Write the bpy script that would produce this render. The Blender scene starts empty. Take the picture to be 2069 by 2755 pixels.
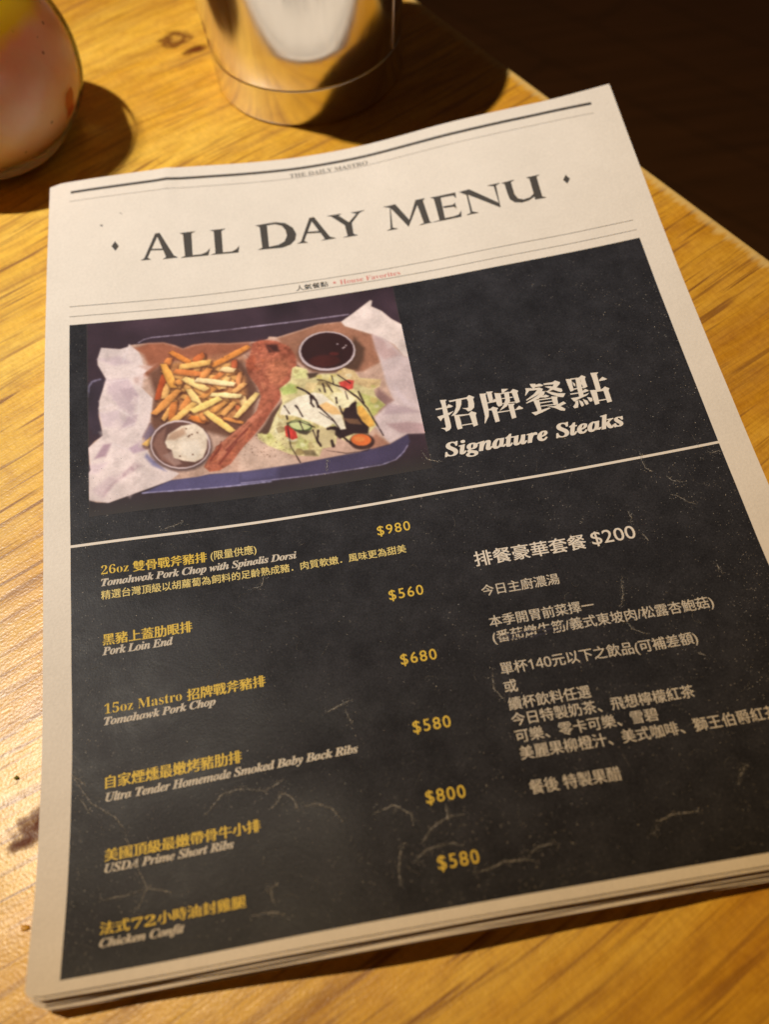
import bpy, bmesh, math, json, random
import numpy as np
from mathutils import Matrix, Vector

scene = bpy.context.scene
C = scene.collection
MM = 0.001
random.seed(7)
RNG = np.random.default_rng(11)

# ------------------------------------------------------------------ camera
cam = bpy.data.cameras.new('camera')
cam_o = bpy.data.objects.new('camera', cam)
C.objects.link(cam_o)
cam.sensor_fit = 'HORIZONTAL'
cam.sensor_width = 36.0
cam.lens = 36.0 * 2500.05 / 2069.0
cam.clip_start = 0.01
cam.clip_end = 20.0
RR = [[0.98599139, -0.15829122, -0.0525821],
      [-0.16332593, -0.85227549, -0.49694177],
      [0.03384708, 0.49856833, -0.86618936]]          # rows: right, down, forward
CAM = Vector((110.695, -299.128, 322.422)) * MM
cam_o.matrix_world = Matrix(((RR[0][0], -RR[1][0], -RR[2][0], CAM.x),
                             (RR[0][1], -RR[1][1], -RR[2][1], CAM.y),
                             (RR[0][2], -RR[1][2], -RR[2][2], CAM.z),
                             (0, 0, 0, 1)))
cam.dof.use_dof = True
cam.dof.focus_distance = 0.370
cam.dof.aperture_fstop = 8.0
cam.dof.aperture_blades = 0
scene.camera = cam_o

# ------------------------------------------------------------------ world and lamp
world = bpy.data.worlds.new('World')
scene.world = world
world.use_nodes = True
bg = world.node_tree.nodes['Background']
bg.inputs[0].default_value = (1.0, 0.60, 0.34, 1)
bg.inputs[1].default_value = 0.034

# one ceiling fitting: a clear narrow beam inside a wide amber one
def fitting(name, energy, color, cone, aim):
    lamp = bpy.data.lights.new(name, 'SPOT')
    lamp.energy = energy; lamp.color = color
    lamp.shadow_soft_size = 0.04
    lamp.spot_size = math.radians(cone); lamp.spot_blend = 1.0
    o = bpy.data.objects.new(name, lamp); C.objects.link(o)
    o.location = (-0.88, 0.50, 2.576)
    o.rotation_euler = (Vector(aim) - o.location).to_track_quat('-Z', 'Y').to_euler()
fitting('ceiling_spot', 323, (.62, .80, 1.0), 22.3, (-.01, .165, 0))
fitting('ceiling_spot_amber', 175, (1.0, .59, .085), 80, (.1, 0, 0))

scene.view_settings.view_transform = 'Standard'
scene.view_settings.look = 'None'
scene.view_settings.exposure = 0.0
scene.view_settings.gamma = 1.0
scene.view_settings.use_curve_mapping = False
scene.render.engine = 'CYCLES'
scene.cycles.use_denoising = True
scene.cycles.sample_clamp_indirect = 6.0
scene.cycles.max_bounces = 10
scene.cycles.transmission_bounces = 8
scene.cycles.caustics_reflective = True
scene.cycles.caustics_refractive = False
scene.cycles.blur_glossy = 0.3

# ------------------------------------------------------------------ material helpers
def lin(c):
    c = np.asarray(c, float) / 255.0
    return np.where(c <= 0.04045, c / 12.92, ((c + 0.055) / 1.055) ** 2.4)

PAPER = np.array([0.80, 0.695, 0.585])
PAPER_SEEN = lin((236, 220, 200))
def ink(c):
    """what a printed colour's reflectance must be to look like c beside the paper"""
    return np.clip(lin(c) / PAPER_SEEN * PAPER, 0.004, 0.95)

class Mat:
    def __init__(s, name):
        s.m = bpy.data.materials.new(name); s.m.use_nodes = True
        s.t = s.m.node_tree; s.n = s.t.nodes; s.l = s.t.links
        s.b = s.n['Principled BSDF']
    def node(s, kind, **kw):
        n = s.n.new(kind)
        for k, v in kw.items():
            if k.startswith('_'): setattr(n, k[1:], v)
            else: n.inputs[k.replace('_', ' ')].default_value = v
        return n
    def set(s, **kw):
        for k, v in kw.items(): s.b.inputs[k.replace('_', ' ')].default_value = v
        return s
    def link(s, a, b): s.l.new(a, b)
    def coords(s, scale=(1, 1, 1), rot=(0, 0, 0), loc=(0, 0, 0)):
        tc = s.n.new('ShaderNodeTexCoord'); mp = s.n.new('ShaderNodeMapping')
        mp.inputs['Scale'].default_value = scale; mp.inputs['Rotation'].default_value = rot; mp.inputs['Location'].default_value = loc
        s.link(tc.outputs['Object'], mp.inputs['Vector']); return mp.outputs[0]
    def noise(s, vec, scale, detail=3, rough=.5, dist=0):
        n = s.node('ShaderNodeTexNoise', Scale=scale, Detail=detail, Roughness=rough, Distortion=dist)
        if vec is not None: s.link(vec, n.inputs['Vector'])
        return n.outputs['Fac']
    def ramp(s, fac, stops, interp='LINEAR'):
        r = s.n.new('ShaderNodeValToRGB'); r.color_ramp.interpolation = interp
        e = r.color_ramp.elements
        while len(e) < len(stops): e.new(0.5)
        for i, (p, c) in enumerate(stops):
            e[i].position = p
            e[i].color = (*c, 1) if hasattr(c, '__len__') else (c, c, c, 1)
        s.link(fac, r.inputs[0]); return r.outputs[0]
    def mix(s, fac, a, b, mode='MIX'):
        m = s.n.new('ShaderNodeMix'); m.data_type = 'RGBA'; m.blend_type = mode
        for sock, v in ((m.inputs[0], fac), (m.inputs[6], a), (m.inputs[7], b)):
            if isinstance(v, (int, float)): sock.default_value = v
            elif isinstance(v, tuple) or isinstance(v, np.ndarray): sock.default_value = (*[float(q) for q in v[:3]], 1)
            else: s.link(v, sock)
        return m.outputs[2]
    def math(s, op, a, b=0.0, c=0.0):
        m = s.n.new('ShaderNodeMath'); m.operation = op
        for i, v in enumerate((a, b, c)):
            if isinstance(v, (int, float)): m.inputs[i].default_value = v
            else: s.link(v, m.inputs[i])
        return m.outputs[0]
    def bump(s, h, strength, dist):
        b = s.node('ShaderNodeBump', Strength=strength, Distance=dist)
        s.link(h, b.inputs['Height']); s.link(b.outputs[0], s.b.inputs['Normal'])
    def color(s, c):
        s.link(c, s.b.inputs['Base Color'])

def flat_ink(name, c, rough=.62, grain=.25):
    m = Mat(name)
    v = m.coords()
    n = m.noise(v, 2600, 2)
    c = np.asarray(c)
    m.color(m.ramp(n, [(.3, tuple(c * (1 - grain))), (.7, tuple(np.minimum(c * (1 + grain * .4), .95)))]))
    m.set(Roughness=rough, Specular_IOR_Level=.35)
    return m.m

# ------------------------------------------------------------------ object helpers
def mesh_obj(name, verts, faces, mat, parent=None, smooth=False, origin=(0, 0, 0), uvs=None):
    """verts in millimetres, world axes; origin in metres"""
    me = bpy.data.meshes.new(name)
    o3 = Vector(origin)
    me.from_pydata([(x * MM - o3.x, y * MM - o3.y, z * MM - o3.z) for x, y, z in verts], [], [tuple(f) for f in faces])
    if mat is not None: me.materials.append(mat)
    if smooth: me.polygons.foreach_set('use_smooth', [True] * len(me.polygons))
    me.update()
    o = bpy.data.objects.new(name, me); C.objects.link(o)
    if parent is not None: o.parent = parent
    else: o.location = o3
    return o

def tag(o, label=None, category=None, group=None, kind=None):
    for k, v in (('label', label), ('category', category), ('group', group), ('kind', kind)):
        if v: o[k] = v
    return o

def empty(name, loc, label, category):
    o = bpy.data.objects.new(name, None); C.objects.link(o)
    o.location = loc; o.empty_display_size = .02
    return tag(o, label, category)

def lathe(profile, n=96, center=(0, 0), closed=True):
    """profile: list of (r, z) mm -> verts, quads"""
    V = []; F = []
    for r, z in profile:
        for i in range(n):
            a = 2 * math.pi * i / n
            V.append((center[0] + r * math.cos(a), center[1] + r * math.sin(a), z))
    m = len(profile)
    for j in range(m if closed else m - 1):
        k = (j + 1) % m
        for i in range(n):
            i2 = (i + 1) % n
            F.append((j * n + i, j * n + i2, k * n + i2, k * n + i))
    return V, F

def smooth_profile(pts, sub=6):
    """Catmull-Rom through (r, z) points"""
    P = [pts[0]] + list(pts) + [pts[-1]]
    out = []
    for i in range(1, len(P) - 2):
        p0, p1, p2, p3 = [np.array(q, float) for q in P[i - 1:i + 3]]
        for k in range(sub):
            t = k / sub
            out.append(tuple(.5 * (2 * p1 + (p2 - p0) * t + (2 * p0 - 5 * p1 + 4 * p2 - p3) * t * t + (3 * p1 - p0 - 3 * p2 + p3) * t ** 3)))
    out.append(tuple(P[-1])); return out

# ------------------------------------------------------------------ floor
def build_floor():
    m = Mat('dark_floor_boards')
    v = m.coords(scale=(1, 1, 1), rot=(0, 0, math.radians(52)))
    br = m.node('ShaderNodeTexBrick', _offset=.5, _squash=1.0, Scale=1.0, Mortar_Size=.004, Bias=0.0, Brick_Width=1.1, Row_Height=.13)
    br.inputs['Color1'].default_value = (.072, .034, .040, 1)
    br.inputs['Color2'].default_value = (.062, .029, .034, 1)
    br.inputs['Mortar'].default_value = (.046, .022, .026, 1)
    m.link(v, br.inputs['Vector'])
    v2 = m.coords(scale=(2.5, 60, 1), rot=(0, 0, math.radians(52)))
    n = m.noise(v2, 1.5, 5, .6)
    m.color(m.mix(.75, br.outputs['Color'], m.ramp(n, [(.3, .45), (.7, 1.2)]), 'MULTIPLY'))
    m.set(Roughness=.5)
    o = mesh_obj('floor', [(-5000, -5000, -720), (5000, -5000, -720), (5000, 5000, -720), (-5000, 5000, -720)], [(0, 1, 2, 3)], m.m)
    tag(o, 'dark brown floor boards far below the table edge', 'floor', kind='structure')
build_floor()

# ------------------------------------------------------------------ table
GA = math.radians(27.3)                       # the boards run square to the end that shows
def build_table():
    m = Mat('varnished_wood')
    tc = m.n.new('ShaderNodeTexCoord')
    P = tc.outputs['Object']                  # x along the grain, y across, metres
    def mapped(sx, sy, lx=0, ly=0, vec=None):
        mp = m.n.new('ShaderNodeMapping'); mp.inputs['Scale'].default_value = (sx, sy, 1); mp.inputs['Location'].default_value = (lx, ly, 0)
        m.link(P if vec is None else vec, mp.inputs['Vector']); return mp.outputs[0]
    # slow drift of the grain direction
    wn = m.node('ShaderNodeTexNoise', Scale=3.2, Detail=1.5)
    m.link(mapped(1, 1.6), wn.inputs['Vector'])
    sub = m.n.new('ShaderNodeVectorMath'); sub.operation = 'SUBTRACT'; sub.inputs[1].default_value = (.5, .5, .5)
    m.link(wn.outputs['Color'], sub.inputs[0])
    sc = m.n.new('ShaderNodeVectorMath'); sc.operation = 'MULTIPLY'; sc.inputs[1].default_value = (0, .06, 0)
    m.link(sub.outputs[0], sc.inputs[0])
    ad = m.n.new('ShaderNodeVectorMath'); ad.operation = 'ADD'
    m.link(P, ad.inputs[0]); m.link(sc.outputs[0], ad.inputs[1])
    G = ad.outputs[0]
    # knots push the grain aside and darken
    sx = m.n.new('ShaderNodeSeparateXYZ'); m.link(G, sx.inputs[0])
    def knot(kx, ky, a, b):
        dx = m.math('DIVIDE', m.math('SUBTRACT', sx.outputs[0], kx), a)
        dy = m.math('DIVIDE', m.math('SUBTRACT', sx.outputs[1], ky), b)
        return m.math('SQRT', m.math('ADD', m.math('MULTIPLY', dx, dx), m.math('MULTIPLY', dy, dy)))
    bands = m.noise(mapped(2.0, 22, vec=G), 1.0, 3, .5, .4)
    base = m.ramp(bands, [(.25, (.64, .30, .008)), (.45, (.79, .44, .026)), (.6, (.87, .54, .06)), (.78, (.70, .355, .014))])
    fig = m.noise(mapped(5, 120, vec=G), 1.0, 4, .6, .5)
    base = m.mix(.42, base, m.ramp(fig, [(.30, (.54, .42, .28)), (.5, (.96, .94, .90)), (.72, (1.15, 1.18, 1.3))]), 'MULTIPLY')
    blot = m.noise(mapped(70, 150, vec=G), 1.0, 4, .65, .6)
    base = m.mix(.55, base, m.ramp(blot, [(.32, (.72, .60, .40)), (.5, (1, .98, .95)), (.7, (1.10, 1.16, 1.6))]), 'MULTIPLY')
    ray = m.noise(mapped(650, 190, 9, 1, vec=G), 1.0, 3, .6)
    base = m.mix(.38, base, m.ramp(ray, [(.35, (.74, .66, .5)), (.7, (1.12, 1.14, 1.3))]), 'MULTIPLY')
    fine = m.noise(mapped(40, 1100, vec=G), 1.0, 2, .5)
    base = m.mix(.30, base, m.ramp(fine, [(.34, (.6, .5, .36)), (.52, (1, 1, 1)), (.75, (1.1, 1.1, 1.12))]), 'MULTIPLY')
    # long dark streaks of late wood
    stn = m.noise(mapped(4.5, 210, 6, 3, vec=G), 1.0, 3, .55, .3)
    sarea = m.ramp(m.noise(mapped(2.4, 13, 5, 9, vec=G), 1.0, 2), [(.42, .10), (.60, .9)])
    base = m.mix(m.math('MULTIPLY', m.ramp(stn, [(.55, 0.0), (.67, .8)]), sarea), base, (.33, .125, .006))
    # colour multiplied darker and more orange towards the end of the boards
    tone = m.math('ADD', sx.outputs[0], m.math('MULTIPLY', m.math('SUBTRACT', m.noise(mapped(4, 18, 2, 7, vec=G), 1.0, 3, .6), .5), .16))
    base = m.mix(m.ramp(m.math('ADD', tone, .5), [(.26, 0.0), (.40, 1.0)]), base, (.84, .70, .42), 'MULTIPLY')
    lowf = m.noise(mapped(2.5, 9, 4, 4, vec=G), 1.0, 3, .6)
    base = m.mix(.5, base, m.ramp(lowf, [(.36, (.80, .70, .5)), (.6, (1.06, 1.06, 1.1))]), 'MULTIPLY')
    # open pores: short dark strokes, crowded in some bands and absent in others
    for sxx, syy, lo, hi, off, dark in ((22, 640, .615, .675, 3, (.36, .15, .010)), (11, 420, .645, .70, 8, (.24, .085, .008)), (15, 320, .565, .65, 12, (.27, .10, .007))):
        pores = m.noise(mapped(sxx, syy, off, 5, vec=G), 1.0, 2, .5)
        pm = m.ramp(pores, [(lo, 0.0), (hi, 1.0)])
        area = m.ramp(m.noise(mapped(3, 22, off + 1, 2, vec=G), 1.0, 2), [(.38, .10), (.58, .95)])
        base = m.mix(m.math('MULTIPLY', pm, area), base, dark)
    dull = 0.0                                # bare, unvarnished knots do not shine
    for kx, ky, a, b, hollow in KNOTS:
        kd = knot(kx, ky, a, b)
        kn = m.math('ADD', kd, m.math('MULTIPLY', m.math('SUBTRACT', m.noise(mapped(190, 190, kx, ky), 1.0, 3, .6), .5), 1.3))
        if hollow:
            msk = m.ramp(kn, [(.12, .15), (.42, .9), (.72, .8), (1.05, 0.0)])
        else:
            msk = m.ramp(kn, [(.25, 1.0), (.65, .75), (1.15, 0.0)])
        base = m.mix(msk, base, (.125, .030, .006))
        dull = m.math('MAXIMUM', dull, m.math('MULTIPLY', msk, .92))
    # end of the boards: varnish worn pale along the arris
    ex = m.math('ADD', sx.outputs[0], m.math('MULTIPLY', m.math('SUBTRACT', m.noise(mapped(30, 330), 1.0, 4, .7), .5), .013))
    worn = m.ramp(m.math('ADD', ex, .5), [(.4935, 0.0), (.4962, .62), (.4990, .70), (.5030, .1)])
    base = m.mix(worn, base, (.74, .52, .19))
    m.color(base)
    rg = m.noise(mapped(60, 160), 1.0, 3)
    m.link(m.ramp(rg, [(.3, .40), (.7, .60)]), m.b.inputs['Roughness'])
    m.set(Coat_Roughness=.27)
    m.link(m.math('MULTIPLY', m.math('SUBTRACT', 1.0, dull), .44), m.b.inputs['Coat Weight'])
    m.link(m.math('MULTIPLY', m.math('SUBTRACT', 1.0, dull), .5), m.b.inputs['Specular IOR Level'])
    h = m.mix(.6, m.noise(mapped(60, 900, vec=G), 1.0, 3, .6), m.noise(mapped(900, 900), 1.0, 2, .5))
    b = m.node('ShaderNodeBump', Strength=.28, Distance=.0007)
    m.link(h, b.inputs['Height']); m.link(b.outputs[0], m.b.inputs['Normal'])
    m.link(b.outputs[0], m.b.inputs['Coat Normal'])
    # slab in its own axes: x = along the grain (0 at the visible end), y across
    bm = bmesh.new()
    x0, x1, y0, y1, z0, z1 = -1.15, 0.0, -.46, .42, -.034, 0.0
    r = .0035
    prof = [(x1 - r + r * math.sin(a), z1 - r + r * math.cos(a)) for a in [i * math.pi / 16 for i in range(9)]]
    prof = [(x0, z1)] + prof + [(x1, z0), (x0, z0)]
    rows = []
    for y in (y0, y1):
        rows.append([bm.verts.new((x, y, z)) for x, z in prof])
    n = len(prof)
    for i in range(n):
        j = (i + 1) % n
        bm.faces.new((rows[0][i], rows[0][j], rows[1][j], rows[1][i]))
    bm.faces.new(rows[0][::-1]); bm.faces.new(rows[1])
    bmesh.ops.recalc_face_normals(bm, faces=bm.faces)
    me = bpy.data.meshes.new('tabletop'); bm.to_mesh(me); bm.free(); me.materials.append(m.m)
    t = empty('table', (.278 * math.cos(GA), .278 * math.sin(GA), 0), 'amber varnished wooden table under the menu, glass and metal cup', 'table')
    t.rotation_euler = (0, 0, GA)
    top = bpy.data.objects.new('tabletop', me); C.objects.link(top); top.parent = t
    dm = Mat('dark_steel'); dm.set(Roughness=.5, Metallic=1.0); dm.b.inputs['Base Color'].default_value = (.05, .045, .04, 1)
    for lx in (-1.05, -.22):
        for ly in (-.36, .32):
            s = .022
            V = [(lx + a * s, ly + b * s, z) for z in (-.72, -.034) for a, b in ((-1, -1), (1, -1), (1, 1), (-1, 1))]
            me2 = bpy.data.meshes.new('leg')
            me2.from_pydata(V, [], [(3, 2, 1, 0), (4, 5, 6, 7), (0, 1, 5, 4), (1, 2, 6, 5), (2, 3, 7, 6), (3, 0, 4, 7)])
            me2.materials.append(dm.m)
            lo = bpy.data.objects.new('leg', me2); C.objects.link(lo); lo.parent = t
    return t
def to_table(x, y):
    """mm on the table plane -> the table's own axes in metres"""
    c, s = math.cos(GA), math.sin(GA)
    return ((x * c + y * s) * MM - .278, (-x * s + y * c) * MM)
KNOTS = [(*to_table(57, 214.5), .0108, .0082, True), (*to_table(67, 203.5), .0085, .0040, False), (*to_table(-14.5, -206.5), .0125, .0048, False), (*to_table(-20, -213), .008, .0026, False)]
build_table()

# ------------------------------------------------------------------ metal cup
def build_cup():
    cx, cy = 127.6, 176.5
    t = empty('metal_cup', (cx * MM, cy * MM, 0), 'shiny steel cup standing behind the menu, mirroring it', 'cup')
    st = Mat('polished_steel')
    v = st.coords(scale=(1, 1, .08))
    st.b.inputs['Base Color'].default_value = (.86, .83, .78, 1)
    st.set(Metallic=1.0)
    st.link(st.ramp(st.noise(v, 420, 3), [(.3, .15), (.75, .22)]), st.b.inputs['Roughness'])
    org = t.location
    prof = [(0, .8), (49.5, .8), (50.6, .3), (51.3, .9), (51.6, 2), (51.95, 20.7), (52.0, 21.0), (51.85, 21.35), (51.65, 21.6), (51.75, 22.0), (52.15, 22.6), (53.6, 42), (55.4, 66), (57.4, 90), (59.2, 109), (60.2, 110), (60.4, 110.8), (59.6, 111.2), (58.6, 110.2), (56.4, 90), (51.4, 22), (50.0, 6), (0, 5)]
    V, F = lathe(prof, 128, (cx, cy), closed=False)
    o = mesh_obj('cup_body', V, F, st.m, t, True, org)
    for p in o.data.polygons: p.use_smooth = True
    o.data.set_sharp_from_angle(angle=math.radians(40))
    # standing seam of the rolled sheet
    a0 = SEAM
    V = []; F = []
    zs = np.linspace(22.4, 109, 14)
    for z in zs:
        r = np.interp(z, [22.4, 42, 66, 90, 109], [52.2, 53.6, 55.4, 57.4, 59.2])
        for da, dr in ((-.018, -.2), (-.012, .45), (.012, .45), (.018, -.2)):
            V.append((cx + (r + dr) * math.cos(a0 + da), cy + (r + dr) * math.sin(a0 + da), z))
    for j in range(len(zs) - 1):
        for i in range(3):
            F.append((j * 4 + i, j * 4 + i + 1, j * 4 + i + 5, j * 4 + i + 4))
    F += [(3, 2, 1, 0), tuple(len(V) - 4 + i for i in range(4))]
    sm = Mat('seam_steel'); sm.b.inputs['Base Color'].default_value = (.62, .52, .45, 1); sm.set(Metallic=1.0, Roughness=.38)
    mesh_obj('seam', V, F, sm.m, t, False, org)
    return t
SEAM = math.radians(-34)
build_cup()

# ------------------------------------------------------------------ smoothie glass
def build_glass():
    gx, gy = -41.3, 153.0
    t = empty('smoothie_glass', (gx * MM, gy * MM, 0), 'rounded drinking glass of pink smoothie left of the cup', 'glass')
    org = t.location
    # thin wall: lets light through and mirrors by Fresnel
    g = Mat('clear_glass_wall'); g.n.remove(g.b)
    fr = g.node('ShaderNodeFresnel', IOR=1.22)
    tr = g.n.new('ShaderNodeBsdfTransparent'); tr.inputs[0].default_value = (.975, .97, .945, 1)
    gl = g.node('ShaderNodeBsdfGlossy', Roughness=.03)
    mx = g.n.new('ShaderNodeMixShader'); g.link(fr.outputs[0], mx.inputs[0]); g.link(tr.outputs[0], mx.inputs[1]); g.link(gl.outputs[0], mx.inputs[2])
    g.link(mx.outputs[0], g.n['Material Output'].inputs['Surface'])
    outer = [(41.0, 10.2), (44.8, 14), (51.2, 25), (53.4, 38), (52.2, 52), (47, 68), (41, 86), (38, 101), (37.4, 108)]
    V, F = lathe(smooth_profile(outer, 6) + [(37.0, 108.6), (36.4, 108.4)], 96, (gx, gy), closed=False)
    mesh_obj('glass_wall', V, F, g.m, t, True, org)
    bs = Mat('thick_glass_foot'); bs.b.inputs['Base Color'].default_value = (1, 1, .98, 1)
    bs.set(Roughness=.06, IOR=1.5, Transmission_Weight=.85)
    bs.bump(bs.noise(bs.coords(), 420, 2), .5, .001)
    foot = smooth_profile([(0, .6), (22, .5), (30, .3), (33.8, 1.2), (36.2, 3.8), (41.0, 10.2)], 5) + smooth_profile([(40.4, 10.5), (32, 10.0), (15, 9.7), (0, 9.6)], 4)
    V, F = lathe(foot, 96, (gx, gy), closed=False)
    mesh_obj('glass_foot', V, F, bs.m, t, True, org)
    # the drink, just inside the wall
    s = Mat('pink_smoothie')
    v = s.coords()
    sp = s.n.new('ShaderNodeSeparateXYZ'); s.link(v, sp.inputs[0])
    pink = s.ramp(s.noise(v, 55, 4, .6), [(.3, (.955, .47, .31)), (.55, (.97, .55, .39)), (.8, (.98, .62, .48))])
    low = s.ramp(sp.outputs[2], [(.008, 1.0), (.032, 0.0)])
    pink = s.mix(s.math('MULTIPLY', low, .55), pink, (.68, .31, .14))
    vo = s.node('ShaderNodeTexVoronoi', Scale=150.0, Randomness=1.0); s.link(v, vo.inputs['Vector'])
    seeds = s.ramp(vo.outputs['Distance'], [(.09, 1.0), (.16, 0.0)])
    some = s.ramp(s.noise(v, 90, 1), [(.50, 0.0), (.54, 1.0)])
    pink = s.mix(s.math('MULTIPLY', s.math('MULTIPLY', seeds, some), .8), pink, (.22, .05, .03))
    vo2 = s.node('ShaderNodeTexVoronoi', Scale=260.0, Randomness=1.0); s.link(v, vo2.inputs['Vector'])
    pink = s.mix(s.math('MULTIPLY', s.ramp(vo2.outputs['Distance'], [(.08, 1.0), (.15, 0.0)]), .35), pink, (.8, .55, .45))
    # yellow fruit layer floating on top
    d = s.math('ADD', sp.outputs[2], s.math('MULTIPLY', s.math('SUBTRACT', s.noise(v, 40, 3), .5), .012))
    mango = s.ramp(s.math('MULTIPLY', d, 10.0), [(.655, 0.0), (.72, 1.0)])
    s.color(s.mix(mango, pink, (1.0, .67, .02)))
    s.set(Roughness=.45, Subsurface_Weight=1.0, Subsurface_Scale=.11)
    s.b.inputs['Subsurface Radius'].default_value = (1, .65, .45)
    ins = [(0, 10.6), (20, 10.7), (38.0, 11.0), (42.9, 15.0), (49.0, 25.2), (50.9, 38), (49.2, 52), (43.2, 68), (37.2, 86), (34.6, 98), (34.0, 99), (25, 99.6), (0, 99.4)]
    V, F = lathe(smooth_profile(ins, 5), 96, (gx, gy), closed=False)
    mesh_obj('smoothie', V, F, s.m, t, True, org)
    # scrap of fruit pressed against the wall
    f = Mat('fruit_flesh'); f.b.inputs['Base Color'].default_value = (.50, .085, .02, 1); f.set(Roughness=.5)
    ang = math.radians(FRUIT_A)
    V = []; F = []
    for j in range(7):
        for i in range(9):
            a, b = (i / 8 - .5), (j / 6 - .5)
            ww = .085 * (1 - .35 * abs(b)) * (1 + .2 * math.sin(9 * b))
            z = FRUIT_Z + 13 * b
            r = np.interp(z, [14.6, 25.2, 38, 52], [42.9, 49.0, 50.9, 49.2]) + .75 + .5 * math.cos(math.pi * a) * math.cos(math.pi * b)
            th = ang + 2 * ww * a + .05 * b
            V.append((gx + r * math.cos(th), gy + r * math.sin(th), z))
    for j in range(6):
        for i in range(8):
            F.append((j * 9 + i, j * 9 + i + 1, j * 9 + i + 10, j * 9 + i + 9))
    mesh_obj('fruit_piece', V, F, f.m, t, True, org)
FRUIT_A, FRUIT_Z = -24, 29
build_glass()

# ------------------------------------------------------------------ the menu's surface
ZT = 2.5
CO = np.array([[7.094, 10.394, 13.808, 13.875, 10.267, 6.908, 7.22, 16.222, 27.398], [9.748, 10.352, 12.782, 11.978, 8.378, 4.151, -0.558, 12.347, 27.504], [12.425, 12.6, 8.705, 5.475, 5.066, 2.474, -0.695, 9.741, 25.598], [10.886, 9.044, 5.317, 2.046, -0.123, 1.104, 6.502, 16.3, 25.991], [8.17, 3.542, 3.476, 2.799, -1.249, 0.765, 9.082, 18.6, 25.705], [10.687, 5.943, 3.648, 2.096, 0.203, 1.809, 7.898, 15.724, 23.005], [17.07, 13.794, 7.752, 2.468, 0.1, 1.156, 6.312, 13.178, 19.309], [21.669, 16.598, 9.455, 4.342, 2.52, 1.168, 4.129, 9.361, 14.751], [24.142, 19.047, 12.824, 7.705, 5.882, 3.473, 4.275, 7.297, 10.477], [25.285, 20.758, 15.966, 11.172, 7.953, 6.305, 5.78, 5.983, 6.393]])
NU, NV = CO.shape
def _basis(t, n):
    t = np.clip(t, 0, 1) * (n - 3); i = np.minimum(np.floor(t), n - 4).astype(int); f = t - i
    b = np.stack([(1 - f) ** 3 / 6, (3 * f ** 3 - 6 * f * f + 4) / 6, (-3 * f ** 3 + 3 * f * f + 3 * f + 1) / 6, f ** 3 / 6], -1)
    return i, b
_W = [(RNG.uniform(0, 6.28), RNG.uniform(0, 3.14), RNG.uniform(22, 60)) for _ in range(14)]
def height(u, v):
    """height (mm) of the front page above the table; u to the right, v down the page"""
    u = np.asarray(u, float); v = np.asarray(v, float)
    iu, bu = _basis((u / 260 + .05) / 1.10, NU); iv, bv = _basis((v / 260 + .37) / 1.42, NV)
    z = np.zeros(u.shape)
    for a in range(4):
        for b in range(4):
            z += CO[iu + a, iv + b] * bu[..., a] * bv[..., b]
    w = np.zeros(u.shape)
    for ph, th, wl in _W:
        w += np.sin((u * math.cos(th) + v * math.sin(th)) * 2 * math.pi / wl + ph) * (wl / 60)
    amp = .028 + .085 * np.clip((v - 110) / 120, 0, 1)
    z = z + w * amp
    z = z + .9 * np.exp(-np.abs(u - 47) / 5.0) * np.clip((-62 - v) / 25, 0, 1)
    return z + ZT
def page(uv, lift=0.0):
    uv = np.asarray(uv, float)
    z = height(uv[:, 0], uv[:, 1]) + lift
    return np.stack([uv[:, 0], -uv[:, 1], z], 1)

MENU = empty('newspaper_menu', (.13, -.088, 0), 'folded newsprint restaurant menu lying across the wooden table', 'menu')
MORG = Vector(MENU.location)

def drape(name, uv, faces, mat, lift, parent=MENU, smooth=True):
    return mesh_obj(name, page(uv, lift), faces, mat, parent, smooth, MORG)

def gridf(nu, nv):
    return [(j * (nu + 1) + i, (j + 1) * (nu + 1) + i, (j + 1) * (nu + 1) + i + 1, j * (nu + 1) + i + 1) for j in range(nv) for i in range(nu)]
def strip(u0, u1, v0, v1, nu, nv=1):
    U, V = np.meshgrid(np.linspace(u0, u1, nu + 1), np.linspace(v0, v1, nv + 1))
    return np.stack([U.ravel(), V.ravel()], 1), gridf(nu, nv)

def paper_mat(name, tint=1.0):
    m = Mat(name)
    v = m.coords()
    a = m.noise(v, 900, 4, .65); b = m.noise(v, 35, 3, .6)
    c = PAPER * tint
    col = m.ramp(a, [(.3, tuple(c * .93)), (.7, tuple(np.minimum(c * 1.03, .95)))])
    col = m.mix(.5, col, m.ramp(b, [(.3, (.90, .895, .885)), (.7, (1.03, 1.03, 1.03))]), 'MULTIPLY')
    m.color(col); m.set(Roughness=.82, Specular_IOR_Level=.25)
    m.bump(m.mix(.65, a, b), .35, .0016)
    return m.m

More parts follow.
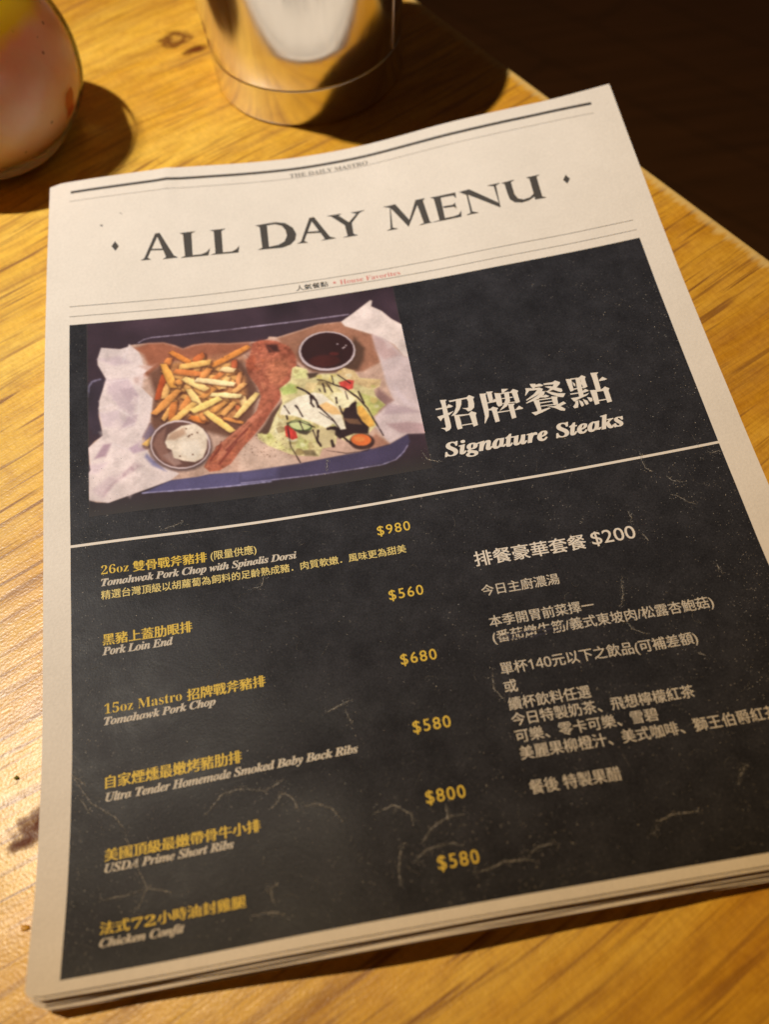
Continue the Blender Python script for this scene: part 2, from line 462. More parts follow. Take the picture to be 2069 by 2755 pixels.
def build_sheets():
    pm = paper_mat('newsprint')
    # the front page: closed thin slab with slightly rounded corners
    def sheet(name, u0, u1, v0, v1, drop, mat, nu, nv, wob=0.0, seed=0, order=0, thick=.16):
        rs = np.random.default_rng(seed); ph = rs.uniform(0, 6.28, 6)
        tu, tv = np.meshgrid(np.linspace(0, 1, nu + 1), np.linspace(0, 1, nv + 1))
        top = v0 + 1.9 * np.clip((.02 - tu) / .02, 0, 1) - (2.6 * np.clip((tu - .88) / .12, 0, 1) ** 1.4)
        bot = v1 - 1.8 * np.clip((.012 - tu) / .012, 0, 1) + wob * (np.sin(tu * 9 + ph[0]) + .6 * np.sin(tu * 23 + ph[1]))
        V = top + (bot - top) * tv
        U = u0 + (u1 - u0) * tu + wob * .6 * np.sin(tv * 7 + ph[2]) * tu
        uv = np.stack([U.ravel(), V.ravel()], 1)
        zt = height(uv[:, 0], uv[:, 1])
        if drop > 0:
            gap = np.minimum(drop, np.maximum(zt - .5, 0) * drop / 11.5)
            gap = gap * (1 + .10 * np.sin(uv[:, 0] / 31 + ph[3]) + .08 * np.sin(uv[:, 0] / 12 + ph[4]))
            zt = zt - np.maximum(gap, .17 * order)
        zt = np.maximum(zt, .35)
        P = np.stack([uv[:, 0], -uv[:, 1], zt], 1); Q = P.copy(); Q[:, 2] -= thick
        n = len(P); F = gridf(nu, nv)
        G = [tuple(n + k for k in f[::-1]) for f in F]
        def idx(i, j): return j * (nu + 1) + i
        S = []
        for i in range(nu):
            S.append((idx(i, 0), idx(i + 1, 0), n + idx(i + 1, 0), n + idx(i, 0)))
            S.append((idx(i + 1, nv), idx(i, nv), n + idx(i, nv), n + idx(i + 1, nv)))
        for j in range(nv):
            S.append((idx(0, j + 1), idx(0, j), n + idx(0, j), n + idx(0, j + 1)))
            S.append((idx(nu, j), idx(nu, j + 1), n + idx(nu, j + 1), n + idx(nu, j)))
        o = mesh_obj(name, np.vstack([P, Q]), F + G + S, mat, MENU, True, MORG)
        o.data.set_sharp_from_angle(angle=math.radians(50))
        return o
    sheet('front_page', -10.35, 271.6, -93.4, 267.6, 0, pm, 112, 144)
    specs = [(-10.2, 272.1, -93.0, 268.7, .10, .9), (-10.0, 272.8, -92.6, 269.9, .16, 4.2), (-9.7, 273.2, -92.9, 271.0, .12, 5.6), (-9.2, 272.9, -92.0, 270.9, .14, 7.2), (-8.6, 272.5, -92.5, 271.4, .12, 8.3)]
    for k, (a, b, c, d, w, drop) in enumerate(specs):
        sheet('inner_page', a, b, c, d, drop, pm, 70, 90, w, k + 5, k + 1)
build_sheets()

# ------------------------------------------------------------------ printing on the front page
DATA = json.loads(r'''{"title":[[[32.27,-34.86],[34.0,-36.05],[39.73,-51.04],[40.6,-48.77],[35.57,-36.29],[37.19,-34.87]],
[[39.73,-51.04],[41.85,-51.22],[47.66,-36.27],[49.66,-34.7],[42.36,-34.49],[44.05,-35.67],[40.6,-48.77]],
[[37.11,-41.55],[42.97,-41.08],[43.18,-40.08],[36.74,-40.62]],
[[50.97,-49.88],[58.7,-50.18],[56.62,-48.9],[56.3,-35.25],[52.76,-35.18],[52.63,-48.77]],
[[50.41,-34.26],[52.76,-35.18],[56.3,-35.25],[60.5,-35.31],[62.87,-36.31],[64.61,-38.47],[63.56,-34.11]],
[[65.21,-49.9],[72.91,-50.09],[70.79,-48.73],[70.43,-35.1],[66.93,-35.06],[67.13,-48.93]],
[[64.49,-34.24],[66.93,-35.06],[70.43,-35.1],[74.65,-35.03],[76.95,-36.3],[78.37,-38.16],[77.61,-33.97]],
[[87.03,-50.01],[90.45,-50.34],[92.58,-49.27],[92.11,-35.29],[91.84,-33.97],[86.66,-34.19],[88.96,-35.17],[89.0,-48.69]],
[[90.45,-50.34],[96.93,-50.75],[101.55,-49.32],[104.69,-45.75],[105.83,-41.5],[104.86,-37.67],[102.33,-34.99],[98.51,-33.74],[91.84,-33.97],[92.11,-35.29],[96.72,-35.79],[99.72,-37.48],[101.3,-40.91],[101.06,-44.88],[99.5,-47.97],[96.47,-49.5],[92.58,-49.27]],
[[105.36,-34.99],[107.5,-36.07],[113.2,-50.81],[114.06,-48.25],[109.01,-36.24],[110.72,-34.8]],
[[113.2,-50.81],[115.55,-50.91],[121.42,-36.54],[124.25,-34.9],[116.8,-34.8],[118.91,-35.48],[114.06,-48.25]],
[[110.35,-41.87],[116.93,-41.22],[117.11,-39.96],[109.9,-40.92]],
[[121.54,-50.42],[129.1,-50.24],[127.26,-49.42],[131.63,-43.83],[129.37,-42.38],[123.81,-49.35]],
[[133.2,-49.92],[140.24,-49.84],[137.53,-48.83],[132.92,-43.24],[131.63,-43.83],[135.9,-48.58]],
[[129.37,-42.38],[131.63,-43.83],[132.92,-43.24],[132.67,-35.89],[134.71,-34.49],[127.25,-34.52],[129.72,-35.18]],
[[149.13,-49.59],[151.64,-49.36],[152.53,-47.57],[151.46,-35.13],[153.9,-33.68],[148.33,-33.84],[150.38,-34.63],[152.18,-47.91]],
[[151.64,-49.36],[155.1,-49.47],[159.99,-37.85],[158.9,-33.63],[152.53,-47.57]],
[[158.9,-33.63],[159.99,-37.85],[164.95,-49.18],[165.88,-47.14]],
[[164.95,-49.18],[169.64,-48.98],[168.36,-47.79],[169.26,-34.23],[170.09,-33.38],[163.73,-33.27],[166.32,-34.08]],
[[171.93,-48.57],[176.61,-48.37],[176.85,-47.12],[176.53,-34.2],[176.01,-33.05],[169.67,-33.34],[173.81,-33.68],[173.59,-47.35]],
[[176.61,-48.37],[184.26,-48.27],[183.99,-44.55],[182.89,-46.74],[176.85,-47.12]],
[[177.06,-41.52],[181.67,-41.14],[182.91,-42.09],[182.96,-38.22],[181.9,-39.92],[177.14,-40.41]],
[[176.01,-33.05],[176.53,-34.2],[180.86,-34.09],[183.28,-34.54],[184.7,-36.42],[184.24,-32.98]],
[[185.97,-47.99],[189.8,-45.14],[189.79,-34.59],[192.55,-33.07],[186.47,-33.1],[188.79,-33.97],[189.03,-45.14]],
[[185.97,-47.99],[191.01,-48.19],[202.82,-36.34],[203.06,-33.42],[189.8,-45.14]],
[[199.8,-48.07],[205.96,-48.07],[203.79,-46.97],[203.06,-33.42],[202.82,-36.34],[202.6,-46.91]],
[[206.49,-47.77],[213.02,-48.09],[211.03,-47.09],[211.08,-39.46],[212.16,-36.53],[214.5,-35.32],[217.8,-35.82],[219.83,-37.55],[219.89,-35.81],[216.85,-34.19],[213.27,-33.76],[210.03,-34.83],[208.24,-37.18],[207.93,-41.04],[207.84,-46.72]],
[[218.57,-48.0],[225.24,-48.16],[223.51,-47.31],[223.39,-34.9],[225.14,-33.76],[219.69,-33.98],[219.89,-35.81],[219.83,-37.55],[219.93,-47.03]]],"dia":[[[237.04,-44.92],[238.49,-42.08],[236.49,-39.43],[235.15,-42.23]],
[[20.92,-48.7],[22.58,-45.32],[20.98,-42.52],[19.19,-45.62]]],"head":[[[154.91,66.09],[157.83,66.53],[157.08,67.14],[156.98,68.95],[157.04,74.41],[157.09,79.21],[156.92,80.67],[156.11,81.69],[154.52,82.26],[154.12,81.14],[152.6,80.09],[154.41,80.31],[154.85,79.95],[154.97,75.49],[155.18,68.59]],
[[152.35,70.08],[157.02,70.02],[158.12,68.88],[159.79,70.28],[158.77,70.68],[152.27,70.79]],
[[152.24,74.19],[154.8,73.81],[159.62,72.67],[157.57,74.22],[154.37,75.37],[153.26,76.65]],
[[158.46,67.18],[166.14,66.99],[167.46,66.04],[169.54,67.53],[168.75,68.29],[168.74,70.73],[168.34,72.62],[166.82,73.98],[165.42,74.14],[164.79,72.96],[163.23,72.04],[165.42,72.33],[165.95,72.14],[166.47,69.05],[166.12,67.69],[158.8,67.95]],
[[161.51,67.58],[163.87,67.66],[163.41,69.95],[162.16,72.43],[160.26,74.46],[158.0,75.21],[159.77,73.15],[160.95,70.97]],
[[159.01,74.51],[161.33,75.28],[161.47,78.31],[161.45,82.03],[159.44,82.22],[159.23,80.84],[159.31,75.47]],
[[159.44,74.83],[165.27,75.47],[166.75,74.32],[168.72,75.57],[168.12,76.65],[168.04,81.72],[166.1,82.16],[165.71,76.31],[165.3,75.93],[161.71,75.89]],
[[161.56,80.27],[166.24,80.32],[166.19,80.81],[161.51,80.76]],
[[171.92,66.34],[174.99,66.66],[174.35,67.3],[173.97,75.43],[173.34,78.31],[171.15,81.61],[170.94,81.42],[171.8,78.0],[171.89,74.7]],
[[174.79,65.85],[177.79,66.17],[177.06,66.94],[176.84,71.17],[175.09,71.42],[175.02,66.52]],
[[174.1,71.37],[176.62,71.28],[177.5,70.09],[178.62,71.24],[178.02,71.72],[174.12,71.83]],
[[174.0,74.68],[174.87,74.71],[176.04,73.89],[178.03,75.06],[177.33,75.97],[177.3,81.67],[175.4,81.88],[175.27,75.7],[173.99,75.34]],
[[178.15,67.16],[180.63,67.84],[180.26,73.4],[179.86,74.08],[178.42,74.38],[177.93,73.22]],
[[179.64,67.78],[184.87,67.96],[186.28,66.73],[188.35,68.1],[187.64,69.02],[187.66,73.75],[185.92,74.29],[185.37,68.53],[180.53,68.28]],
[[181.47,65.77],[184.38,66.26],[181.9,67.8],[181.28,67.73]],
[[182.17,67.7],[184.28,67.78],[183.98,70.22],[183.69,72.6],[181.79,74.93],[178.3,76.62],[180.79,73.82],[181.91,71.62]],
[[180.44,70.4],[185.28,70.56],[185.2,71.09],[180.46,70.86]],
[[180.36,72.97],[186.15,73.27],[186.08,73.78],[180.38,73.43]],
[[177.37,76.88],[185.13,77.14],[186.85,75.63],[188.32,77.28],[187.65,77.52],[177.36,77.48]],
[[182.52,73.87],[185.43,74.24],[184.61,75.07],[184.44,81.2],[182.51,81.55],[182.52,76.6]],
[[193.76,65.73],[196.28,66.21],[195.53,68.01],[194.67,68.39],[194.01,67.3]],
[[195.5,66.87],[197.77,66.43],[199.21,67.51],[198.63,67.95],[195.43,67.8]],
[[191.49,67.5],[193.98,68.05],[192.61,69.26],[190.56,71.44],[190.67,70.72],[191.38,68.99]],
[[192.58,68.12],[197.29,68.4],[198.58,69.45],[197.83,70.6],[195.31,72.11],[190.45,73.85],[190.38,73.47],[194.32,71.14],[196.11,69.46],[192.95,69.14]],
[[199.38,66.79],[203.36,66.94],[204.59,66.35],[206.42,67.64],[205.86,68.65],[203.72,70.42],[200.1,71.37],[199.87,71.06],[202.78,69.27],[203.53,68.11],[199.5,67.58]],
[[199.44,68.43],[201.99,68.71],[206.19,70.99],[206.35,72.16],[205.59,72.73],[204.53,72.11]],
[[199.15,70.89],[197.88,70.42],[195.23,72.46],[190.05,74.89],[190.11,75.27],[195.47,74.01],[198.31,72.4]],
[[199.06,70.61],[200.75,71.25],[204.01,72.93],[207.2,73.66],[205.83,75.41],[204.14,74.84],[201.51,73.12]],
[[199.04,72.56],[200.32,73.6],[198.84,74.01],[196.51,73.5],[196.93,73.03]],
[[193.26,74.28],[195.67,74.43],[195.48,79.59],[195.12,80.44],[193.03,80.91],[193.8,79.6]],
[[195.4,74.3],[201.16,74.53],[201.17,75.1],[195.58,74.79]],
[[201.0,73.94],[203.61,74.53],[203.15,75.73],[202.92,78.47],[201.05,78.61],[200.97,77.1]],
[[195.62,75.91],[201.37,76.15],[201.34,76.63],[195.55,76.46]],
[[195.66,77.6],[201.23,77.9],[201.18,78.34],[195.64,78.07]],
[[191.09,80.12],[193.39,80.06],[198.77,79.21],[199.42,79.65],[195.28,81.03],[192.34,81.87]],
[[198.04,78.49],[201.25,79.02],[205.29,77.52],[206.2,78.73],[203.56,79.54],[205.21,81.39],[204.7,82.2],[203.02,81.64],[201.03,79.9]],
[[209.03,66.73],[211.33,67.16],[210.88,73.02],[209.42,73.35],[209.21,69.99]],
[[211.1,66.84],[214.39,67.24],[216.03,66.3],[217.43,67.39],[216.81,68.57],[216.83,72.54],[215.01,73.05],[214.88,67.73],[211.09,67.48]],
[[213.09,67.5],[214.88,67.73],[214.26,76.43],[212.31,76.91],[212.55,71.91]],
[[211.41,68.62],[212.3,69.96],[212.07,71.42],[211.53,70.54]],
[[214.69,69.02],[215.14,70.26],[214.47,71.61],[214.32,70.44]],
[[210.49,72.18],[215.2,72.34],[215.19,72.72],[210.5,72.74]],
[[209.03,74.28],[213.68,74.61],[215.68,73.4],[217.03,74.66],[215.07,75.13],[209.02,74.91]],
[[208.72,76.63],[211.59,76.74],[216.89,75.75],[215.55,76.74],[211.27,77.97],[209.7,78.72]],
[[210.22,78.47],[211.32,78.35],[211.06,80.15],[210.4,81.84],[209.01,81.96],[208.49,81.03],[209.72,79.83]],
[[211.65,78.24],[213.0,79.48],[213.15,81.19],[212.06,81.86],[211.82,81.06]],
[[213.37,78.09],[215.0,79.4],[215.19,80.92],[214.15,81.42],[213.72,80.76]],
[[215.32,77.61],[217.23,78.44],[217.14,79.9],[216.12,80.29],[215.71,79.56]],
[[219.79,66.06],[223.05,66.55],[222.2,67.41],[221.85,75.44],[219.8,75.69],[219.94,69.52]],
[[222.29,70.47],[224.17,69.22],[225.74,70.74],[224.73,71.06],[222.2,71.01]],
[[217.36,74.55],[219.99,74.99],[219.46,81.93],[217.57,82.22],[217.46,77.56]],
[[219.32,75.21],[222.23,75.16],[223.86,74.24],[225.38,75.55],[224.75,76.51],[224.71,82.08],[222.7,82.26],[222.7,76.21],[219.42,75.98]],
[[219.51,80.09],[222.78,80.32],[222.74,80.79],[219.49,80.72]]],"crease":[[[0.14,199.25],[6.73,210.1],[15.02,216.11],[18.72,221.27]],
[[18.74,223.05],[22.46,233.34],[26.1,241.2],[23.15,246.86],[21.89,248.27]],
[[26.1,241.2],[34.03,243.88]],
[[11.35,242.36],[20.0,242.2],[26.1,241.2]],
[[46.29,221.16],[52.11,215.5],[58.66,215.0],[66.8,217.59]],
[[66.8,217.59],[73.48,214.77]],
[[68.15,223.78],[71.06,221.65],[72.71,218.33]],
[[73.08,219.32],[76.41,222.72],[76.96,226.43]],
[[78.42,225.37],[83.4,225.0],[88.46,227.76],[90.64,231.73]],
[[101.2,231.93],[108.54,230.15],[113.6,234.16],[113.59,236.78]],
[[114.95,243.87],[119.2,239.49],[124.91,237.0],[130.17,237.02]],
[[124.98,232.16],[124.91,237.0]],
[[111.46,249.11],[116.32,245.79],[124.2,245.03],[127.36,246.41]],
[[108.68,242.78],[106.53,250.72],[106.64,255.19]],
[[59.75,255.92],[66.56,255.99],[70.67,257.52]],
[[66.28,248.31],[66.77,253.24]],
[[65.31,249.75],[68.96,247.17]],
[[128.87,255.44],[134.27,254.89],[139.86,253.63],[145.89,253.88],[148.73,254.71]],
[[146.8,253.3],[150.46,250.94],[156.74,250.48]],
[[187.76,253.3],[190.71,249.23],[195.97,247.77],[205.28,248.5]],
[[205.4,161.5],[204.2,167.92],[202.1,172.44]],
[[150.19,189.91],[149.22,195.76],[151.88,200.67]],
[[222.83,195.03],[225.79,196.7]],
[[241.71,161.87],[242.42,166.17]],
[[202.3,178.91],[203.43,182.29],[207.73,184.63]],
[[219.96,241.72],[222.65,238.24],[225.19,236.01]],
[[254.16,113.74],[255.74,114.97],[258.07,114.46],[260.08,114.93]],
[[228.7,107.37],[228.28,112.47],[228.9,116.47],[231.24,118.27]],
[[235.47,120.92],[237.08,123.81],[240.96,125.1]],
[[234.45,129.89],[237.11,130.48],[240.09,134.42],[242.8,135.84]],
[[216.29,133.47],[216.93,136.07],[215.8,138.69]],
[[218.84,143.76],[220.43,147.68]],
[[143.02,90.32],[144.35,94.27],[149.05,96.45]],
[[104.11,86.1],[102.84,91.92]],
[[35.71,108.58],[40.58,107.04],[44.01,105.84]],
[[73.05,135.34],[71.75,139.41],[67.48,139.71]],
[[89.94,193.96],[97.2,191.65],[99.03,191.06]],
[[96.85,194.39],[98.68,200.27]],
[[0.07,199.41],[1.98,200.74],[5.21,204.11]],
[[2.9,207.74],[4.52,210.01],[6.17,213.25]]],"strike":[[[154.94,176.79],[164.74,176.34],[173.27,176.76],[180.08,176.14]],
[[154.89,177.96],[163.87,178.41],[172.87,178.28],[179.5,177.72]],
[[156.8,176.49],[166.09,179.6],[176.18,176.65]]],"wtear":[[156.01,136.69]],"photo":[["P",[[7.3,38.7],[7.8,34.0],[9.4,31.8],[12.7,31.2],[16.0,32.2],[15.4,59.8],[9.1,59.6],[7.4,50.3]],[60,47,57],0.5,1.0,0],
["L",[[7.3,39.9],[7.9,35.2],[9.4,32.4],[12.7,31.5]],[150,140,165],0.8,0.5,0.8],
["L",[[29.3,13.3],[31.8,11.6],[35.2,10.8],[55.3,10.8],[88.4,11.3]],[190,172,192],0.45,0.2,0.9],
["L",[[75.1,11.0],[99.1,11.7],[123.3,12.4]],[190,172,192],0.45,0.2,0.9],
["P",[[39.8,86.0],[55.6,85.1],[80.7,85.7],[80.1,92.4],[52.4,91.7],[28.5,90.6]],[92,84,120],0.6,1.0,0],
["P",[[67.5,85.5],[93.0,85.7],[117.9,84.7],[130.5,83.7],[138.6,79.9],[138.9,84.2],[134.3,90.4],[126.5,92.9],[102.0,92.7],[67.1,91.2]],[72,62,88],0.6,1.0,0],
["P",[[67.5,85.5],[83.2,85.4],[82.5,91.4],[67.1,91.2]],[98,90,128],2.5,0.8,0],
["L",[[28.5,90.6],[52.4,91.7],[80.0,92.5]],[185,175,212],0.55,0.25,0.95],
["L",[[68.0,91.2],[102.0,92.7],[125.5,93.0],[131.7,91.6],[135.7,88.3],[137.6,85.7]],[185,172,205],0.45,0.2,0.85],
["P",[[13.4,14.4],[21.5,15.9],[24.9,15.0],[25.4,13.5],[26.1,14.0],[33.6,13.7],[40.4,14.2],[45.2,16.4],[48.5,18.6],[52.9,17.2],[58.9,17.0],[68.6,18.7],[78.5,19.5],[82.5,19.9],[86.0,19.2],[86.6,18.0],[90.3,19.0],[109.4,15.3],[119.6,15.9],[125.5,12.2],[134.2,6.3],[135.0,6.8],[134.0,9.8],[138.3,13.5],[141.8,18.7],[146.1,23.0],[146.5,40.8],[146.8,53.8],[146.6,69.4],[146.4,81.2],[138.6,79.9],[130.5,83.4],[117.9,84.7],[93.0,85.7],[68.5,85.7],[55.6,85.1],[50.5,85.8],[39.8,86.0],[30.8,88.8],[22.7,91.1],[15.0,93.3],[10.4,92.5],[7.4,91.1],[7.5,78.5],[8.3,77.0],[7.6,73.2],[7.5,66.1],[10.0,63.1],[13.4,60.7],[11.9,50.9],[11.9,46.8],[12.6,41.6],[15.3,31.8],[14.6,29.9],[11.9,23.6],[11.8,20.5],[12.7,18.1],[14.1,16.7]],[200,162,142],0.2,1,0.04],
["P",[[27.3,15.9],[33.6,13.9],[40.4,14.3],[45.1,16.6],[48.4,18.7],[52.9,17.4],[58.9,17.2],[68.6,18.8],[78.0,19.6],[76.6,24.5],[61.3,30.1],[49.5,25.4],[39.9,25.4],[32.9,31.9],[28.6,32.6],[33.1,25.8],[31.4,20.1]],[158,92,66],1.2,0.95,0.03],
["P",[[57.4,24.0],[74.1,24.1],[76.0,30.6],[61.4,29.5]],[185,125,92],1.5,0.7,0],
["P",[[32.9,30.7],[39.3,25.9],[44.6,25.9],[73.7,29.0],[79.0,45.1],[75.8,59.2],[66.9,69.2],[56.5,64.3],[38.3,58.5],[31.7,63.4],[33.5,52.2],[35.3,41.8]],[112,72,56],1.6,0.95,0.03],
["P",[[41.9,25.9],[53.4,24.6],[68.8,28.9],[74.2,38.4],[73.6,51.6],[68.7,59.4],[55.8,57.5],[43.2,53.7],[36.3,48.3],[37.4,37.0]],[204,138,82],1.6,0.8,0.1],
["F",[[60.9,50.3],[68.9,51.8]],[213,155,89],2.3],
["F",[[51.7,35.0],[56.9,24.7]],[205,148,85],2.71],
["F",[[51.1,48.7],[55.9,58.5]],[219,159,91],2.53],
["F",[[58.5,30.3],[66.5,32.7]],[195,142,81],2.87],
["F",[[56.6,55.0],[65.5,49.1]],[192,140,80],2.87],
["F",[[59.1,29.4],[68.0,30.8]],[210,152,88],2.4],
["F",[[62.5,42.2],[69.4,35.1]],[236,171,99],2.57],
["F",[[45.5,32.6],[51.6,39.9]],[205,149,85],2.61],
["F",[[38.4,55.3],[43.8,46.6]],[245,178,102],2.52],
["F",[[48.8,51.5],[56.3,53.6]],[229,166,96],2.78],
["F",[[58.0,44.5],[65.9,39.2]],[230,167,96],2.34],
["F",[[58.1,36.3],[63.1,42.5]],[236,171,99],2.53],
["F",[[47.1,44.5],[57.5,49.2]],[232,168,97],2.95],
["F",[[61.9,30.9],[70.8,38.1]],[222,161,93],2.54],
["F",[[51.0,54.8],[58.8,52.0]],[215,156,90],2.26],
["F",[[57.9,49.6],[61.0,57.3]],[202,147,84],2.95],
["F",[[63.3,35.0],[70.3,34.4]],[238,173,99],2.86],
["F",[[41.6,43.4],[49.1,39.0]],[197,143,82],2.65],
["F",[[64.3,37.9],[71.3,38.1]],[202,147,84],2.26],
["F",[[48.7,48.0],[52.9,56.1]],[229,166,96],2.58],
["F",[[64.6,36.0],[70.4,42.9]],[233,169,97],2.67],
["F",[[53.2,44.8],[58.8,48.8]],[200,145,83],2.29],
["F",[[46.4,36.6],[49.8,29.7]],[241,175,101],2.68],
["F",[[47.0,38.4],[56.9,37.5]],[244,177,102],2.81],
["F",[[47.2,48.2],[57.2,45.2]],[240,174,100],2.42],
["F",[[52.0,46.8],[60.1,48.6]],[194,141,81],2.6],
["F",[[37.1,40.6],[47.8,41.3]],[223,162,93],2.27],
["F",[[52.2,41.3],[59.4,47.5]],[219,159,91],2.65],
["F",[[55.3,34.6],[65.2,37.5]],[247,179,103],2.39],
["F",[[59.0,56.1],[66.8,52.8]],[194,141,81],2.44],
["F",[[40.0,30.2],[44.0,36.9]],[205,149,86],2.74],
["F",[[39.6,29.8],[47.5,34.9]],[217,157,91],2.64],
["F",[[47.9,37.1],[51.0,44.4]],[205,149,86],2.77],
["F",[[44.2,40.8],[50.3,31.6]],[201,146,84],2.51],
["P",[[13.4,14.4],[21.5,15.9],[24.9,15.0],[25.4,13.5],[29.6,18.6],[31.2,25.6],[35.0,26.9],[31.0,30.5],[29.9,37.6],[34.3,44.0],[33.5,52.2],[31.9,57.8],[29.4,63.1],[28.3,69.2],[31.4,70.1],[33.0,76.4],[43.5,83.2],[39.8,86.0],[30.8,88.8],[15.0,93.3],[7.4,91.1],[7.5,78.5],[8.3,77.0],[7.5,66.1],[13.4,60.7],[11.9,46.8],[12.6,41.6],[15.3,31.8],[11.9,23.6],[11.8,20.5]],[230,208,201],0.35,1.0,0.012],
["P",[[15.3,31.8],[24.4,32.2],[28.8,42.2],[25.6,52.4],[20.3,47.8],[15.8,39.6]],[206,180,184],1.0,0.8,0],
["P",[[20.5,37.8],[26.1,37.2],[28.7,42.8],[24.1,44.1]],[192,165,170],0.8,0.6,0],
["P",[[12.0,49.1],[20.2,48.3],[26.5,54.8],[21.4,57.7],[13.7,56.2]],[208,184,188],1.0,0.7,0],
["P",[[23.8,52.2],[28.0,51.5],[26.4,57.1],[20.0,58.6]],[186,158,166],0.8,0.6,0],
["P",[[13.5,65.2],[16.7,65.0],[14.3,71.3],[9.8,71.8]],[168,134,146],0.8,0.85,0],
["P",[[17.2,84.6],[28.5,77.5],[25.8,76.0],[14.0,87.3],[13.3,89.8]],[165,130,138],1.2,0.85,0],
["P",[[23.4,68.6],[28.4,65.3],[30.8,70.0],[25.6,71.1]],[180,150,164],0.8,0.8,0],
["P",[[11.9,20.5],[20.9,19.6],[26.5,23.9],[18.9,24.9]],[208,182,186],1.2,0.7,0],
["P",[[26.7,32.4],[31.0,30.5],[29.9,37.6],[27.1,34.9]],[196,160,150],1.0,0.7,0],
["P",[[8.0,74.3],[15.2,74.2],[11.5,78.5],[8.0,79.1]],[205,178,184],1.0,0.6,0],
["P",[[8.8,86.6],[15.5,81.2],[24.0,79.1],[17.6,83.6],[12.6,91.3]],[200,172,176],1.5,0.6,0],
["P",[[29.4,63.1],[32.9,56.7],[35.0,61.5],[32.0,68.0]],[124,106,128],1.0,0.8,0],
["P",[[30.7,71.7],[34.8,76.6],[38.2,81.4],[32.9,78.0],[30.0,73.3]],[118,112,148],0.9,0.85,0],
["P",[[29.3,26.0],[37.0,25.6],[33.0,29.5]],[190,140,120],1.0,0.6,0],
["P",[[17.2,35.5],[14.5,33.5],[16.1,31.1],[19.6,32.6]],[235,211,205],0.89,0.5,0],
["P",[[12.5,46.6],[15.5,46.5],[16.7,48.8],[14.2,50.5]],[231,208,202],0.45,0.5,0],
["P",[[26.4,41.4],[28.1,42.9],[27.4,45.8],[25.0,45.9]],[238,214,207],0.42,0.5,0],
["P",[[7.6,77.8],[9.0,76.9],[9.0,78.6],[8.2,79.7]],[244,219,213],0.54,0.5,0],
["P",[[23.8,49.1],[22.3,53.4],[20.8,49.6],[21.6,46.8]],[226,203,197],0.5,0.5,0],
["P",[[20.7,80.8],[17.6,82.7],[16.3,79.1],[18.5,77.9]],[222,200,194],0.31,0.5,0],
["P",[[26.1,76.0],[26.5,77.9],[25.9,78.6],[25.2,77.5]],[236,212,206],0.26,0.5,0],
["P",[[28.4,23.3],[27.1,24.2],[26.9,20.2],[29.5,22.1]],[225,202,196],0.31,0.5,0],
["P",[[17.5,29.2],[17.7,31.5],[16.3,32.0],[16.2,30.2]],[240,216,209],0.44,0.5,0],
["P",[[21.2,47.9],[17.4,48.6],[14.9,44.4],[18.7,43.2]],[223,201,195],0.27,0.5,0],
["P",[[26.5,48.0],[26.1,45.2],[27.6,45.7],[27.3,48.0]],[218,196,190],0.57,0.5,0],
["P",[[14.0,40.4],[17.2,41.8],[15.5,44.1],[13.7,43.7]],[196,176,171],0.51,0.5,0],
["P",[[31.1,37.5],[28.7,37.5],[28.2,35.3],[30.4,33.5]],[240,216,209],0.88,0.5,0],
["P",[[22.7,82.1],[22.1,79.9],[24.6,78.4],[24.9,81.7]],[222,200,194],0.5,0.5,0],
["P",[[29.4,55.7],[29.5,58.0],[28.4,57.3],[28.5,55.9]],[216,194,189],0.28,0.5,0],
["P",[[33.1,56.0],[31.6,56.6],[31.5,54.6],[32.5,54.5]],[234,210,204],0.43,0.5,0],
["P",[[11.7,83.9],[10.3,82.4],[10.9,79.3],[13.2,80.6]],[221,199,193],0.36,0.5,0],
["P",[[21.4,67.0],[18.4,63.9],[21.3,61.1],[23.5,64.2]],[223,200,194],0.68,0.5,0],
["P",[[14.2,74.2],[11.7,74.0],[12.5,71.0],[14.4,71.3]],[214,192,187],0.31,0.5,0],
["P",[[11.7,58.6],[14.8,57.9],[16.5,61.5],[13.4,63.0]],[191,172,167],0.74,0.5,0],
["P",[[20.2,52.9],[20.1,48.9],[22.8,49.1],[23.1,55.3]],[192,172,167],0.26,0.5,0],
["P",[[21.7,83.4],[20.1,85.9],[18.2,82.5],[20.4,80.4]],[239,215,209],0.46,0.5,0],
["P",[[15.0,22.6],[15.0,19.1],[16.1,17.6],[17.7,21.7]],[195,175,170],0.87,0.5,0],
["P",[[26.6,74.0],[30.1,77.8],[26.4,81.0],[24.5,77.1]],[203,183,178],0.23,0.5,0],
["P",[[29.8,82.9],[27.9,83.3],[28.1,81.1],[30.2,81.8]],[207,186,180],0.64,0.5,0],
["P",[[29.6,53.9],[32.7,51.4],[33.0,56.0],[29.8,58.2]],[234,210,204],0.48,0.5,0],
["P",[[31.1,22.0],[30.9,23.6],[30.1,22.4],[30.1,20.5]],[233,209,203],0.44,0.5,0],
["P",[[23.1,58.4],[22.0,61.0],[18.3,60.8],[19.4,55.9]],[220,198,192],0.89,0.5,0],
["P",[[29.1,35.4],[28.5,31.1],[30.9,28.0],[32.5,32.6]],[240,216,210],0.88,0.5,0],
["P",[[27.2,65.9],[25.3,67.3],[24.4,64.8],[25.9,64.3]],[211,189,184],0.72,0.5,0],
["P",[[22.0,56.1],[19.2,57.9],[16.7,56.1],[19.1,52.4]],[228,205,199],0.25,0.5,0],
["P",[[12.8,48.0],[11.8,42.8],[14.3,41.1],[15.8,44.8]],[243,219,212],0.25,0.5,0],
["P",[[19.1,70.1],[18.8,64.4],[22.6,67.2],[22.7,71.3]],[243,218,212],0.31,0.5,0],
["P",[[29.8,64.6],[31.2,68.5],[27.5,68.7],[27.1,65.0]],[217,195,190],0.63,0.5,0],
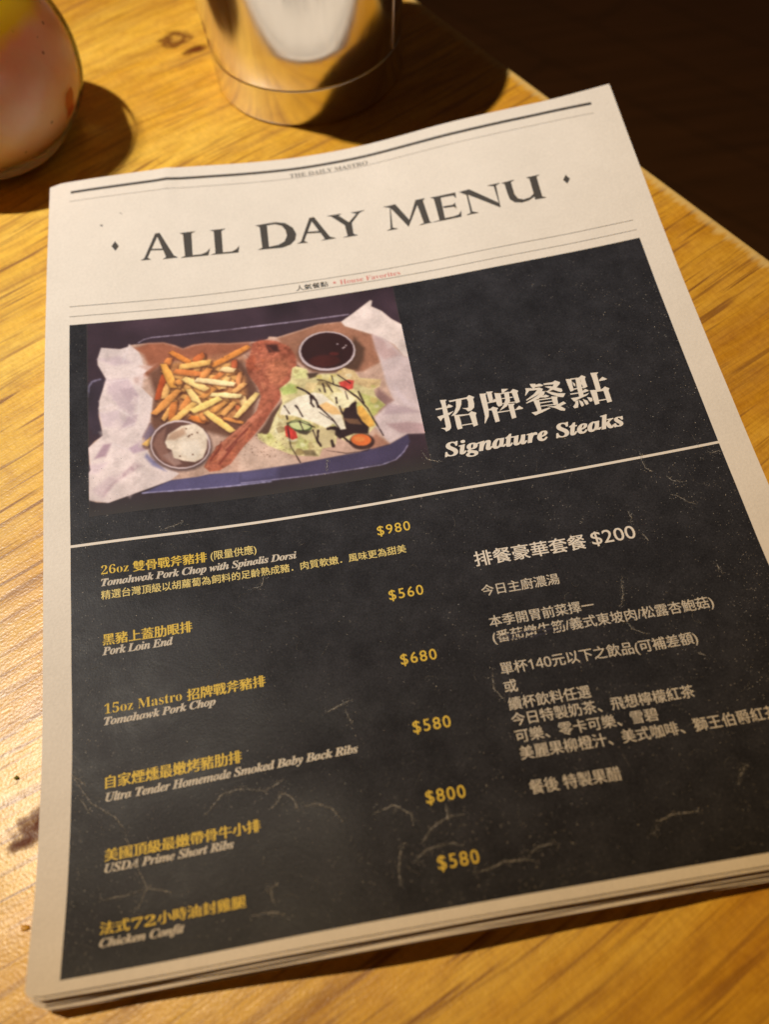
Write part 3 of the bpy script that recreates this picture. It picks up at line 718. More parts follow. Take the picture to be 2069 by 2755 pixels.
["P",[[15.2,36.7],[14.2,35.3],[14.3,34.2],[16.7,35.0]],[234,210,204],0.41,0.5,0],
["P",[[20.2,73.5],[19.1,77.7],[16.9,75.8],[17.4,71.3]],[209,188,182],0.25,0.5,0],
["P",[[16.7,49.0],[13.8,46.1],[17.0,44.2],[19.5,47.2]],[243,218,212],0.21,0.5,0],
["P",[[13.7,91.3],[14.4,89.4],[16.3,90.1],[15.6,92.5]],[224,201,195],0.6,0.5,0],
["P",[[25.0,89.8],[23.5,92.5],[22.0,90.4],[23.1,89.2]],[221,198,192],0.82,0.5,0],
["P",[[18.0,41.2],[17.4,42.9],[15.3,41.2],[17.2,38.8]],[228,205,199],0.68,0.5,0],
["P",[[28.5,45.1],[27.8,42.5],[29.4,41.4],[29.5,44.7]],[239,215,208],0.89,0.5,0],
["P",[[27.7,62.8],[27.1,62.4],[27.6,60.9],[28.6,62.0]],[194,174,169],0.37,0.5,0],
["P",[[27.6,85.4],[25.1,86.8],[24.5,82.0],[28.6,83.3]],[199,179,173],0.24,0.5,0],
["P",[[8.2,82.1],[8.0,78.7],[10.3,79.0],[10.6,81.6]],[211,190,184],0.55,0.5,0],
["P",[[16.4,69.9],[18.0,70.0],[17.7,72.6],[16.5,71.1]],[212,190,185],0.77,0.5,0],
["P",[[22.1,20.5],[23.2,17.6],[25.2,19.4],[23.8,21.4]],[217,195,189],0.51,0.5,0],
["L",[[15.5,33.6],[23.9,32.7]],[240,222,220],0.5,0.5,0.6],
["L",[[20.2,48.3],[25.6,52.7]],[240,222,220],0.5,0.5,0.6],
["L",[[12.0,46.8],[17.1,45.6]],[240,222,220],0.5,0.5,0.6],
["L",[[21.4,58.2],[26.5,56.0]],[240,222,220],0.5,0.5,0.6],
["L",[[28.7,42.8],[28.0,51.5]],[240,222,220],0.5,0.5,0.6],
["L",[[16.7,65.0],[24.2,69.2]],[240,222,220],0.5,0.5,0.6],
["L",[[24.9,15.0],[22.3,23.4]],[240,222,220],0.5,0.5,0.6],
["P",[[90.2,19.7],[109.4,15.4],[119.5,16.1],[120.8,18.7],[132.0,25.7],[133.3,41.4],[124.9,44.9],[103.5,40.7],[96.7,32.9]],[158,106,82],1.0,0.95,0.03],
["P",[[124.0,25.7],[127.8,32.4],[126.3,38.7],[123.0,43.9],[117.0,42.0],[120.3,33.6]],[84,58,46],1.3,0.95,0],
["P",[[119.6,15.9],[125.5,12.2],[134.2,6.3],[135.0,6.8],[134.0,9.8],[138.3,13.5],[141.8,18.7],[146.1,23.0],[146.4,41.4],[143.9,40.3],[140.9,33.1],[132.1,25.6],[120.8,18.6]],[234,212,202],0.35,1.0,0.012],
["P",[[132.1,25.6],[136.9,28.9],[141.9,36.6],[143.9,40.3],[146.4,41.4],[146.8,53.8],[146.4,81.2],[138.6,79.9],[130.5,83.4],[126.0,74.3],[126.2,69.5],[132.2,64.0],[135.6,62.2],[134.0,53.1],[133.3,41.4]],[214,190,187],0.8,1.0,0.012],
["P",[[132.1,25.6],[139.0,32.0],[142.0,39.2],[135.0,40.4],[132.2,34.6]],[190,155,150],1.4,0.8,0],
["P",[[130.1,54.8],[135.6,62.2],[132.1,64.6],[125.4,68.1]],[150,112,108],1.2,0.9,0],
["P",[[130.7,73.5],[139.6,74.1],[147.2,76.9],[146.4,81.2],[138.6,79.9],[135.3,78.7]],[180,145,146],1.0,0.8,0],
["P",[[132.8,63.5],[140.9,67.0],[145.4,70.4],[137.9,69.5],[130.4,68.5]],[178,150,156],1.0,0.6,0],
["P",[[137.0,53.7],[141.5,63.4],[145.8,68.0],[140.1,65.6],[137.1,59.4]],[222,200,202],1.0,0.7,0],
["P",[[136.9,28.9],[140.8,33.7],[137.4,35.0]],[215,190,185],0.8,0.6,0],
["P",[[125.5,77.3],[130.5,83.4],[122.9,84.5],[120.9,81.1]],[165,110,88],0.8,0.8,0],
["P",[[68.5,73.9],[76.4,69.2],[88.5,81.4],[93.0,85.7],[67.5,85.5]],[214,180,160],1.0,1.0,0.03],
["P",[[93.0,85.2],[103.5,80.6],[117.9,84.7]],[205,165,145],1.0,0.9,0],
["P",[[97.1,35.5],[94.5,42.7],[88.0,54.1],[83.4,58.8],[80.4,63.8],[75.9,69.1],[81.8,69.5],[86.9,59.5],[88.7,53.0],[93.8,43.9],[99.6,38.6]],[88,60,48],0.8,0.95,0],
["F",[[43.4,20.1],[51.4,27.1]],[213,128,60],2.61],
["F",[[53.3,26.2],[56.6,23.5]],[205,108,58],3.48],
["F",[[42.3,23.6],[40.9,26.9]],[213,128,68],3.13],
["F",[[76.9,22.1],[60.9,29.6]],[224,140,66],2.96],
["F",[[70.3,28.8],[70.0,32.2]],[196,98,60],2.78],
["F",[[39.7,32.3],[36.5,44.2]],[182,82,44],2.96],
["F",[[41.0,37.5],[39.2,43.8]],[234,178,108],3.13],
["F",[[47.0,28.5],[59.1,27.8]],[236,180,100],3.13],
["F",[[44.7,30.6],[54.7,33.4]],[220,130,70],3.13],
["F",[[58.9,31.7],[55.8,35.5]],[224,145,80],3.13],
["F",[[64.5,34.5],[60.9,37.0]],[218,132,74],2.43],
["F",[[39.8,26.8],[43.1,38.5]],[234,165,80],3.48],
["F",[[72.2,35.7],[70.3,42.3]],[213,138,84],2.26],
["F",[[64.7,32.2],[69.3,33.7]],[242,202,145],2.78],
["F",[[44.7,36.4],[46.5,37.0]],[224,150,80],2.78],
["F",[[45.0,41.4],[35.0,51.7]],[224,148,78],3.3],
["F",[[43.2,47.7],[41.6,55.0]],[213,126,64],3.13],
["F",[[50.3,44.8],[46.3,51.1]],[218,138,74],2.96],
["F",[[66.5,37.5],[64.5,42.2]],[240,190,120],2.78],
["F",[[73.6,41.7],[68.6,45.1]],[228,165,100],2.43],
["F",[[60.2,42.3],[55.4,45.9]],[222,150,80],2.78],
["F",[[72.3,48.4],[72.3,52.9]],[240,195,130],2.61],
["F",[[68.2,50.8],[63.2,56.0]],[228,165,95],2.61],
["F",[[64.2,50.1],[59.1,53.9]],[222,155,85],2.96],
["F",[[69.5,52.8],[69.9,55.1]],[200,114,68],2.09],
["F",[[63.6,58.3],[70.9,61.6]],[213,138,74],1.74],
["F",[[49.9,56.0],[55.2,58.6]],[218,126,60],2.78],
["F",[[53.9,54.3],[54.9,57.4]],[224,150,84],2.43],
["F",[[48.4,35.3],[56.9,41.9]],[243,202,128],3.3],
["F",[[53.6,36.4],[68.7,41.1]],[248,216,162],2.78],
["F",[[59.4,45.3],[70.9,47.8]],[247,216,152],2.5],
["F",[[49.9,41.7],[53.4,49.4]],[245,206,132],3.06],
["F",[[56.4,54.3],[66.1,64.9]],[240,196,112],3.06],
["F",[[78.3,47.9],[68.8,58.1]],[243,205,130],2.78],
["F",[[51.3,49.1],[30.8,67.1]],[230,178,100],3.2],
["F",[[62.0,47.9],[51.0,52.6]],[243,205,120],3.2],
["P",[[78.1,20.8],[82.2,19.5],[85.9,19.9],[90.0,21.3],[94.9,25.3],[97.0,30.3],[97.1,35.5],[94.6,41.5],[89.8,46.9],[87.6,52.8],[82.9,58.8],[80.0,63.1],[74.9,68.9],[69.4,74.7],[64.5,81.2],[59.7,84.0],[55.6,84.0],[53.5,81.3],[55.6,77.1],[59.7,71.6],[67.1,65.8],[72.2,62.1],[77.4,56.6],[80.0,49.4],[79.1,44.5],[75.4,36.6],[74.9,31.6],[78.0,25.4],[78.9,21.2]],[178,100,75],0.3,1,0.1],
["P",[[78.1,20.8],[82.2,19.5],[85.9,19.9],[90.0,21.3],[94.9,25.3],[97.0,30.3],[96.9,35.5],[93.9,34.3],[90.9,27.8],[84.4,24.6],[79.9,27.1],[76.1,29.0]],[148,76,56],1.5,0.6,0.08],
["P",[[84.6,22.0],[89.8,23.0],[90.5,27.1],[85.7,26.8]],[50,26,26],0.8,0.8,0],
["P",[[84.8,30.6],[94.1,32.4],[94.2,40.1],[89.0,45.5],[82.5,43.1]],[200,122,88],2.0,0.7,0.09],
["P",[[75.0,28.9],[79.4,27.0],[79.2,34.8],[76.0,35.5]],[190,92,60],1.0,0.6,0.1],
["P",[[95.8,35.3],[94.6,41.5],[89.8,46.9],[87.6,52.8],[82.9,58.8],[80.0,63.1],[72.7,71.0],[72.0,68.5],[81.0,57.8],[86.5,49.5],[92.1,40.4]],[158,80,60],1.0,0.5,0.08],
["L",[[82.9,30.9],[82.3,32.8]],[206,112,72],0.39,0.3,0.67],
["L",[[63.1,74.3],[66.4,75.1]],[150,74,54],0.38,0.3,0.66],
["L",[[60.0,75.2],[63.0,75.0]],[222,142,104],0.74,0.3,0.4],
["L",[[66.2,76.2],[67.6,73.2]],[206,112,72],0.43,0.3,0.67],
["L",[[79.5,28.4],[78.8,30.8]],[206,112,72],0.36,0.3,0.58],
["L",[[82.3,32.4],[79.1,32.4]],[222,142,104],0.62,0.3,0.51],
["L",[[81.6,23.2],[81.3,27.4]],[150,74,54],0.56,0.3,0.43],
["L",[[61.0,72.1],[61.3,69.8]],[120,58,44],0.79,0.3,0.61],
["L",[[58.8,75.8],[60.2,73.9]],[120,58,44],0.43,0.3,0.58],
["L",[[80.5,26.4],[77.3,26.6]],[222,142,104],0.52,0.3,0.51],
["L",[[67.2,69.7],[67.5,68.2]],[206,112,72],0.79,0.3,0.41],
["L",[[83.3,38.9],[83.9,42.8]],[150,74,54],0.59,0.3,0.65],
["L",[[81.2,38.1],[82.9,39.0]],[150,74,54],0.74,0.3,0.63],
["L",[[84.1,41.3],[83.0,41.9]],[120,58,44],0.32,0.3,0.46],
["L",[[58.8,72.5],[60.9,71.1]],[120,58,44],0.52,0.3,0.62],
["L",[[78.5,34.2],[76.0,35.8]],[120,58,44],0.54,0.3,0.69],
["L",[[85.6,35.8],[83.9,38.9]],[120,58,44],0.42,0.3,0.38],
["L",[[58.0,79.2],[60.2,78.3]],[206,112,72],0.79,0.3,0.53],
["L",[[77.3,35.6],[77.1,36.6]],[120,58,44],0.44,0.3,0.37],
["L",[[67.8,69.2],[68.3,68.4]],[120,58,44],0.43,0.3,0.58],
["L",[[69.5,70.9],[71.5,68.5]],[120,58,44],0.4,0.3,0.38],
["L",[[81.0,52.7],[79.2,55.3]],[206,112,72],0.43,0.3,0.5],
["L",[[56.2,79.3],[56.7,75.3]],[150,74,54],0.32,0.3,0.5],
["L",[[60.6,76.6],[60.5,74.2]],[222,142,104],0.51,0.3,0.47],
["L",[[54.8,81.5],[55.1,80.0]],[222,142,104],0.63,0.3,0.52],
["L",[[78.5,33.6],[80.0,34.4]],[206,112,72],0.72,0.3,0.56],
["L",[[75.9,33.6],[78.7,35.6]],[150,74,54],0.32,0.3,0.67],
["L",[[82.1,29.5],[82.3,30.9]],[206,112,72],0.33,0.3,0.57],
["L",[[89.3,32.9],[86.3,33.2]],[206,112,72],0.45,0.3,0.55],
["L",[[77.7,58.5],[78.3,57.5]],[150,74,54],0.51,0.3,0.44],
["L",[[87.1,22.4],[83.9,22.2]],[150,74,54],0.5,0.3,0.59],
["L",[[74.8,30.1],[77.3,31.5]],[150,74,54],0.4,0.3,0.44],
["L",[[69.1,67.7],[71.9,65.9]],[150,74,54],0.71,0.3,0.49],
["L",[[66.5,75.9],[69.5,74.8]],[150,74,54],0.61,0.3,0.35],
["L",[[84.0,33.9],[82.9,34.2]],[120,58,44],0.39,0.3,0.53],
["L",[[59.2,71.9],[60.4,72.2]],[150,74,54],0.58,0.3,0.59],
["L",[[78.5,32.4],[80.6,35.8]],[150,74,54],0.59,0.3,0.69],
["L",[[87.6,28.2],[84.7,27.9]],[120,58,44],0.48,0.3,0.43],
["L",[[56.1,83.8],[59.4,82.7]],[206,112,72],0.33,0.3,0.37],
["L",[[85.0,38.8],[84.1,38.9]],[222,142,104],0.42,0.3,0.69],
["L",[[80.3,22.7],[82.2,24.0]],[222,142,104],0.34,0.3,0.65],
["L",[[71.9,67.9],[73.8,64.3]],[222,142,104],0.52,0.3,0.44],
["L",[[82.5,30.3],[83.3,30.7]],[206,112,72],0.67,0.3,0.63],
["L",[[81.9,22.7],[81.9,24.7]],[206,112,72],0.38,0.3,0.56],
["L",[[76.3,59.1],[78.7,58.8]],[150,74,54],0.76,0.3,0.47],
["L",[[80.9,42.0],[82.6,45.5]],[222,142,104],0.56,0.3,0.48],
["L",[[81.7,40.1],[83.5,43.6]],[150,74,54],0.6,0.3,0.42],
["L",[[71.5,71.5],[72.1,67.9]],[206,112,72],0.41,0.3,0.48],
["L",[[72.9,68.0],[73.4,65.0]],[206,112,72],0.7,0.3,0.47],
["L",[[81.0,34.2],[79.4,36.3]],[206,112,72],0.46,0.3,0.63],
["L",[[60.1,83.0],[60.4,80.2]],[150,74,54],0.46,0.3,0.45],
["L",[[76.1,29.4],[78.5,31.8]],[150,74,54],0.6,0.3,0.54],
["L",[[68.5,71.7],[68.7,70.5]],[150,74,54],0.69,0.3,0.57],
["L",[[83.0,20.6],[82.9,22.0]],[150,74,54],0.69,0.3,0.46],
["L",[[85.4,38.4],[82.5,38.7]],[222,142,104],0.72,0.3,0.59],
["L",[[86.1,31.5],[84.5,32.0]],[120,58,44],0.48,0.3,0.46],
["L",[[75.5,25.9],[77.8,29.4]],[120,58,44],0.56,0.3,0.38],
["L",[[57.4,78.0],[58.5,76.8]],[206,112,72],0.62,0.3,0.63],
["L",[[64.9,78.3],[65.5,74.9]],[206,112,72],0.64,0.3,0.49],
["L",[[86.9,29.9],[86.0,32.4]],[120,58,44],0.31,0.3,0.67],
["L",[[79.7,34.1],[77.5,35.3]],[150,74,54],0.32,0.3,0.43],
["L",[[65.5,68.9],[68.8,68.5]],[206,112,72],0.6,0.3,0.61],
["L",[[85.9,23.8],[88.0,27.5]],[120,58,44],0.8,0.3,0.64],
["L",[[58.1,83.7],[59.6,83.3]],[206,112,72],0.39,0.3,0.54],
["L",[[78.3,24.2],[78.7,25.2]],[222,142,104],0.48,0.3,0.56],
["L",[[55.9,78.0],[57.9,76.4]],[206,112,72],0.37,0.3,0.65],
["L",[[83.0,38.9],[84.4,39.2]],[150,74,54],0.52,0.3,0.48],
["L",[[59.3,74.8],[59.6,72.4]],[206,112,72],0.53,0.3,0.46],
["L",[[80.9,43.0],[81.5,46.0]],[222,142,104],0.53,0.3,0.67],
["L",[[80.0,40.2],[78.3,41.0]],[150,74,54],0.48,0.3,0.47],
["L",[[75.8,59.2],[62.1,70.8]],[218,136,106],1.3,0.6,0.65],
["L",[[78.8,57.4],[70.4,65.8]],[218,136,106],1.3,0.6,0.65],
["L",[[66.9,69.2],[59.2,78.7]],[218,136,106],1.3,0.6,0.65],
["L",[[70.3,67.5],[64.6,74.0]],[218,136,106],1.3,0.6,0.65],
["L",[[72.8,65.0],[63.2,74.3]],[112,44,38],0.8,0.5,0.7],
["L",[[67.6,71.0],[60.0,80.5]],[112,44,38],0.8,0.5,0.7],
["L",[[60.5,72.8],[56.5,78.4]],[112,44,38],0.8,0.5,0.7],
["P",[[57.5,72.8],[56.6,75.9],[54.9,78.6],[52.6,80.7],[49.7,82.0],[46.5,82.5],[43.2,82.2],[40.0,81.0],[37.0,79.1],[34.6,76.6],[32.9,73.6],[31.9,70.3],[31.8,67.0],[32.6,63.8],[34.2,61.0],[36.5,58.8],[39.5,57.3],[42.8,56.7],[46.2,57.1],[49.5,58.3],[52.5,60.3],[54.9,63.0],[56.6,66.1],[57.5,69.5]],[80,58,58],1.0,0.8,0],
["P",[[56.8,71.9],[56.0,74.9],[54.4,77.5],[52.1,79.4],[49.4,80.7],[46.3,81.2],[43.2,80.9],[40.1,79.8],[37.4,78.0],[35.1,75.5],[33.4,72.7],[32.5,69.5],[32.4,66.4],[33.2,63.3],[34.7,60.7],[36.9,58.6],[39.7,57.2],[42.8,56.6],[46.0,56.9],[49.2,58.1],[52.0,60.0],[54.3,62.5],[56.0,65.5],[56.8,68.7]],[214,190,188],0.15,1.0,0],
["P",[[56.1,71.9],[55.4,74.7],[53.9,77.0],[51.7,78.9],[49.1,80.1],[46.3,80.5],[43.3,80.2],[40.4,79.2],[37.8,77.5],[35.6,75.2],[34.0,72.5],[33.1,69.6],[33.1,66.6],[33.8,63.8],[35.2,61.3],[37.3,59.4],[39.9,58.1],[42.9,57.5],[46.0,57.8],[48.9,58.9],[51.6,60.7],[53.8,63.1],[55.3,65.9],[56.1,68.9]],[104,70,62],0.2,1.0,0],
["P",[[33.4,67.6],[35.4,62.7],[39.2,59.8],[38.0,66.5],[40.3,74.0],[41.9,79.2],[36.6,75.8]],[150,106,92],0.8,0.9,0],
["P",[[37.2,73.6],[40.9,71.9],[44.6,78.4],[41.9,79.4]],[176,140,128],0.7,0.7,0],
["P",[[38.4,67.1],[39.9,63.3],[45.6,59.7],[51.2,59.3],[54.3,62.3],[55.9,66.5],[55.3,72.1],[53.4,76.8],[50.1,78.5],[45.6,77.3],[41.6,75.2],[40.9,71.3],[39.2,70.0]],[236,214,190],0.35,1.0,0.04],
["P",[[38.9,66.0],[40.9,62.8],[46.5,60.7],[47.2,64.2],[42.5,66.5]],[188,146,118],0.9,0.8,0],
["P",[[44.8,67.3],[51.7,67.6],[53.2,72.9],[49.2,77.4],[44.9,74.0]],[244,226,206],1.2,0.8,0],
["P",[[47.8,61.4],[47.8,61.6],[47.8,61.7],[47.7,61.8],[47.6,61.8],[47.5,61.8],[47.4,61.8],[47.3,61.8],[47.2,61.8],[47.1,61.7],[47.0,61.6],[47.0,61.5],[47.0,61.3],[47.0,61.2],[47.1,61.1],[47.1,61.0],[47.2,61.0],[47.3,60.9],[47.4,60.9],[47.5,61.0],[47.6,61.0],[47.7,61.1],[47.8,61.2],[47.8,61.3]],[110,76,60],0.1,0.8,0],
["P",[[49.0,65.0],[49.0,65.1],[48.9,65.2],[48.9,65.3],[48.8,65.4],[48.7,65.4],[48.6,65.4],[48.5,65.4],[48.4,65.3],[48.3,65.2],[48.2,65.1],[48.2,65.0],[48.2,64.9],[48.2,64.8],[48.2,64.7],[48.3,64.6],[48.4,64.5],[48.5,64.5],[48.6,64.5],[48.7,64.5],[48.8,64.6],[48.9,64.7],[49.0,64.8],[49.0,64.9]],[110,76,60],0.1,0.8,0],
["P",[[50.0,64.6],[49.9,64.7],[49.9,64.8],[49.8,64.9],[49.7,64.9],[49.6,65.0],[49.5,65.0],[49.4,64.9],[49.3,64.9],[49.2,64.8],[49.2,64.7],[49.1,64.6],[49.1,64.5],[49.1,64.3],[49.2,64.2],[49.3,64.2],[49.4,64.1],[49.5,64.1],[49.6,64.1],[49.7,64.1],[49.8,64.2],[49.9,64.2],[49.9,64.3],[50.0,64.5]],[110,76,60],0.1,0.8,0],
["P",[[44.6,74.8],[44.5,74.9],[44.5,75.0],[44.4,75.1],[44.3,75.2],[44.2,75.2],[44.1,75.2],[44.0,75.2],[43.9,75.1],[43.9,75.0],[43.8,75.0],[43.8,74.8],[43.8,74.7],[43.8,74.6],[43.8,74.5],[43.9,74.4],[44.0,74.4],[44.1,74.3],[44.2,74.3],[44.3,74.4],[44.4,74.4],[44.5,74.5],[44.5,74.6],[44.5,74.7]],[110,76,60],0.1,0.8,0],
["P",[[48.5,65.5],[48.5,65.6],[48.4,65.7],[48.4,65.8],[48.3,65.9],[48.2,65.9],[48.1,65.9],[48.0,65.9],[47.9,65.8],[47.8,65.8],[47.7,65.7],[47.7,65.5],[47.7,65.4],[47.7,65.3],[47.8,65.2],[47.8,65.1],[47.9,65.0],[48.0,65.0],[48.1,65.0],[48.2,65.0],[48.3,65.1],[48.4,65.2],[48.5,65.3],[48.5,65.4]],[110,76,60],0.1,0.8,0],
["P",[[52.3,64.0],[52.3,64.1],[52.2,64.2],[52.2,64.3],[52.1,64.4],[52.0,64.4],[51.9,64.4],[51.8,64.4],[51.7,64.3],[51.6,64.2],[51.5,64.2],[51.5,64.0],[51.5,63.9],[51.5,63.8],[51.5,63.7],[51.6,63.6],[51.7,63.5],[51.8,63.5],[51.9,63.5],[52.0,63.5],[52.1,63.6],[52.2,63.7],[52.3,63.8],[52.3,63.9]],[110,76,60],0.1,0.8,0],
["P",[[49.8,74.7],[49.8,74.8],[49.7,74.9],[49.7,75.0],[49.6,75.0],[49.5,75.1],[49.4,75.1],[49.3,75.0],[49.2,75.0],[49.1,74.9],[49.0,74.8],[49.0,74.7],[49.0,74.6],[49.0,74.5],[49.1,74.4],[49.1,74.3],[49.2,74.2],[49.3,74.2],[49.4,74.2],[49.5,74.2],[49.6,74.3],[49.7,74.4],[49.8,74.5],[49.8,74.6]],[110,76,60],0.1,0.8,0],
["P",[[123.7,33.8],[122.9,36.5],[121.3,39.0],[119.0,40.9],[116.2,42.2],[113.1,42.8],[109.8,42.7],[106.6,41.8],[103.7,40.2],[101.3,38.1],[99.5,35.5],[98.5,32.7],[98.3,29.7],[99.0,26.9],[100.6,24.4],[102.8,22.4],[105.7,21.0],[108.9,20.4],[112.2,20.5],[115.5,21.4],[118.5,23.0],[120.9,25.3],[122.6,27.9],[123.6,30.8]],[70,48,40],1.2,0.8,0],
["P",[[123.5,32.9],[122.8,35.6],[121.2,38.0],[119.0,39.8],[116.2,41.1],[113.2,41.7],[110.0,41.5],[106.8,40.7],[104.0,39.1],[101.6,37.1],[99.8,34.6],[98.9,31.8],[98.7,28.9],[99.4,26.2],[100.9,23.8],[103.1,21.8],[105.9,20.4],[109.0,19.8],[112.3,20.0],[115.5,20.9],[118.4,22.4],[120.8,24.6],[122.5,27.2],[123.4,30.0]],[206,186,186],0.15,1.0,0],
["P",[[122.8,32.4],[122.1,34.9],[120.7,37.1],[118.6,38.8],[116.1,39.9],[113.2,40.4],[110.2,40.3],[107.3,39.5],[104.6,38.1],[102.4,36.2],[100.8,33.9],[99.9,31.4],[99.7,28.8],[100.4,26.3],[101.8,24.1],[103.8,22.3],[106.4,21.1],[109.3,20.5],[112.3,20.6],[115.3,21.5],[118.0,22.9],[120.2,24.9],[121.8,27.3],[122.7,29.8]],[52,27,28],0.2,1.0,0],
["P",[[116.1,37.1],[115.8,37.9],[115.0,38.5],[113.9,39.0],[112.4,39.3],[110.8,39.3],[109.0,39.2],[107.3,38.8],[105.8,38.2],[104.4,37.5],[103.4,36.7],[102.8,35.8],[102.7,34.9],[103.0,34.1],[103.8,33.5],[104.9,33.0],[106.3,32.7],[108.0,32.6],[109.7,32.8],[111.5,33.2],[113.0,33.8],[114.4,34.5],[115.4,35.3],[115.9,36.2]],[84,34,30],1.0,0.7,0],
["P",[[116.1,33.4],[116.0,33.6],[115.7,33.8],[115.4,33.9],[114.9,34.0],[114.4,34.0],[113.9,33.9],[113.4,33.7],[112.9,33.6],[112.5,33.3],[112.2,33.1],[112.0,32.8],[112.0,32.6],[112.0,32.4],[112.3,32.2],[112.6,32.1],[113.1,32.0],[113.6,32.0],[114.1,32.1],[114.7,32.2],[115.1,32.4],[115.5,32.6],[115.8,32.9],[116.0,33.1]],[110,40,36],0.5,0.7,0],
["P",[[119.4,30.4],[119.4,30.5],[119.3,30.6],[119.3,30.7],[119.2,30.7],[119.1,30.7],[119.0,30.7],[118.9,30.7],[118.8,30.6],[118.7,30.6],[118.6,30.5],[118.6,30.4],[118.6,30.3],[118.6,30.2],[118.7,30.1],[118.8,30.0],[118.9,30.0],[119.0,29.9],[119.1,30.0],[119.2,30.0],[119.3,30.1],[119.3,30.1],[119.4,30.2],[119.4,30.3]],[220,200,200],0.12,0.9,0],
["P",[[118.7,30.8],[118.7,30.8],[118.6,30.9],[118.5,31.0],[118.5,31.0],[118.3,31.1],[118.2,31.1],[118.1,31.0],[118.0,31.0],[118.0,30.9],[117.9,30.8],[117.9,30.7],[117.9,30.6],[117.9,30.5],[118.0,30.4],[118.0,30.3],[118.1,30.3],[118.2,30.3],[118.3,30.3],[118.5,30.3],[118.5,30.4],[118.6,30.4],[118.7,30.5],[118.7,30.6]],[220,200,200],0.12,0.9,0],
["P",[[116.6,28.1],[116.6,28.2],[116.5,28.2],[116.4,28.3],[116.3,28.4],[116.2,28.4],[116.1,28.4],[116.0,28.3],[115.9,28.3],[115.8,28.2],[115.8,28.1],[115.8,28.0],[115.8,27.9],[115.8,27.8],[115.8,27.7],[115.9,27.7],[116.0,27.6],[116.1,27.6],[116.2,27.6],[116.3,27.6],[116.4,27.7],[116.5,27.8],[116.6,27.9],[116.6,28.0]],[220,200,200],0.12,0.9,0],
["P",[[120.2,29.6],[120.2,29.7],[120.1,29.8],[120.0,29.8],[119.9,29.9],[119.8,29.9],[119.7,29.9],[119.6,29.9],[119.5,29.8],[119.5,29.7],[119.4,29.6],[119.4,29.5],[119.4,29.4],[119.4,29.3],[119.5,29.2],[119.5,29.2],[119.6,29.1],[119.7,29.1],[119.8,29.1],[119.9,29.1],[120.0,29.2],[120.1,29.3],[120.2,29.4],[120.2,29.5]],[220,200,200],0.12,0.9,0],
["P",[[95.0,37.0],[96.6,36.4],[101.1,38.7],[101.9,41.3],[100.8,44.0],[106.1,42.6],[113.1,43.5],[117.3,41.4],[121.3,43.7],[123.0,47.9],[132.0,50.6],[131.1,53.8],[128.2,55.1],[128.4,58.5],[131.8,63.9],[125.7,68.2],[126.9,73.0],[122.5,76.7],[123.7,81.4],[119.0,82.3],[114.8,80.1],[109.4,75.9],[108.0,80.1],[102.7,80.4],[100.8,84.1],[97.2,82.9],[92.4,82.1],[88.8,80.5],[80.5,74.6],[76.7,70.8],[76.6,68.1],[81.0,69.3],[85.0,60.3],[88.7,54.5],[88.4,46.9],[93.4,43.5],[94.2,39.8]],[222,204,148],0.25,1.0,0.06],
["P",[[88.4,46.9],[93.3,44.9],[96.2,46.9],[95.3,50.5],[89.5,50.4]],[182,194,108],0.8,0.9,0.05],
["P",[[121.2,55.1],[128.3,59.4],[131.8,63.9],[126.2,67.8],[123.7,61.3]],[188,184,108],0.6,0.9,0.05],
["P",[[93.5,72.8],[99.5,76.7],[96.0,80.0],[91.4,77.9]],[202,202,124],0.8,0.8,0.05],
["P",[[77.0,68.1],[83.6,70.2],[88.3,79.1],[80.5,74.6]],[226,216,142],0.8,0.8,0.05],
["P",[[84.5,61.2],[88.0,60.4],[88.0,68.2],[84.7,74.0],[82.9,69.1]],[230,216,165],0.8,0.8,0.05],
["P",[[113.1,43.5],[117.3,41.4],[121.3,43.7],[123.0,48.4],[132.0,50.6],[130.7,54.2],[126.4,54.3],[121.0,50.8]],[218,184,134],0.5,0.95,0.05],
["P",[[94.9,37.5],[101.0,39.2],[100.9,43.5],[95.5,43.0]],[226,222,150],0.6,0.8,0.05],
["P",[[100.2,45.8],[105.1,47.2],[102.7,50.5],[99.0,48.9]],[238,208,150],0.6,0.9,0.05],
["P",[[102.2,42.3],[113.0,44.0],[113.1,48.8],[106.5,45.6]],[228,206,120],0.8,0.8,0.05],
["P",[[94.2,79.7],[99.0,80.2],[100.5,83.6],[95.0,82.5]],[110,90,64],0.7,0.85,0.05],
["P",[[100.8,41.1],[106.2,41.7],[104.4,43.7],[101.6,44.1]],[70,50,40],0.6,0.9,0.05],
["P",[[89.9,61.2],[95.0,63.5],[94.7,65.8],[89.5,64.8]],[206,180,116],0.6,0.8,0.05],
["P",[[115.3,62.5],[114.7,64.5],[112.8,63.4],[112.9,61.6],[114.3,61.5]],[224,190,120],0.17,0.42,0.04],
["P",[[103.6,67.1],[105.1,66.2],[106.4,68.4],[104.8,69.6],[103.1,69.3]],[238,226,170],0.38,0.75,0.04],
["P",[[115.1,68.8],[112.8,70.1],[111.8,68.4],[112.4,66.6],[113.7,67.0]],[236,214,160],0.29,0.52,0.04],
["P",[[119.8,61.1],[120.2,63.6],[117.9,64.4],[116.4,62.5],[117.6,61.1]],[212,204,130],0.3,0.6,0.04],
["P",[[97.6,75.7],[99.2,75.7],[99.5,77.5],[97.7,78.7],[96.8,77.0]],[236,214,160],0.23,0.64,0.04],
["P",[[127.4,52.5],[129.3,53.1],[129.3,54.3],[127.7,54.1],[127.0,53.3]],[190,186,104],0.23,0.55,0.04],
["P",[[108.7,56.3],[108.7,57.6],[108.3,58.0],[107.4,57.8],[107.4,56.6]],[212,204,130],0.41,0.36,0.04],
["P",[[110.0,69.1],[109.4,67.9],[109.8,66.7],[111.0,67.5],[111.5,68.6]],[190,186,104],0.49,0.71,0.04],
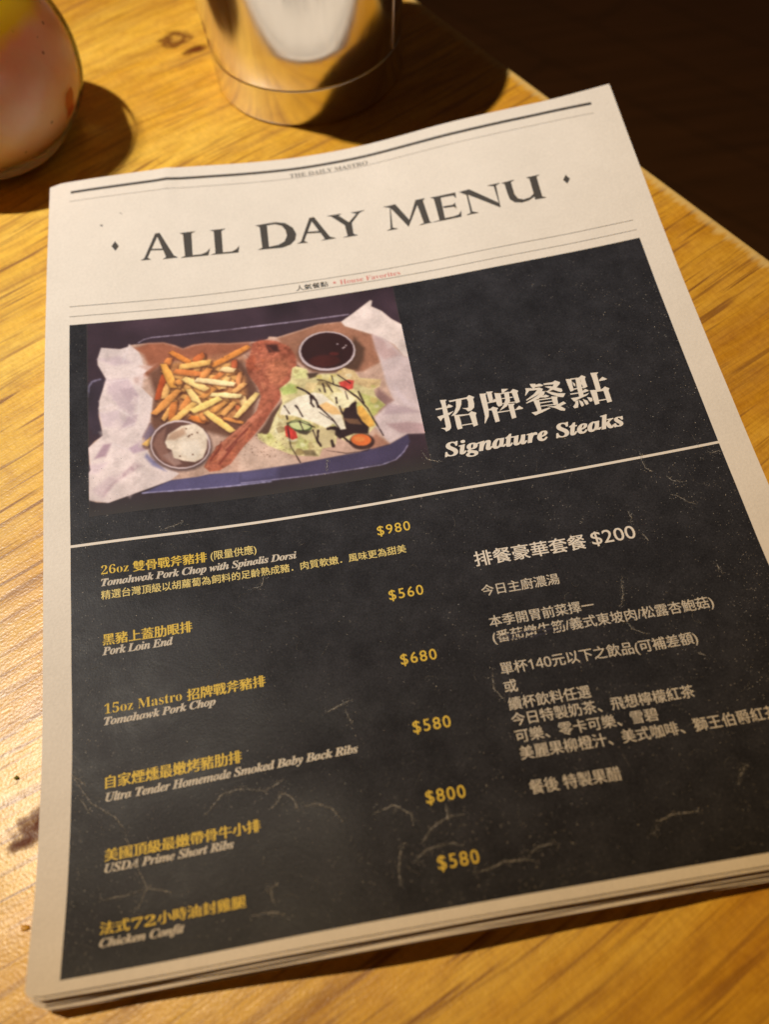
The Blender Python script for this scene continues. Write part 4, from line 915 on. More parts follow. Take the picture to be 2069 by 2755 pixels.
["P",[[108.1,68.5],[107.1,70.3],[104.6,70.1],[104.5,67.3],[106.7,66.4]],[140,112,70],0.23,0.38,0.04],
["P",[[101.8,62.1],[100.1,63.3],[98.0,62.1],[97.6,60.2],[100.2,60.7]],[238,226,170],0.29,0.64,0.04],
["P",[[98.1,59.7],[97.1,61.2],[95.5,59.5],[96.0,58.0],[98.0,58.3]],[224,190,120],0.37,0.7,0.04],
["P",[[103.0,77.7],[103.5,76.0],[105.4,76.4],[106.0,79.3],[103.4,79.8]],[246,236,200],0.28,0.71,0.04],
["P",[[111.6,44.8],[113.5,45.3],[113.5,48.0],[111.8,47.9],[111.0,46.9]],[238,226,170],0.32,0.72,0.04],
["P",[[128.9,65.3],[128.0,67.5],[125.9,68.8],[124.2,66.0],[126.2,65.1]],[190,186,104],0.32,0.66,0.04],
["P",[[107.2,49.3],[108.0,47.1],[110.2,47.2],[110.5,49.6],[109.1,50.3]],[140,112,70],0.29,0.63,0.04],
["P",[[127.6,64.9],[126.8,64.1],[127.3,63.0],[129.1,63.4],[128.6,64.6]],[238,226,170],0.37,0.67,0.04],
["P",[[127.1,62.5],[125.8,61.0],[126.0,58.8],[128.5,59.5],[129.1,61.3]],[224,190,120],0.25,0.67,0.04],
["P",[[101.5,79.6],[101.6,78.5],[102.9,78.8],[102.8,79.5],[102.2,80.2]],[190,186,104],0.16,0.36,0.04],
["P",[[95.8,40.3],[95.2,39.2],[96.1,37.8],[97.7,38.8],[97.1,40.1]],[140,112,70],0.15,0.44,0.04],
["P",[[94.5,47.3],[95.8,46.4],[96.8,46.9],[97.3,48.4],[95.6,48.2]],[224,190,120],0.16,0.6,0.04],
["P",[[82.5,69.1],[82.8,71.1],[80.8,71.8],[80.3,70.1],[80.9,68.3]],[190,186,104],0.31,0.73,0.04],
["P",[[118.2,44.6],[119.9,44.9],[120.0,46.3],[118.7,47.1],[117.1,45.4]],[246,236,200],0.17,0.56,0.04],
["P",[[97.5,76.0],[99.3,76.7],[99.6,78.9],[97.2,80.3],[96.5,77.8]],[140,112,70],0.41,0.4,0.04],
["P",[[114.4,42.4],[115.4,42.2],[116.6,43.1],[115.5,43.8],[114.4,43.9]],[224,190,120],0.23,0.54,0.04],
["P",[[125.0,71.0],[123.9,72.4],[122.4,71.5],[122.5,70.1],[123.8,69.8]],[236,214,160],0.17,0.43,0.04],
["P",[[123.7,72.5],[122.5,69.8],[124.9,68.0],[126.4,69.8],[125.8,72.2]],[190,186,104],0.23,0.69,0.04],
["P",[[93.8,56.5],[93.1,55.1],[94.1,54.0],[95.6,54.9],[95.1,56.6]],[140,112,70],0.22,0.72,0.04],
["P",[[102.7,76.9],[101.9,75.1],[104.0,74.1],[105.2,75.7],[103.9,77.6]],[246,236,200],0.4,0.39,0.04],
["P",[[86.4,65.9],[85.0,65.7],[85.7,64.0],[86.9,63.8],[87.7,65.6]],[140,112,70],0.48,0.45,0.04],
["P",[[97.4,63.5],[99.0,65.7],[97.0,67.1],[94.4,66.5],[95.0,63.8]],[238,226,170],0.36,0.51,0.04],
["P",[[84.4,66.4],[87.2,66.5],[86.4,68.8],[84.8,69.8],[84.0,68.2]],[246,236,200],0.27,0.75,0.04],
["P",[[117.3,70.4],[115.7,70.4],[114.5,69.2],[116.0,68.6],[117.5,68.9]],[236,214,160],0.16,0.66,0.04],
["P",[[98.2,52.1],[100.2,54.0],[99.0,56.5],[96.9,56.0],[95.8,53.9]],[140,112,70],0.45,0.58,0.04],
["P",[[113.0,48.7],[112.1,48.2],[112.1,46.4],[113.5,46.5],[114.1,47.8]],[238,226,170],0.42,0.66,0.04],
["P",[[119.9,54.9],[118.7,55.5],[117.6,54.5],[118.4,53.6],[119.2,54.1]],[190,186,104],0.27,0.56,0.04],
["P",[[106.5,73.6],[106.5,71.7],[108.0,70.8],[108.8,72.6],[108.1,74.4]],[140,112,70],0.19,0.66,0.04],
["P",[[100.9,73.5],[101.5,72.8],[102.6,73.4],[102.5,74.1],[101.4,74.4]],[140,112,70],0.17,0.53,0.04],
["P",[[96.6,76.1],[95.5,76.5],[95.6,75.3],[95.9,74.3],[96.6,75.2]],[168,150,92],0.21,0.75,0.04],
["P",[[103.2,59.6],[102.3,57.5],[104.3,57.3],[105.4,57.8],[105.1,60.0]],[140,112,70],0.39,0.58,0.04],
["P",[[100.2,48.7],[102.2,49.8],[102.3,51.6],[100.3,52.7],[99.6,50.7]],[224,190,120],0.33,0.4,0.04],
["P",[[95.9,70.5],[93.7,70.1],[94.1,67.6],[95.3,67.3],[97.3,68.5]],[236,214,160],0.16,0.37,0.04],
["P",[[100.2,76.9],[100.5,77.9],[99.5,78.7],[98.6,77.8],[98.7,76.8]],[238,226,170],0.3,0.48,0.04],
["P",[[97.9,63.4],[96.7,62.8],[96.4,61.7],[97.5,61.0],[98.1,62.1]],[224,190,120],0.22,0.69,0.04],
["P",[[119.8,63.9],[118.5,64.4],[118.6,62.5],[119.4,62.4],[120.1,62.9]],[224,190,120],0.44,0.69,0.04],
["P",[[94.8,71.6],[95.4,74.0],[93.3,75.4],[91.9,73.2],[93.1,70.9]],[212,204,130],0.25,0.42,0.04],
["P",[[124.8,68.8],[123.0,68.6],[122.3,65.7],[124.6,64.5],[126.5,66.4]],[190,186,104],0.15,0.39,0.04],
["P",[[102.9,77.3],[102.6,78.2],[101.6,78.0],[101.0,77.3],[101.9,77.0]],[168,150,92],0.21,0.38,0.04],
["P",[[92.9,74.7],[92.0,76.2],[88.9,75.6],[89.4,73.4],[91.7,72.9]],[168,150,92],0.37,0.73,0.04],
["P",[[100.7,54.9],[101.1,55.8],[100.6,56.2],[99.6,55.9],[99.9,55.2]],[238,226,170],0.17,0.71,0.04],
["P",[[105.7,45.5],[106.9,45.2],[108.3,47.7],[106.3,48.8],[104.3,47.9]],[140,112,70],0.28,0.61,0.04],
["P",[[111.9,48.1],[111.4,46.5],[112.0,45.3],[114.3,46.3],[113.9,48.5]],[238,226,170],0.15,0.65,0.04],
["P",[[101.4,75.7],[101.5,76.6],[99.8,76.8],[99.4,75.8],[99.9,74.3]],[212,204,130],0.5,0.72,0.04],
["P",[[101.0,82.7],[100.3,83.0],[99.5,82.5],[99.8,81.4],[100.8,81.5]],[238,226,170],0.24,0.44,0.04],
["P",[[124.0,61.7],[123.1,60.7],[123.3,59.7],[124.8,59.2],[126.0,61.2]],[212,204,130],0.26,0.7,0.04],
["P",[[88.9,79.4],[88.2,77.7],[90.1,77.5],[91.4,78.4],[90.5,79.3]],[190,186,104],0.37,0.46,0.04],
["P",[[99.0,68.6],[100.7,67.8],[102.9,69.5],[101.1,71.7],[99.2,70.2]],[190,186,104],0.41,0.6,0.04],
["P",[[118.0,60.1],[117.4,59.2],[117.4,58.4],[118.6,58.1],[119.2,59.5]],[246,236,200],0.34,0.7,0.04],
["P",[[90.3,58.7],[89.1,56.5],[91.2,54.4],[93.7,56.2],[93.2,58.7]],[238,226,170],0.45,0.54,0.04],
["P",[[110.2,68.8],[110.3,70.8],[108.0,70.4],[108.1,68.8],[109.2,67.8]],[190,186,104],0.26,0.58,0.04],
["P",[[101.5,74.5],[102.4,74.0],[103.4,74.2],[103.1,75.9],[102.0,75.8]],[168,150,92],0.37,0.46,0.04],
["P",[[88.6,66.9],[90.5,66.5],[91.1,69.2],[88.8,69.5],[87.4,68.1]],[246,236,200],0.2,0.74,0.04],
["P",[[117.2,49.6],[117.0,48.2],[117.8,46.7],[119.7,48.3],[118.8,50.0]],[238,226,170],0.39,0.67,0.04],
["P",[[82.9,76.3],[82.0,74.3],[83.7,73.3],[85.4,74.8],[84.4,77.5]],[238,226,170],0.37,0.52,0.04],
["P",[[93.7,79.4],[94.0,80.1],[94.0,81.0],[92.9,80.9],[93.0,79.8]],[190,186,104],0.38,0.74,0.04],
["P",[[85.2,69.5],[84.5,66.5],[87.0,65.9],[89.1,68.0],[87.3,69.2]],[140,112,70],0.25,0.67,0.04],
["P",[[89.7,71.3],[92.4,72.2],[92.9,74.5],[90.9,74.9],[88.4,73.6]],[246,236,200],0.37,0.71,0.04],
["P",[[92.7,64.5],[93.5,62.0],[96.3,63.2],[95.8,64.9],[94.5,65.5]],[168,150,92],0.26,0.66,0.04],
["P",[[101.4,77.3],[101.7,76.7],[103.0,76.6],[102.7,77.9],[101.8,78.5]],[246,236,200],0.49,0.58,0.04],
["P",[[107.3,45.6],[107.0,42.5],[109.8,42.8],[111.5,44.6],[109.5,45.7]],[246,236,200],0.25,0.4,0.04],
["P",[[115.9,63.4],[114.6,62.8],[115.7,61.1],[117.0,61.7],[117.4,63.3]],[168,150,92],0.27,0.56,0.04],
["P",[[117.8,69.4],[119.2,71.1],[117.3,73.0],[115.5,71.2],[115.2,69.1]],[212,204,130],0.23,0.49,0.04],
["P",[[120.9,60.1],[121.6,62.7],[119.9,63.9],[118.7,62.5],[118.3,61.0]],[190,186,104],0.42,0.7,0.04],
["P",[[123.0,60.5],[125.4,61.4],[125.2,63.3],[122.4,64.1],[120.5,61.2]],[190,186,104],0.34,0.42,0.04],
["P",[[128.0,62.9],[128.9,63.4],[129.1,64.4],[128.0,64.5],[127.5,63.9]],[246,236,200],0.32,0.36,0.04],
["P",[[95.2,81.4],[92.7,82.0],[90.7,80.6],[92.3,78.2],[94.0,78.8]],[140,112,70],0.29,0.69,0.04],
["P",[[109.2,46.8],[108.6,45.7],[109.6,45.3],[110.0,45.8],[110.0,46.7]],[236,214,160],0.37,0.61,0.04],
["P",[[95.4,76.3],[96.2,77.4],[94.6,78.3],[93.6,77.2],[94.1,75.6]],[246,236,200],0.32,0.52,0.04],
["P",[[100.9,63.5],[102.6,62.3],[104.4,63.3],[103.5,65.7],[101.3,66.5]],[212,204,130],0.29,0.51,0.04],
["P",[[89.8,55.9],[90.7,56.0],[90.5,57.2],[89.5,57.5],[89.3,56.4]],[190,186,104],0.26,0.62,0.04],
["P",[[111.8,73.8],[110.6,71.7],[111.5,69.8],[113.6,70.7],[113.2,72.7]],[168,150,92],0.21,0.41,0.04],
["P",[[77.5,69.6],[77.7,68.3],[78.5,67.7],[79.0,68.9],[78.3,69.8]],[212,204,130],0.27,0.41,0.04],
["P",[[88.7,60.2],[88.7,62.5],[86.7,62.3],[86.0,60.2],[87.6,59.1]],[224,190,120],0.24,0.48,0.04],
["P",[[107.6,72.3],[109.2,72.3],[110.4,73.5],[109.2,75.4],[107.9,74.1]],[190,186,104],0.39,0.68,0.04],
["P",[[101.2,65.9],[102.3,65.9],[103.2,66.8],[102.4,68.4],[100.9,67.6]],[236,214,160],0.45,0.54,0.04],
["P",[[101.3,66.7],[102.9,68.2],[102.5,69.7],[99.9,70.3],[99.4,67.7]],[140,112,70],0.39,0.35,0.04],
["P",[[103.7,68.6],[102.1,65.8],[104.8,64.7],[106.7,65.9],[106.0,68.4]],[140,112,70],0.17,0.55,0.04],
["P",[[94.0,58.4],[91.5,56.8],[91.7,54.8],[94.5,54.0],[95.9,56.2]],[190,186,104],0.39,0.71,0.04],
["P",[[89.7,54.5],[91.1,54.5],[91.3,56.2],[90.0,56.5],[89.2,55.9]],[246,236,200],0.44,0.53,0.04],
["P",[[113.8,68.2],[113.1,67.0],[114.9,66.1],[116.0,67.9],[115.1,69.3]],[246,236,200],0.36,0.7,0.04],
["P",[[96.2,48.7],[95.2,48.8],[93.9,47.9],[94.9,46.8],[96.7,46.8]],[190,186,104],0.37,0.64,0.04],
["P",[[115.2,61.5],[119.7,59.5],[119.5,66.0],[123.4,73.2],[122.5,76.7],[116.6,75.5],[110.4,77.0],[106.8,72.2],[107.5,70.1],[113.6,72.6],[113.2,64.8]],[46,28,30],0.4,0.97,0],
["P",[[112.9,67.0],[119.2,68.7],[120.6,71.8],[115.5,70.3]],[130,92,66],0.5,0.8,0],
["P",[[99.5,69.9],[105.6,70.2],[109.1,72.6],[107.7,80.0],[102.1,79.8],[100.0,75.0]],[205,184,138],0.5,0.9,0],
["P",[[88.5,55.9],[95.5,52.5],[102.6,51.5],[106.3,53.1],[110.2,58.6],[112.1,61.8],[113.6,72.6],[111.3,72.6],[108.8,69.0],[105.5,70.6],[99.3,65.7],[92.9,61.8],[86.9,60.2]],[249,234,208],0.3,1.0,0.03],
["P",[[109.2,54.6],[111.7,53.3],[116.2,54.6],[118.6,59.3],[116.3,62.1],[113.6,62.1],[110.9,59.2]],[240,226,182],0.3,1.0,0.04],
["P",[[103.6,58.7],[107.3,57.5],[111.4,61.2],[112.8,65.1],[109.0,64.4],[105.9,61.9]],[240,190,124],0.5,0.95,0],
["P",[[112.9,50.6],[115.1,51.5],[119.9,58.6],[117.5,59.1]],[244,226,190],0.4,0.9,0],
["P",[[120.1,62.4],[122.0,62.3],[125.7,70.9],[125.7,73.2],[123.4,73.7],[120.9,70.0],[119.6,65.6]],[224,168,80],0.3,1.0,0.06],
["P",[[99.8,69.1],[99.4,69.8],[98.8,70.3],[97.8,70.6],[96.7,70.7],[95.4,70.6],[94.1,70.2],[92.8,69.7],[91.6,69.0],[90.7,68.2],[90.0,67.3],[89.6,66.5],[89.6,65.7],[89.9,65.0],[90.6,64.5],[91.5,64.1],[92.7,64.0],[94.0,64.2],[95.3,64.5],[96.6,65.0],[97.8,65.8],[98.8,66.6],[99.4,67.4],[99.8,68.3]],[92,102,60],0.2,1.0,0],
["P",[[99.0,68.5],[98.8,69.0],[98.2,69.4],[97.4,69.6],[96.5,69.7],[95.4,69.5],[94.2,69.2],[93.2,68.8],[92.2,68.2],[91.4,67.6],[90.8,66.9],[90.5,66.2],[90.4,65.6],[90.7,65.1],[91.2,64.7],[92.0,64.5],[93.0,64.5],[94.1,64.6],[95.2,64.9],[96.3,65.3],[97.3,65.9],[98.1,66.6],[98.7,67.2],[99.0,67.9]],[214,216,150],0.3,1.0,0],
["P",[[92.4,69.2],[99.4,70.8],[97.0,72.4],[94.1,71.1]],[70,56,46],0.5,0.9,0],
["P",[[88.3,66.5],[89.7,65.8],[92.7,70.0],[93.1,73.2],[90.8,73.7],[88.3,71.5]],[206,62,52],0.25,1.0,0.08],
["P",[[113.9,48.5],[118.0,47.8],[120.5,48.8],[119.5,52.9],[116.4,53.2],[114.4,50.9]],[214,76,66],0.25,1.0,0.08],
["P",[[124.5,81.2],[124.1,82.2],[123.5,83.0],[122.5,83.7],[121.4,84.1],[120.1,84.2],[118.8,84.1],[117.5,83.7],[116.3,83.1],[115.3,82.2],[114.6,81.2],[114.2,80.2],[114.2,79.1],[114.5,78.1],[115.2,77.2],[116.1,76.5],[117.3,76.1],[118.6,76.0],[120.0,76.1],[121.3,76.5],[122.5,77.1],[123.4,78.0],[124.1,79.0],[124.5,80.1]],[58,34,32],0.6,0.9,0],
["P",[[123.2,80.2],[122.9,80.9],[122.3,81.5],[121.6,81.9],[120.7,82.2],[119.6,82.2],[118.6,82.0],[117.5,81.7],[116.6,81.1],[115.9,80.4],[115.3,79.7],[115.0,78.9],[115.0,78.1],[115.3,77.4],[115.9,76.8],[116.6,76.4],[117.6,76.2],[118.6,76.1],[119.7,76.3],[120.7,76.7],[121.6,77.2],[122.4,77.9],[122.9,78.7],[123.2,79.5]],[224,112,56],0.3,1.0,0],
["P",[[120.6,79.2],[120.5,79.5],[120.2,79.7],[119.8,79.9],[119.3,80.0],[118.8,80.0],[118.2,79.9],[117.6,79.7],[117.1,79.4],[116.7,79.1],[116.4,78.7],[116.3,78.4],[116.3,78.0],[116.4,77.7],[116.7,77.4],[117.1,77.2],[117.6,77.2],[118.1,77.2],[118.7,77.3],[119.2,77.5],[119.8,77.7],[120.2,78.1],[120.5,78.4],[120.6,78.8]],[240,150,80],0.6,0.7,0],
["L",[[95.9,47.6],[98.9,49.8],[101.3,52.6],[100.8,56.8],[101.7,58.8]],[46,28,28],0.96,0.14,0.9],
["L",[[101.6,53.2],[103.2,56.3],[103.6,59.2]],[46,28,28],1.16,0.14,0.9],
["L",[[103.6,58.7],[106.2,62.9],[108.7,66.6],[111.0,72.1]],[46,28,28],0.62,0.14,0.9],
["L",[[89.3,56.0],[91.1,60.5]],[46,28,28],0.46,0.14,0.9],
["L",[[94.2,56.7],[95.1,58.9],[96.4,62.9]],[46,28,28],0.54,0.14,0.9],
["L",[[89.7,61.2],[89.9,63.0]],[46,28,28],0.69,0.14,0.9],
["L",[[89.5,64.8],[89.6,70.3],[89.7,76.7],[91.4,81.4],[92.8,85.5]],[46,28,28],0.46,0.14,0.9],
["L",[[94.8,65.1],[95.9,70.1]],[46,28,28],0.54,0.14,0.9],
["L",[[89.7,64.9],[94.8,65.1],[100.8,69.2]],[46,28,28],0.35,0.14,0.9],
["L",[[105.0,45.3],[108.0,46.3],[112.2,49.6],[115.8,51.7],[120.8,57.9],[124.1,64.2],[126.1,71.0],[128.6,78.8]],[46,28,28],0.58,0.14,0.9],
["L",[[107.0,47.6],[107.5,52.4]],[46,28,28],0.69,0.14,0.9],
["L",[[108.6,47.4],[110.6,53.0]],[46,28,28],0.46,0.14,0.9],
["L",[[111.4,44.4],[111.6,48.5]],[46,28,28],0.54,0.14,0.9],
["L",[[113.9,44.4],[118.8,49.9]],[46,28,28],0.54,0.14,0.9],
["L",[[111.7,56.1],[111.7,58.9]],[46,28,28],0.85,0.14,0.9],
["L",[[116.0,53.6],[116.5,58.0]],[46,28,28],0.39,0.14,0.9],
["L",[[99.8,70.4],[101.2,77.5]],[46,28,28],0.54,0.14,0.9],
["L",[[102.0,71.3],[101.0,76.1],[102.2,79.0]],[46,28,28],0.93,0.14,0.9],
["L",[[106.9,77.2],[107.3,80.0]],[46,28,28],1.31,0.14,0.9],
["L",[[106.2,71.2],[109.3,70.9],[110.8,73.5]],[46,28,28],1.31,0.14,0.9],
["L",[[121.6,54.8],[123.0,61.1]],[46,28,28],0.62,0.14,0.9],
["L",[[104.1,81.6],[112.0,84.5],[120.9,84.9],[124.0,81.5]],[46,28,28],0.27,0.14,0.9],
["L",[[111.7,75.9],[114.5,80.0]],[46,28,28],0.77,0.14,0.9],
["L",[[105.1,50.1],[105.5,51.6]],[46,28,28],0.62,0.14,0.9],
["L",[[94.2,56.9],[94.8,58.2]],[46,28,28],0.93,0.14,0.9],
["L",[[112.6,60.9],[113.2,64.8]],[46,28,28],0.85,0.14,0.9],
["L",[[119.6,60.5],[117.2,63.7]],[46,28,28],1.0,0.14,0.9],
["L",[[103.6,62.0],[109.3,68.1]],[46,28,28],0.31,0.14,0.9],
["P",[[72.8,70.4],[72.8,70.4],[72.7,70.5],[72.7,70.5],[72.6,70.5],[72.5,70.6],[72.5,70.6],[72.4,70.5],[72.3,70.5],[72.3,70.5],[72.3,70.4],[72.2,70.4],[72.2,70.3],[72.2,70.2],[72.3,70.2],[72.3,70.2],[72.4,70.1],[72.5,70.1],[72.5,70.1],[72.6,70.1],[72.7,70.2],[72.7,70.2],[72.7,70.3],[72.8,70.3]],[112,80,64],0.08,0.8,0],
["P",[[72.7,72.8],[72.7,72.9],[72.6,72.9],[72.6,72.9],[72.5,72.9],[72.5,73.0],[72.4,72.9],[72.4,72.9],[72.3,72.9],[72.3,72.9],[72.2,72.8],[72.2,72.8],[72.2,72.8],[72.2,72.7],[72.3,72.7],[72.3,72.7],[72.3,72.7],[72.4,72.7],[72.5,72.7],[72.5,72.7],[72.6,72.7],[72.6,72.7],[72.6,72.8],[72.7,72.8]],[112,80,64],0.08,0.8,0],
["P",[[85.6,71.0],[85.6,71.0],[85.5,71.1],[85.5,71.1],[85.5,71.2],[85.4,71.2],[85.3,71.2],[85.3,71.2],[85.2,71.1],[85.2,71.1],[85.2,71.0],[85.2,71.0],[85.2,70.9],[85.2,70.9],[85.2,70.8],[85.2,70.8],[85.3,70.8],[85.3,70.8],[85.4,70.8],[85.5,70.8],[85.5,70.8],[85.5,70.8],[85.6,70.9],[85.6,70.9]],[112,80,64],0.08,0.8,0],
["P",[[79.1,75.8],[79.1,75.9],[79.0,75.9],[79.0,76.0],[78.9,76.0],[78.9,76.0],[78.8,76.0],[78.7,76.0],[78.7,76.0],[78.6,75.9],[78.6,75.9],[78.6,75.8],[78.6,75.7],[78.6,75.7],[78.6,75.6],[78.7,75.5],[78.7,75.5],[78.8,75.5],[78.9,75.5],[78.9,75.5],[79.0,75.5],[79.0,75.6],[79.1,75.7],[79.1,75.7]],[112,80,64],0.08,0.8,0],
["P",[[76.2,76.1],[76.1,76.1],[76.1,76.2],[76.1,76.2],[76.0,76.2],[76.0,76.2],[75.9,76.2],[75.8,76.2],[75.8,76.2],[75.7,76.1],[75.7,76.1],[75.7,76.0],[75.7,76.0],[75.7,76.0],[75.7,75.9],[75.7,75.9],[75.8,75.9],[75.9,75.9],[75.9,75.9],[76.0,75.9],[76.0,75.9],[76.1,76.0],[76.1,76.0],[76.2,76.0]],[112,80,64],0.08,0.8,0],
["P",[[70.2,79.2],[70.2,79.2],[70.2,79.3],[70.2,79.3],[70.2,79.3],[70.1,79.3],[70.0,79.3],[70.0,79.3],[70.0,79.3],[69.9,79.2],[69.9,79.2],[69.9,79.2],[69.9,79.1],[69.9,79.1],[69.9,79.0],[69.9,79.0],[70.0,79.0],[70.0,79.0],[70.1,79.0],[70.1,79.0],[70.2,79.0],[70.2,79.0],[70.2,79.1],[70.2,79.1]],[112,80,64],0.08,0.8,0],
["P",[[88.0,77.3],[88.0,77.4],[88.0,77.5],[88.0,77.5],[87.9,77.5],[87.8,77.6],[87.8,77.5],[87.7,77.5],[87.7,77.5],[87.7,77.5],[87.6,77.4],[87.6,77.3],[87.6,77.3],[87.6,77.2],[87.7,77.1],[87.7,77.1],[87.7,77.1],[87.8,77.0],[87.8,77.0],[87.9,77.1],[88.0,77.1],[88.0,77.2],[88.0,77.2],[88.0,77.3]],[112,80,64],0.08,0.8,0],
["P",[[71.1,76.0],[71.1,76.0],[71.1,76.1],[71.0,76.1],[71.0,76.1],[71.0,76.1],[70.9,76.1],[70.8,76.1],[70.8,76.1],[70.8,76.0],[70.7,76.0],[70.7,76.0],[70.7,75.9],[70.7,75.9],[70.7,75.9],[70.8,75.9],[70.8,75.8],[70.9,75.8],[70.9,75.8],[71.0,75.8],[71.0,75.9],[71.1,75.9],[71.1,75.9],[71.1,76.0]],[112,80,64],0.08,0.8,0],
["P",[[83.0,80.8],[83.0,80.8],[83.0,80.9],[83.0,80.9],[83.0,81.0],[82.9,81.0],[82.8,81.0],[82.8,81.0],[82.8,80.9],[82.7,80.9],[82.7,80.8],[82.7,80.8],[82.7,80.7],[82.7,80.7],[82.7,80.6],[82.8,80.6],[82.8,80.5],[82.8,80.5],[82.9,80.5],[83.0,80.5],[83.0,80.6],[83.0,80.6],[83.0,80.7],[83.0,80.7]],[112,80,64],0.08,0.8,0],
["P",[[76.3,77.3],[76.3,77.3],[76.3,77.3],[76.2,77.4],[76.2,77.4],[76.1,77.4],[76.1,77.4],[76.0,77.4],[75.9,77.3],[75.9,77.3],[75.8,77.3],[75.8,77.2],[75.8,77.2],[75.8,77.2],[75.9,77.1],[75.9,77.1],[76.0,77.1],[76.0,77.1],[76.1,77.1],[76.2,77.1],[76.2,77.1],[76.3,77.2],[76.3,77.2],[76.3,77.2]],[112,80,64],0.08,0.8,0],
["P",[[86.8,78.0],[86.8,78.1],[86.7,78.1],[86.7,78.2],[86.6,78.2],[86.6,78.2],[86.5,78.2],[86.4,78.2],[86.4,78.2],[86.3,78.1],[86.3,78.1],[86.3,78.0],[86.3,77.9],[86.3,77.9],[86.3,77.8],[86.4,77.8],[86.4,77.7],[86.5,77.7],[86.5,77.7],[86.6,77.7],[86.7,77.8],[86.7,77.8],[86.8,77.9],[86.8,78.0]],[112,80,64],0.08,0.8,0],
["P",[[78.9,77.9],[78.8,77.9],[78.8,78.0],[78.8,78.0],[78.7,78.0],[78.6,78.0],[78.6,78.0],[78.5,78.0],[78.4,78.0],[78.4,77.9],[78.3,77.9],[78.3,77.8],[78.3,77.8],[78.3,77.8],[78.4,77.8],[78.4,77.7],[78.5,77.7],[78.5,77.7],[78.6,77.7],[78.7,77.8],[78.7,77.8],[78.8,77.8],[78.8,77.8],[78.8,77.9]],[112,80,64],0.08,0.8,0],
["P",[[87.5,74.8],[87.5,74.9],[87.4,74.9],[87.4,74.9],[87.4,75.0],[87.3,75.0],[87.2,75.0],[87.2,74.9],[87.1,74.9],[87.1,74.9],[87.1,74.8],[87.0,74.8],[87.0,74.8],[87.0,74.7],[87.1,74.7],[87.1,74.7],[87.2,74.7],[87.2,74.7],[87.3,74.7],[87.3,74.7],[87.4,74.7],[87.4,74.7],[87.5,74.8],[87.5,74.8]],[112,80,64],0.08,0.8,0],
["P",[[84.7,73.1],[84.7,73.1],[84.7,73.2],[84.6,73.2],[84.6,73.2],[84.5,73.2],[84.4,73.2],[84.3,73.2],[84.3,73.2],[84.2,73.1],[84.2,73.1],[84.2,73.0],[84.2,73.0],[84.2,73.0],[84.2,72.9],[84.2,72.9],[84.3,72.9],[84.4,72.9],[84.5,72.9],[84.5,72.9],[84.6,72.9],[84.6,73.0],[84.7,73.0],[84.7,73.0]],[112,80,64],0.08,0.8,0],
["P",[[81.9,73.9],[81.8,74.0],[81.8,74.0],[81.8,74.0],[81.7,74.0],[81.7,74.1],[81.6,74.0],[81.5,74.0],[81.5,74.0],[81.4,74.0],[81.4,73.9],[81.4,73.9],[81.4,73.9],[81.4,73.8],[81.4,73.8],[81.5,73.8],[81.5,73.8],[81.6,73.7],[81.6,73.8],[81.7,73.8],[81.8,73.8],[81.8,73.8],[81.8,73.9],[81.9,73.9]],[112,80,64],0.08,0.8,0],
["P",[[74.0,77.0],[74.0,77.0],[74.0,77.1],[73.9,77.1],[73.9,77.1],[73.8,77.2],[73.8,77.1],[73.7,77.1],[73.6,77.1],[73.6,77.0],[73.5,77.0],[73.5,76.9],[73.5,76.9],[73.5,76.8],[73.6,76.8],[73.6,76.7],[73.7,76.7],[73.7,76.7],[73.8,76.7],[73.9,76.7],[73.9,76.8],[74.0,76.8],[74.0,76.8],[74.0,76.9]],[112,80,64],0.08,0.8,0],
["P",[[89.2,72.8],[89.2,72.8],[89.1,72.9],[89.1,72.9],[89.0,72.9],[89.0,72.9],[88.9,72.9],[88.8,72.9],[88.8,72.8],[88.7,72.8],[88.7,72.8],[88.6,72.7],[88.6,72.7],[88.7,72.7],[88.7,72.6],[88.7,72.6],[88.8,72.6],[88.9,72.6],[88.9,72.6],[89.0,72.6],[89.1,72.7],[89.1,72.7],[89.2,72.7],[89.2,72.8]],[112,80,64],0.08,0.8,0],
["P",[[89.4,78.1],[89.4,78.1],[89.4,78.2],[89.3,78.3],[89.3,78.3],[89.2,78.3],[89.2,78.3],[89.1,78.3],[89.0,78.2],[89.0,78.2],[89.0,78.1],[89.0,78.1],[89.0,78.0],[89.0,77.9],[89.0,77.8],[89.0,77.8],[89.1,77.8],[89.2,77.7],[89.2,77.7],[89.3,77.8],[89.3,77.8],[89.4,77.9],[89.4,77.9],[89.4,78.0]],[112,80,64],0.08,0.8,0],
["P",[[85.7,79.5],[85.7,79.5],[85.6,79.5],[85.6,79.6],[85.6,79.6],[85.5,79.6],[85.5,79.6],[85.5,79.6],[85.4,79.6],[85.4,79.5],[85.4,79.5],[85.4,79.5],[85.4,79.4],[85.4,79.4],[85.4,79.3],[85.4,79.3],[85.5,79.3],[85.5,79.3],[85.5,79.3],[85.6,79.3],[85.6,79.3],[85.6,79.3],[85.7,79.4],[85.7,79.4]],[112,80,64],0.08,0.8,0],
["P",[[74.5,78.4],[74.5,78.5],[74.4,78.5],[74.4,78.5],[74.4,78.6],[74.3,78.6],[74.3,78.6],[74.2,78.5],[74.2,78.5],[74.2,78.5],[74.2,78.5],[74.1,78.4],[74.1,78.4],[74.2,78.3],[74.2,78.3],[74.2,78.3],[74.2,78.2],[74.3,78.2],[74.3,78.2],[74.4,78.2],[74.4,78.3],[74.4,78.3],[74.5,78.3],[74.5,78.4]],[112,80,64],0.08,0.8,0],
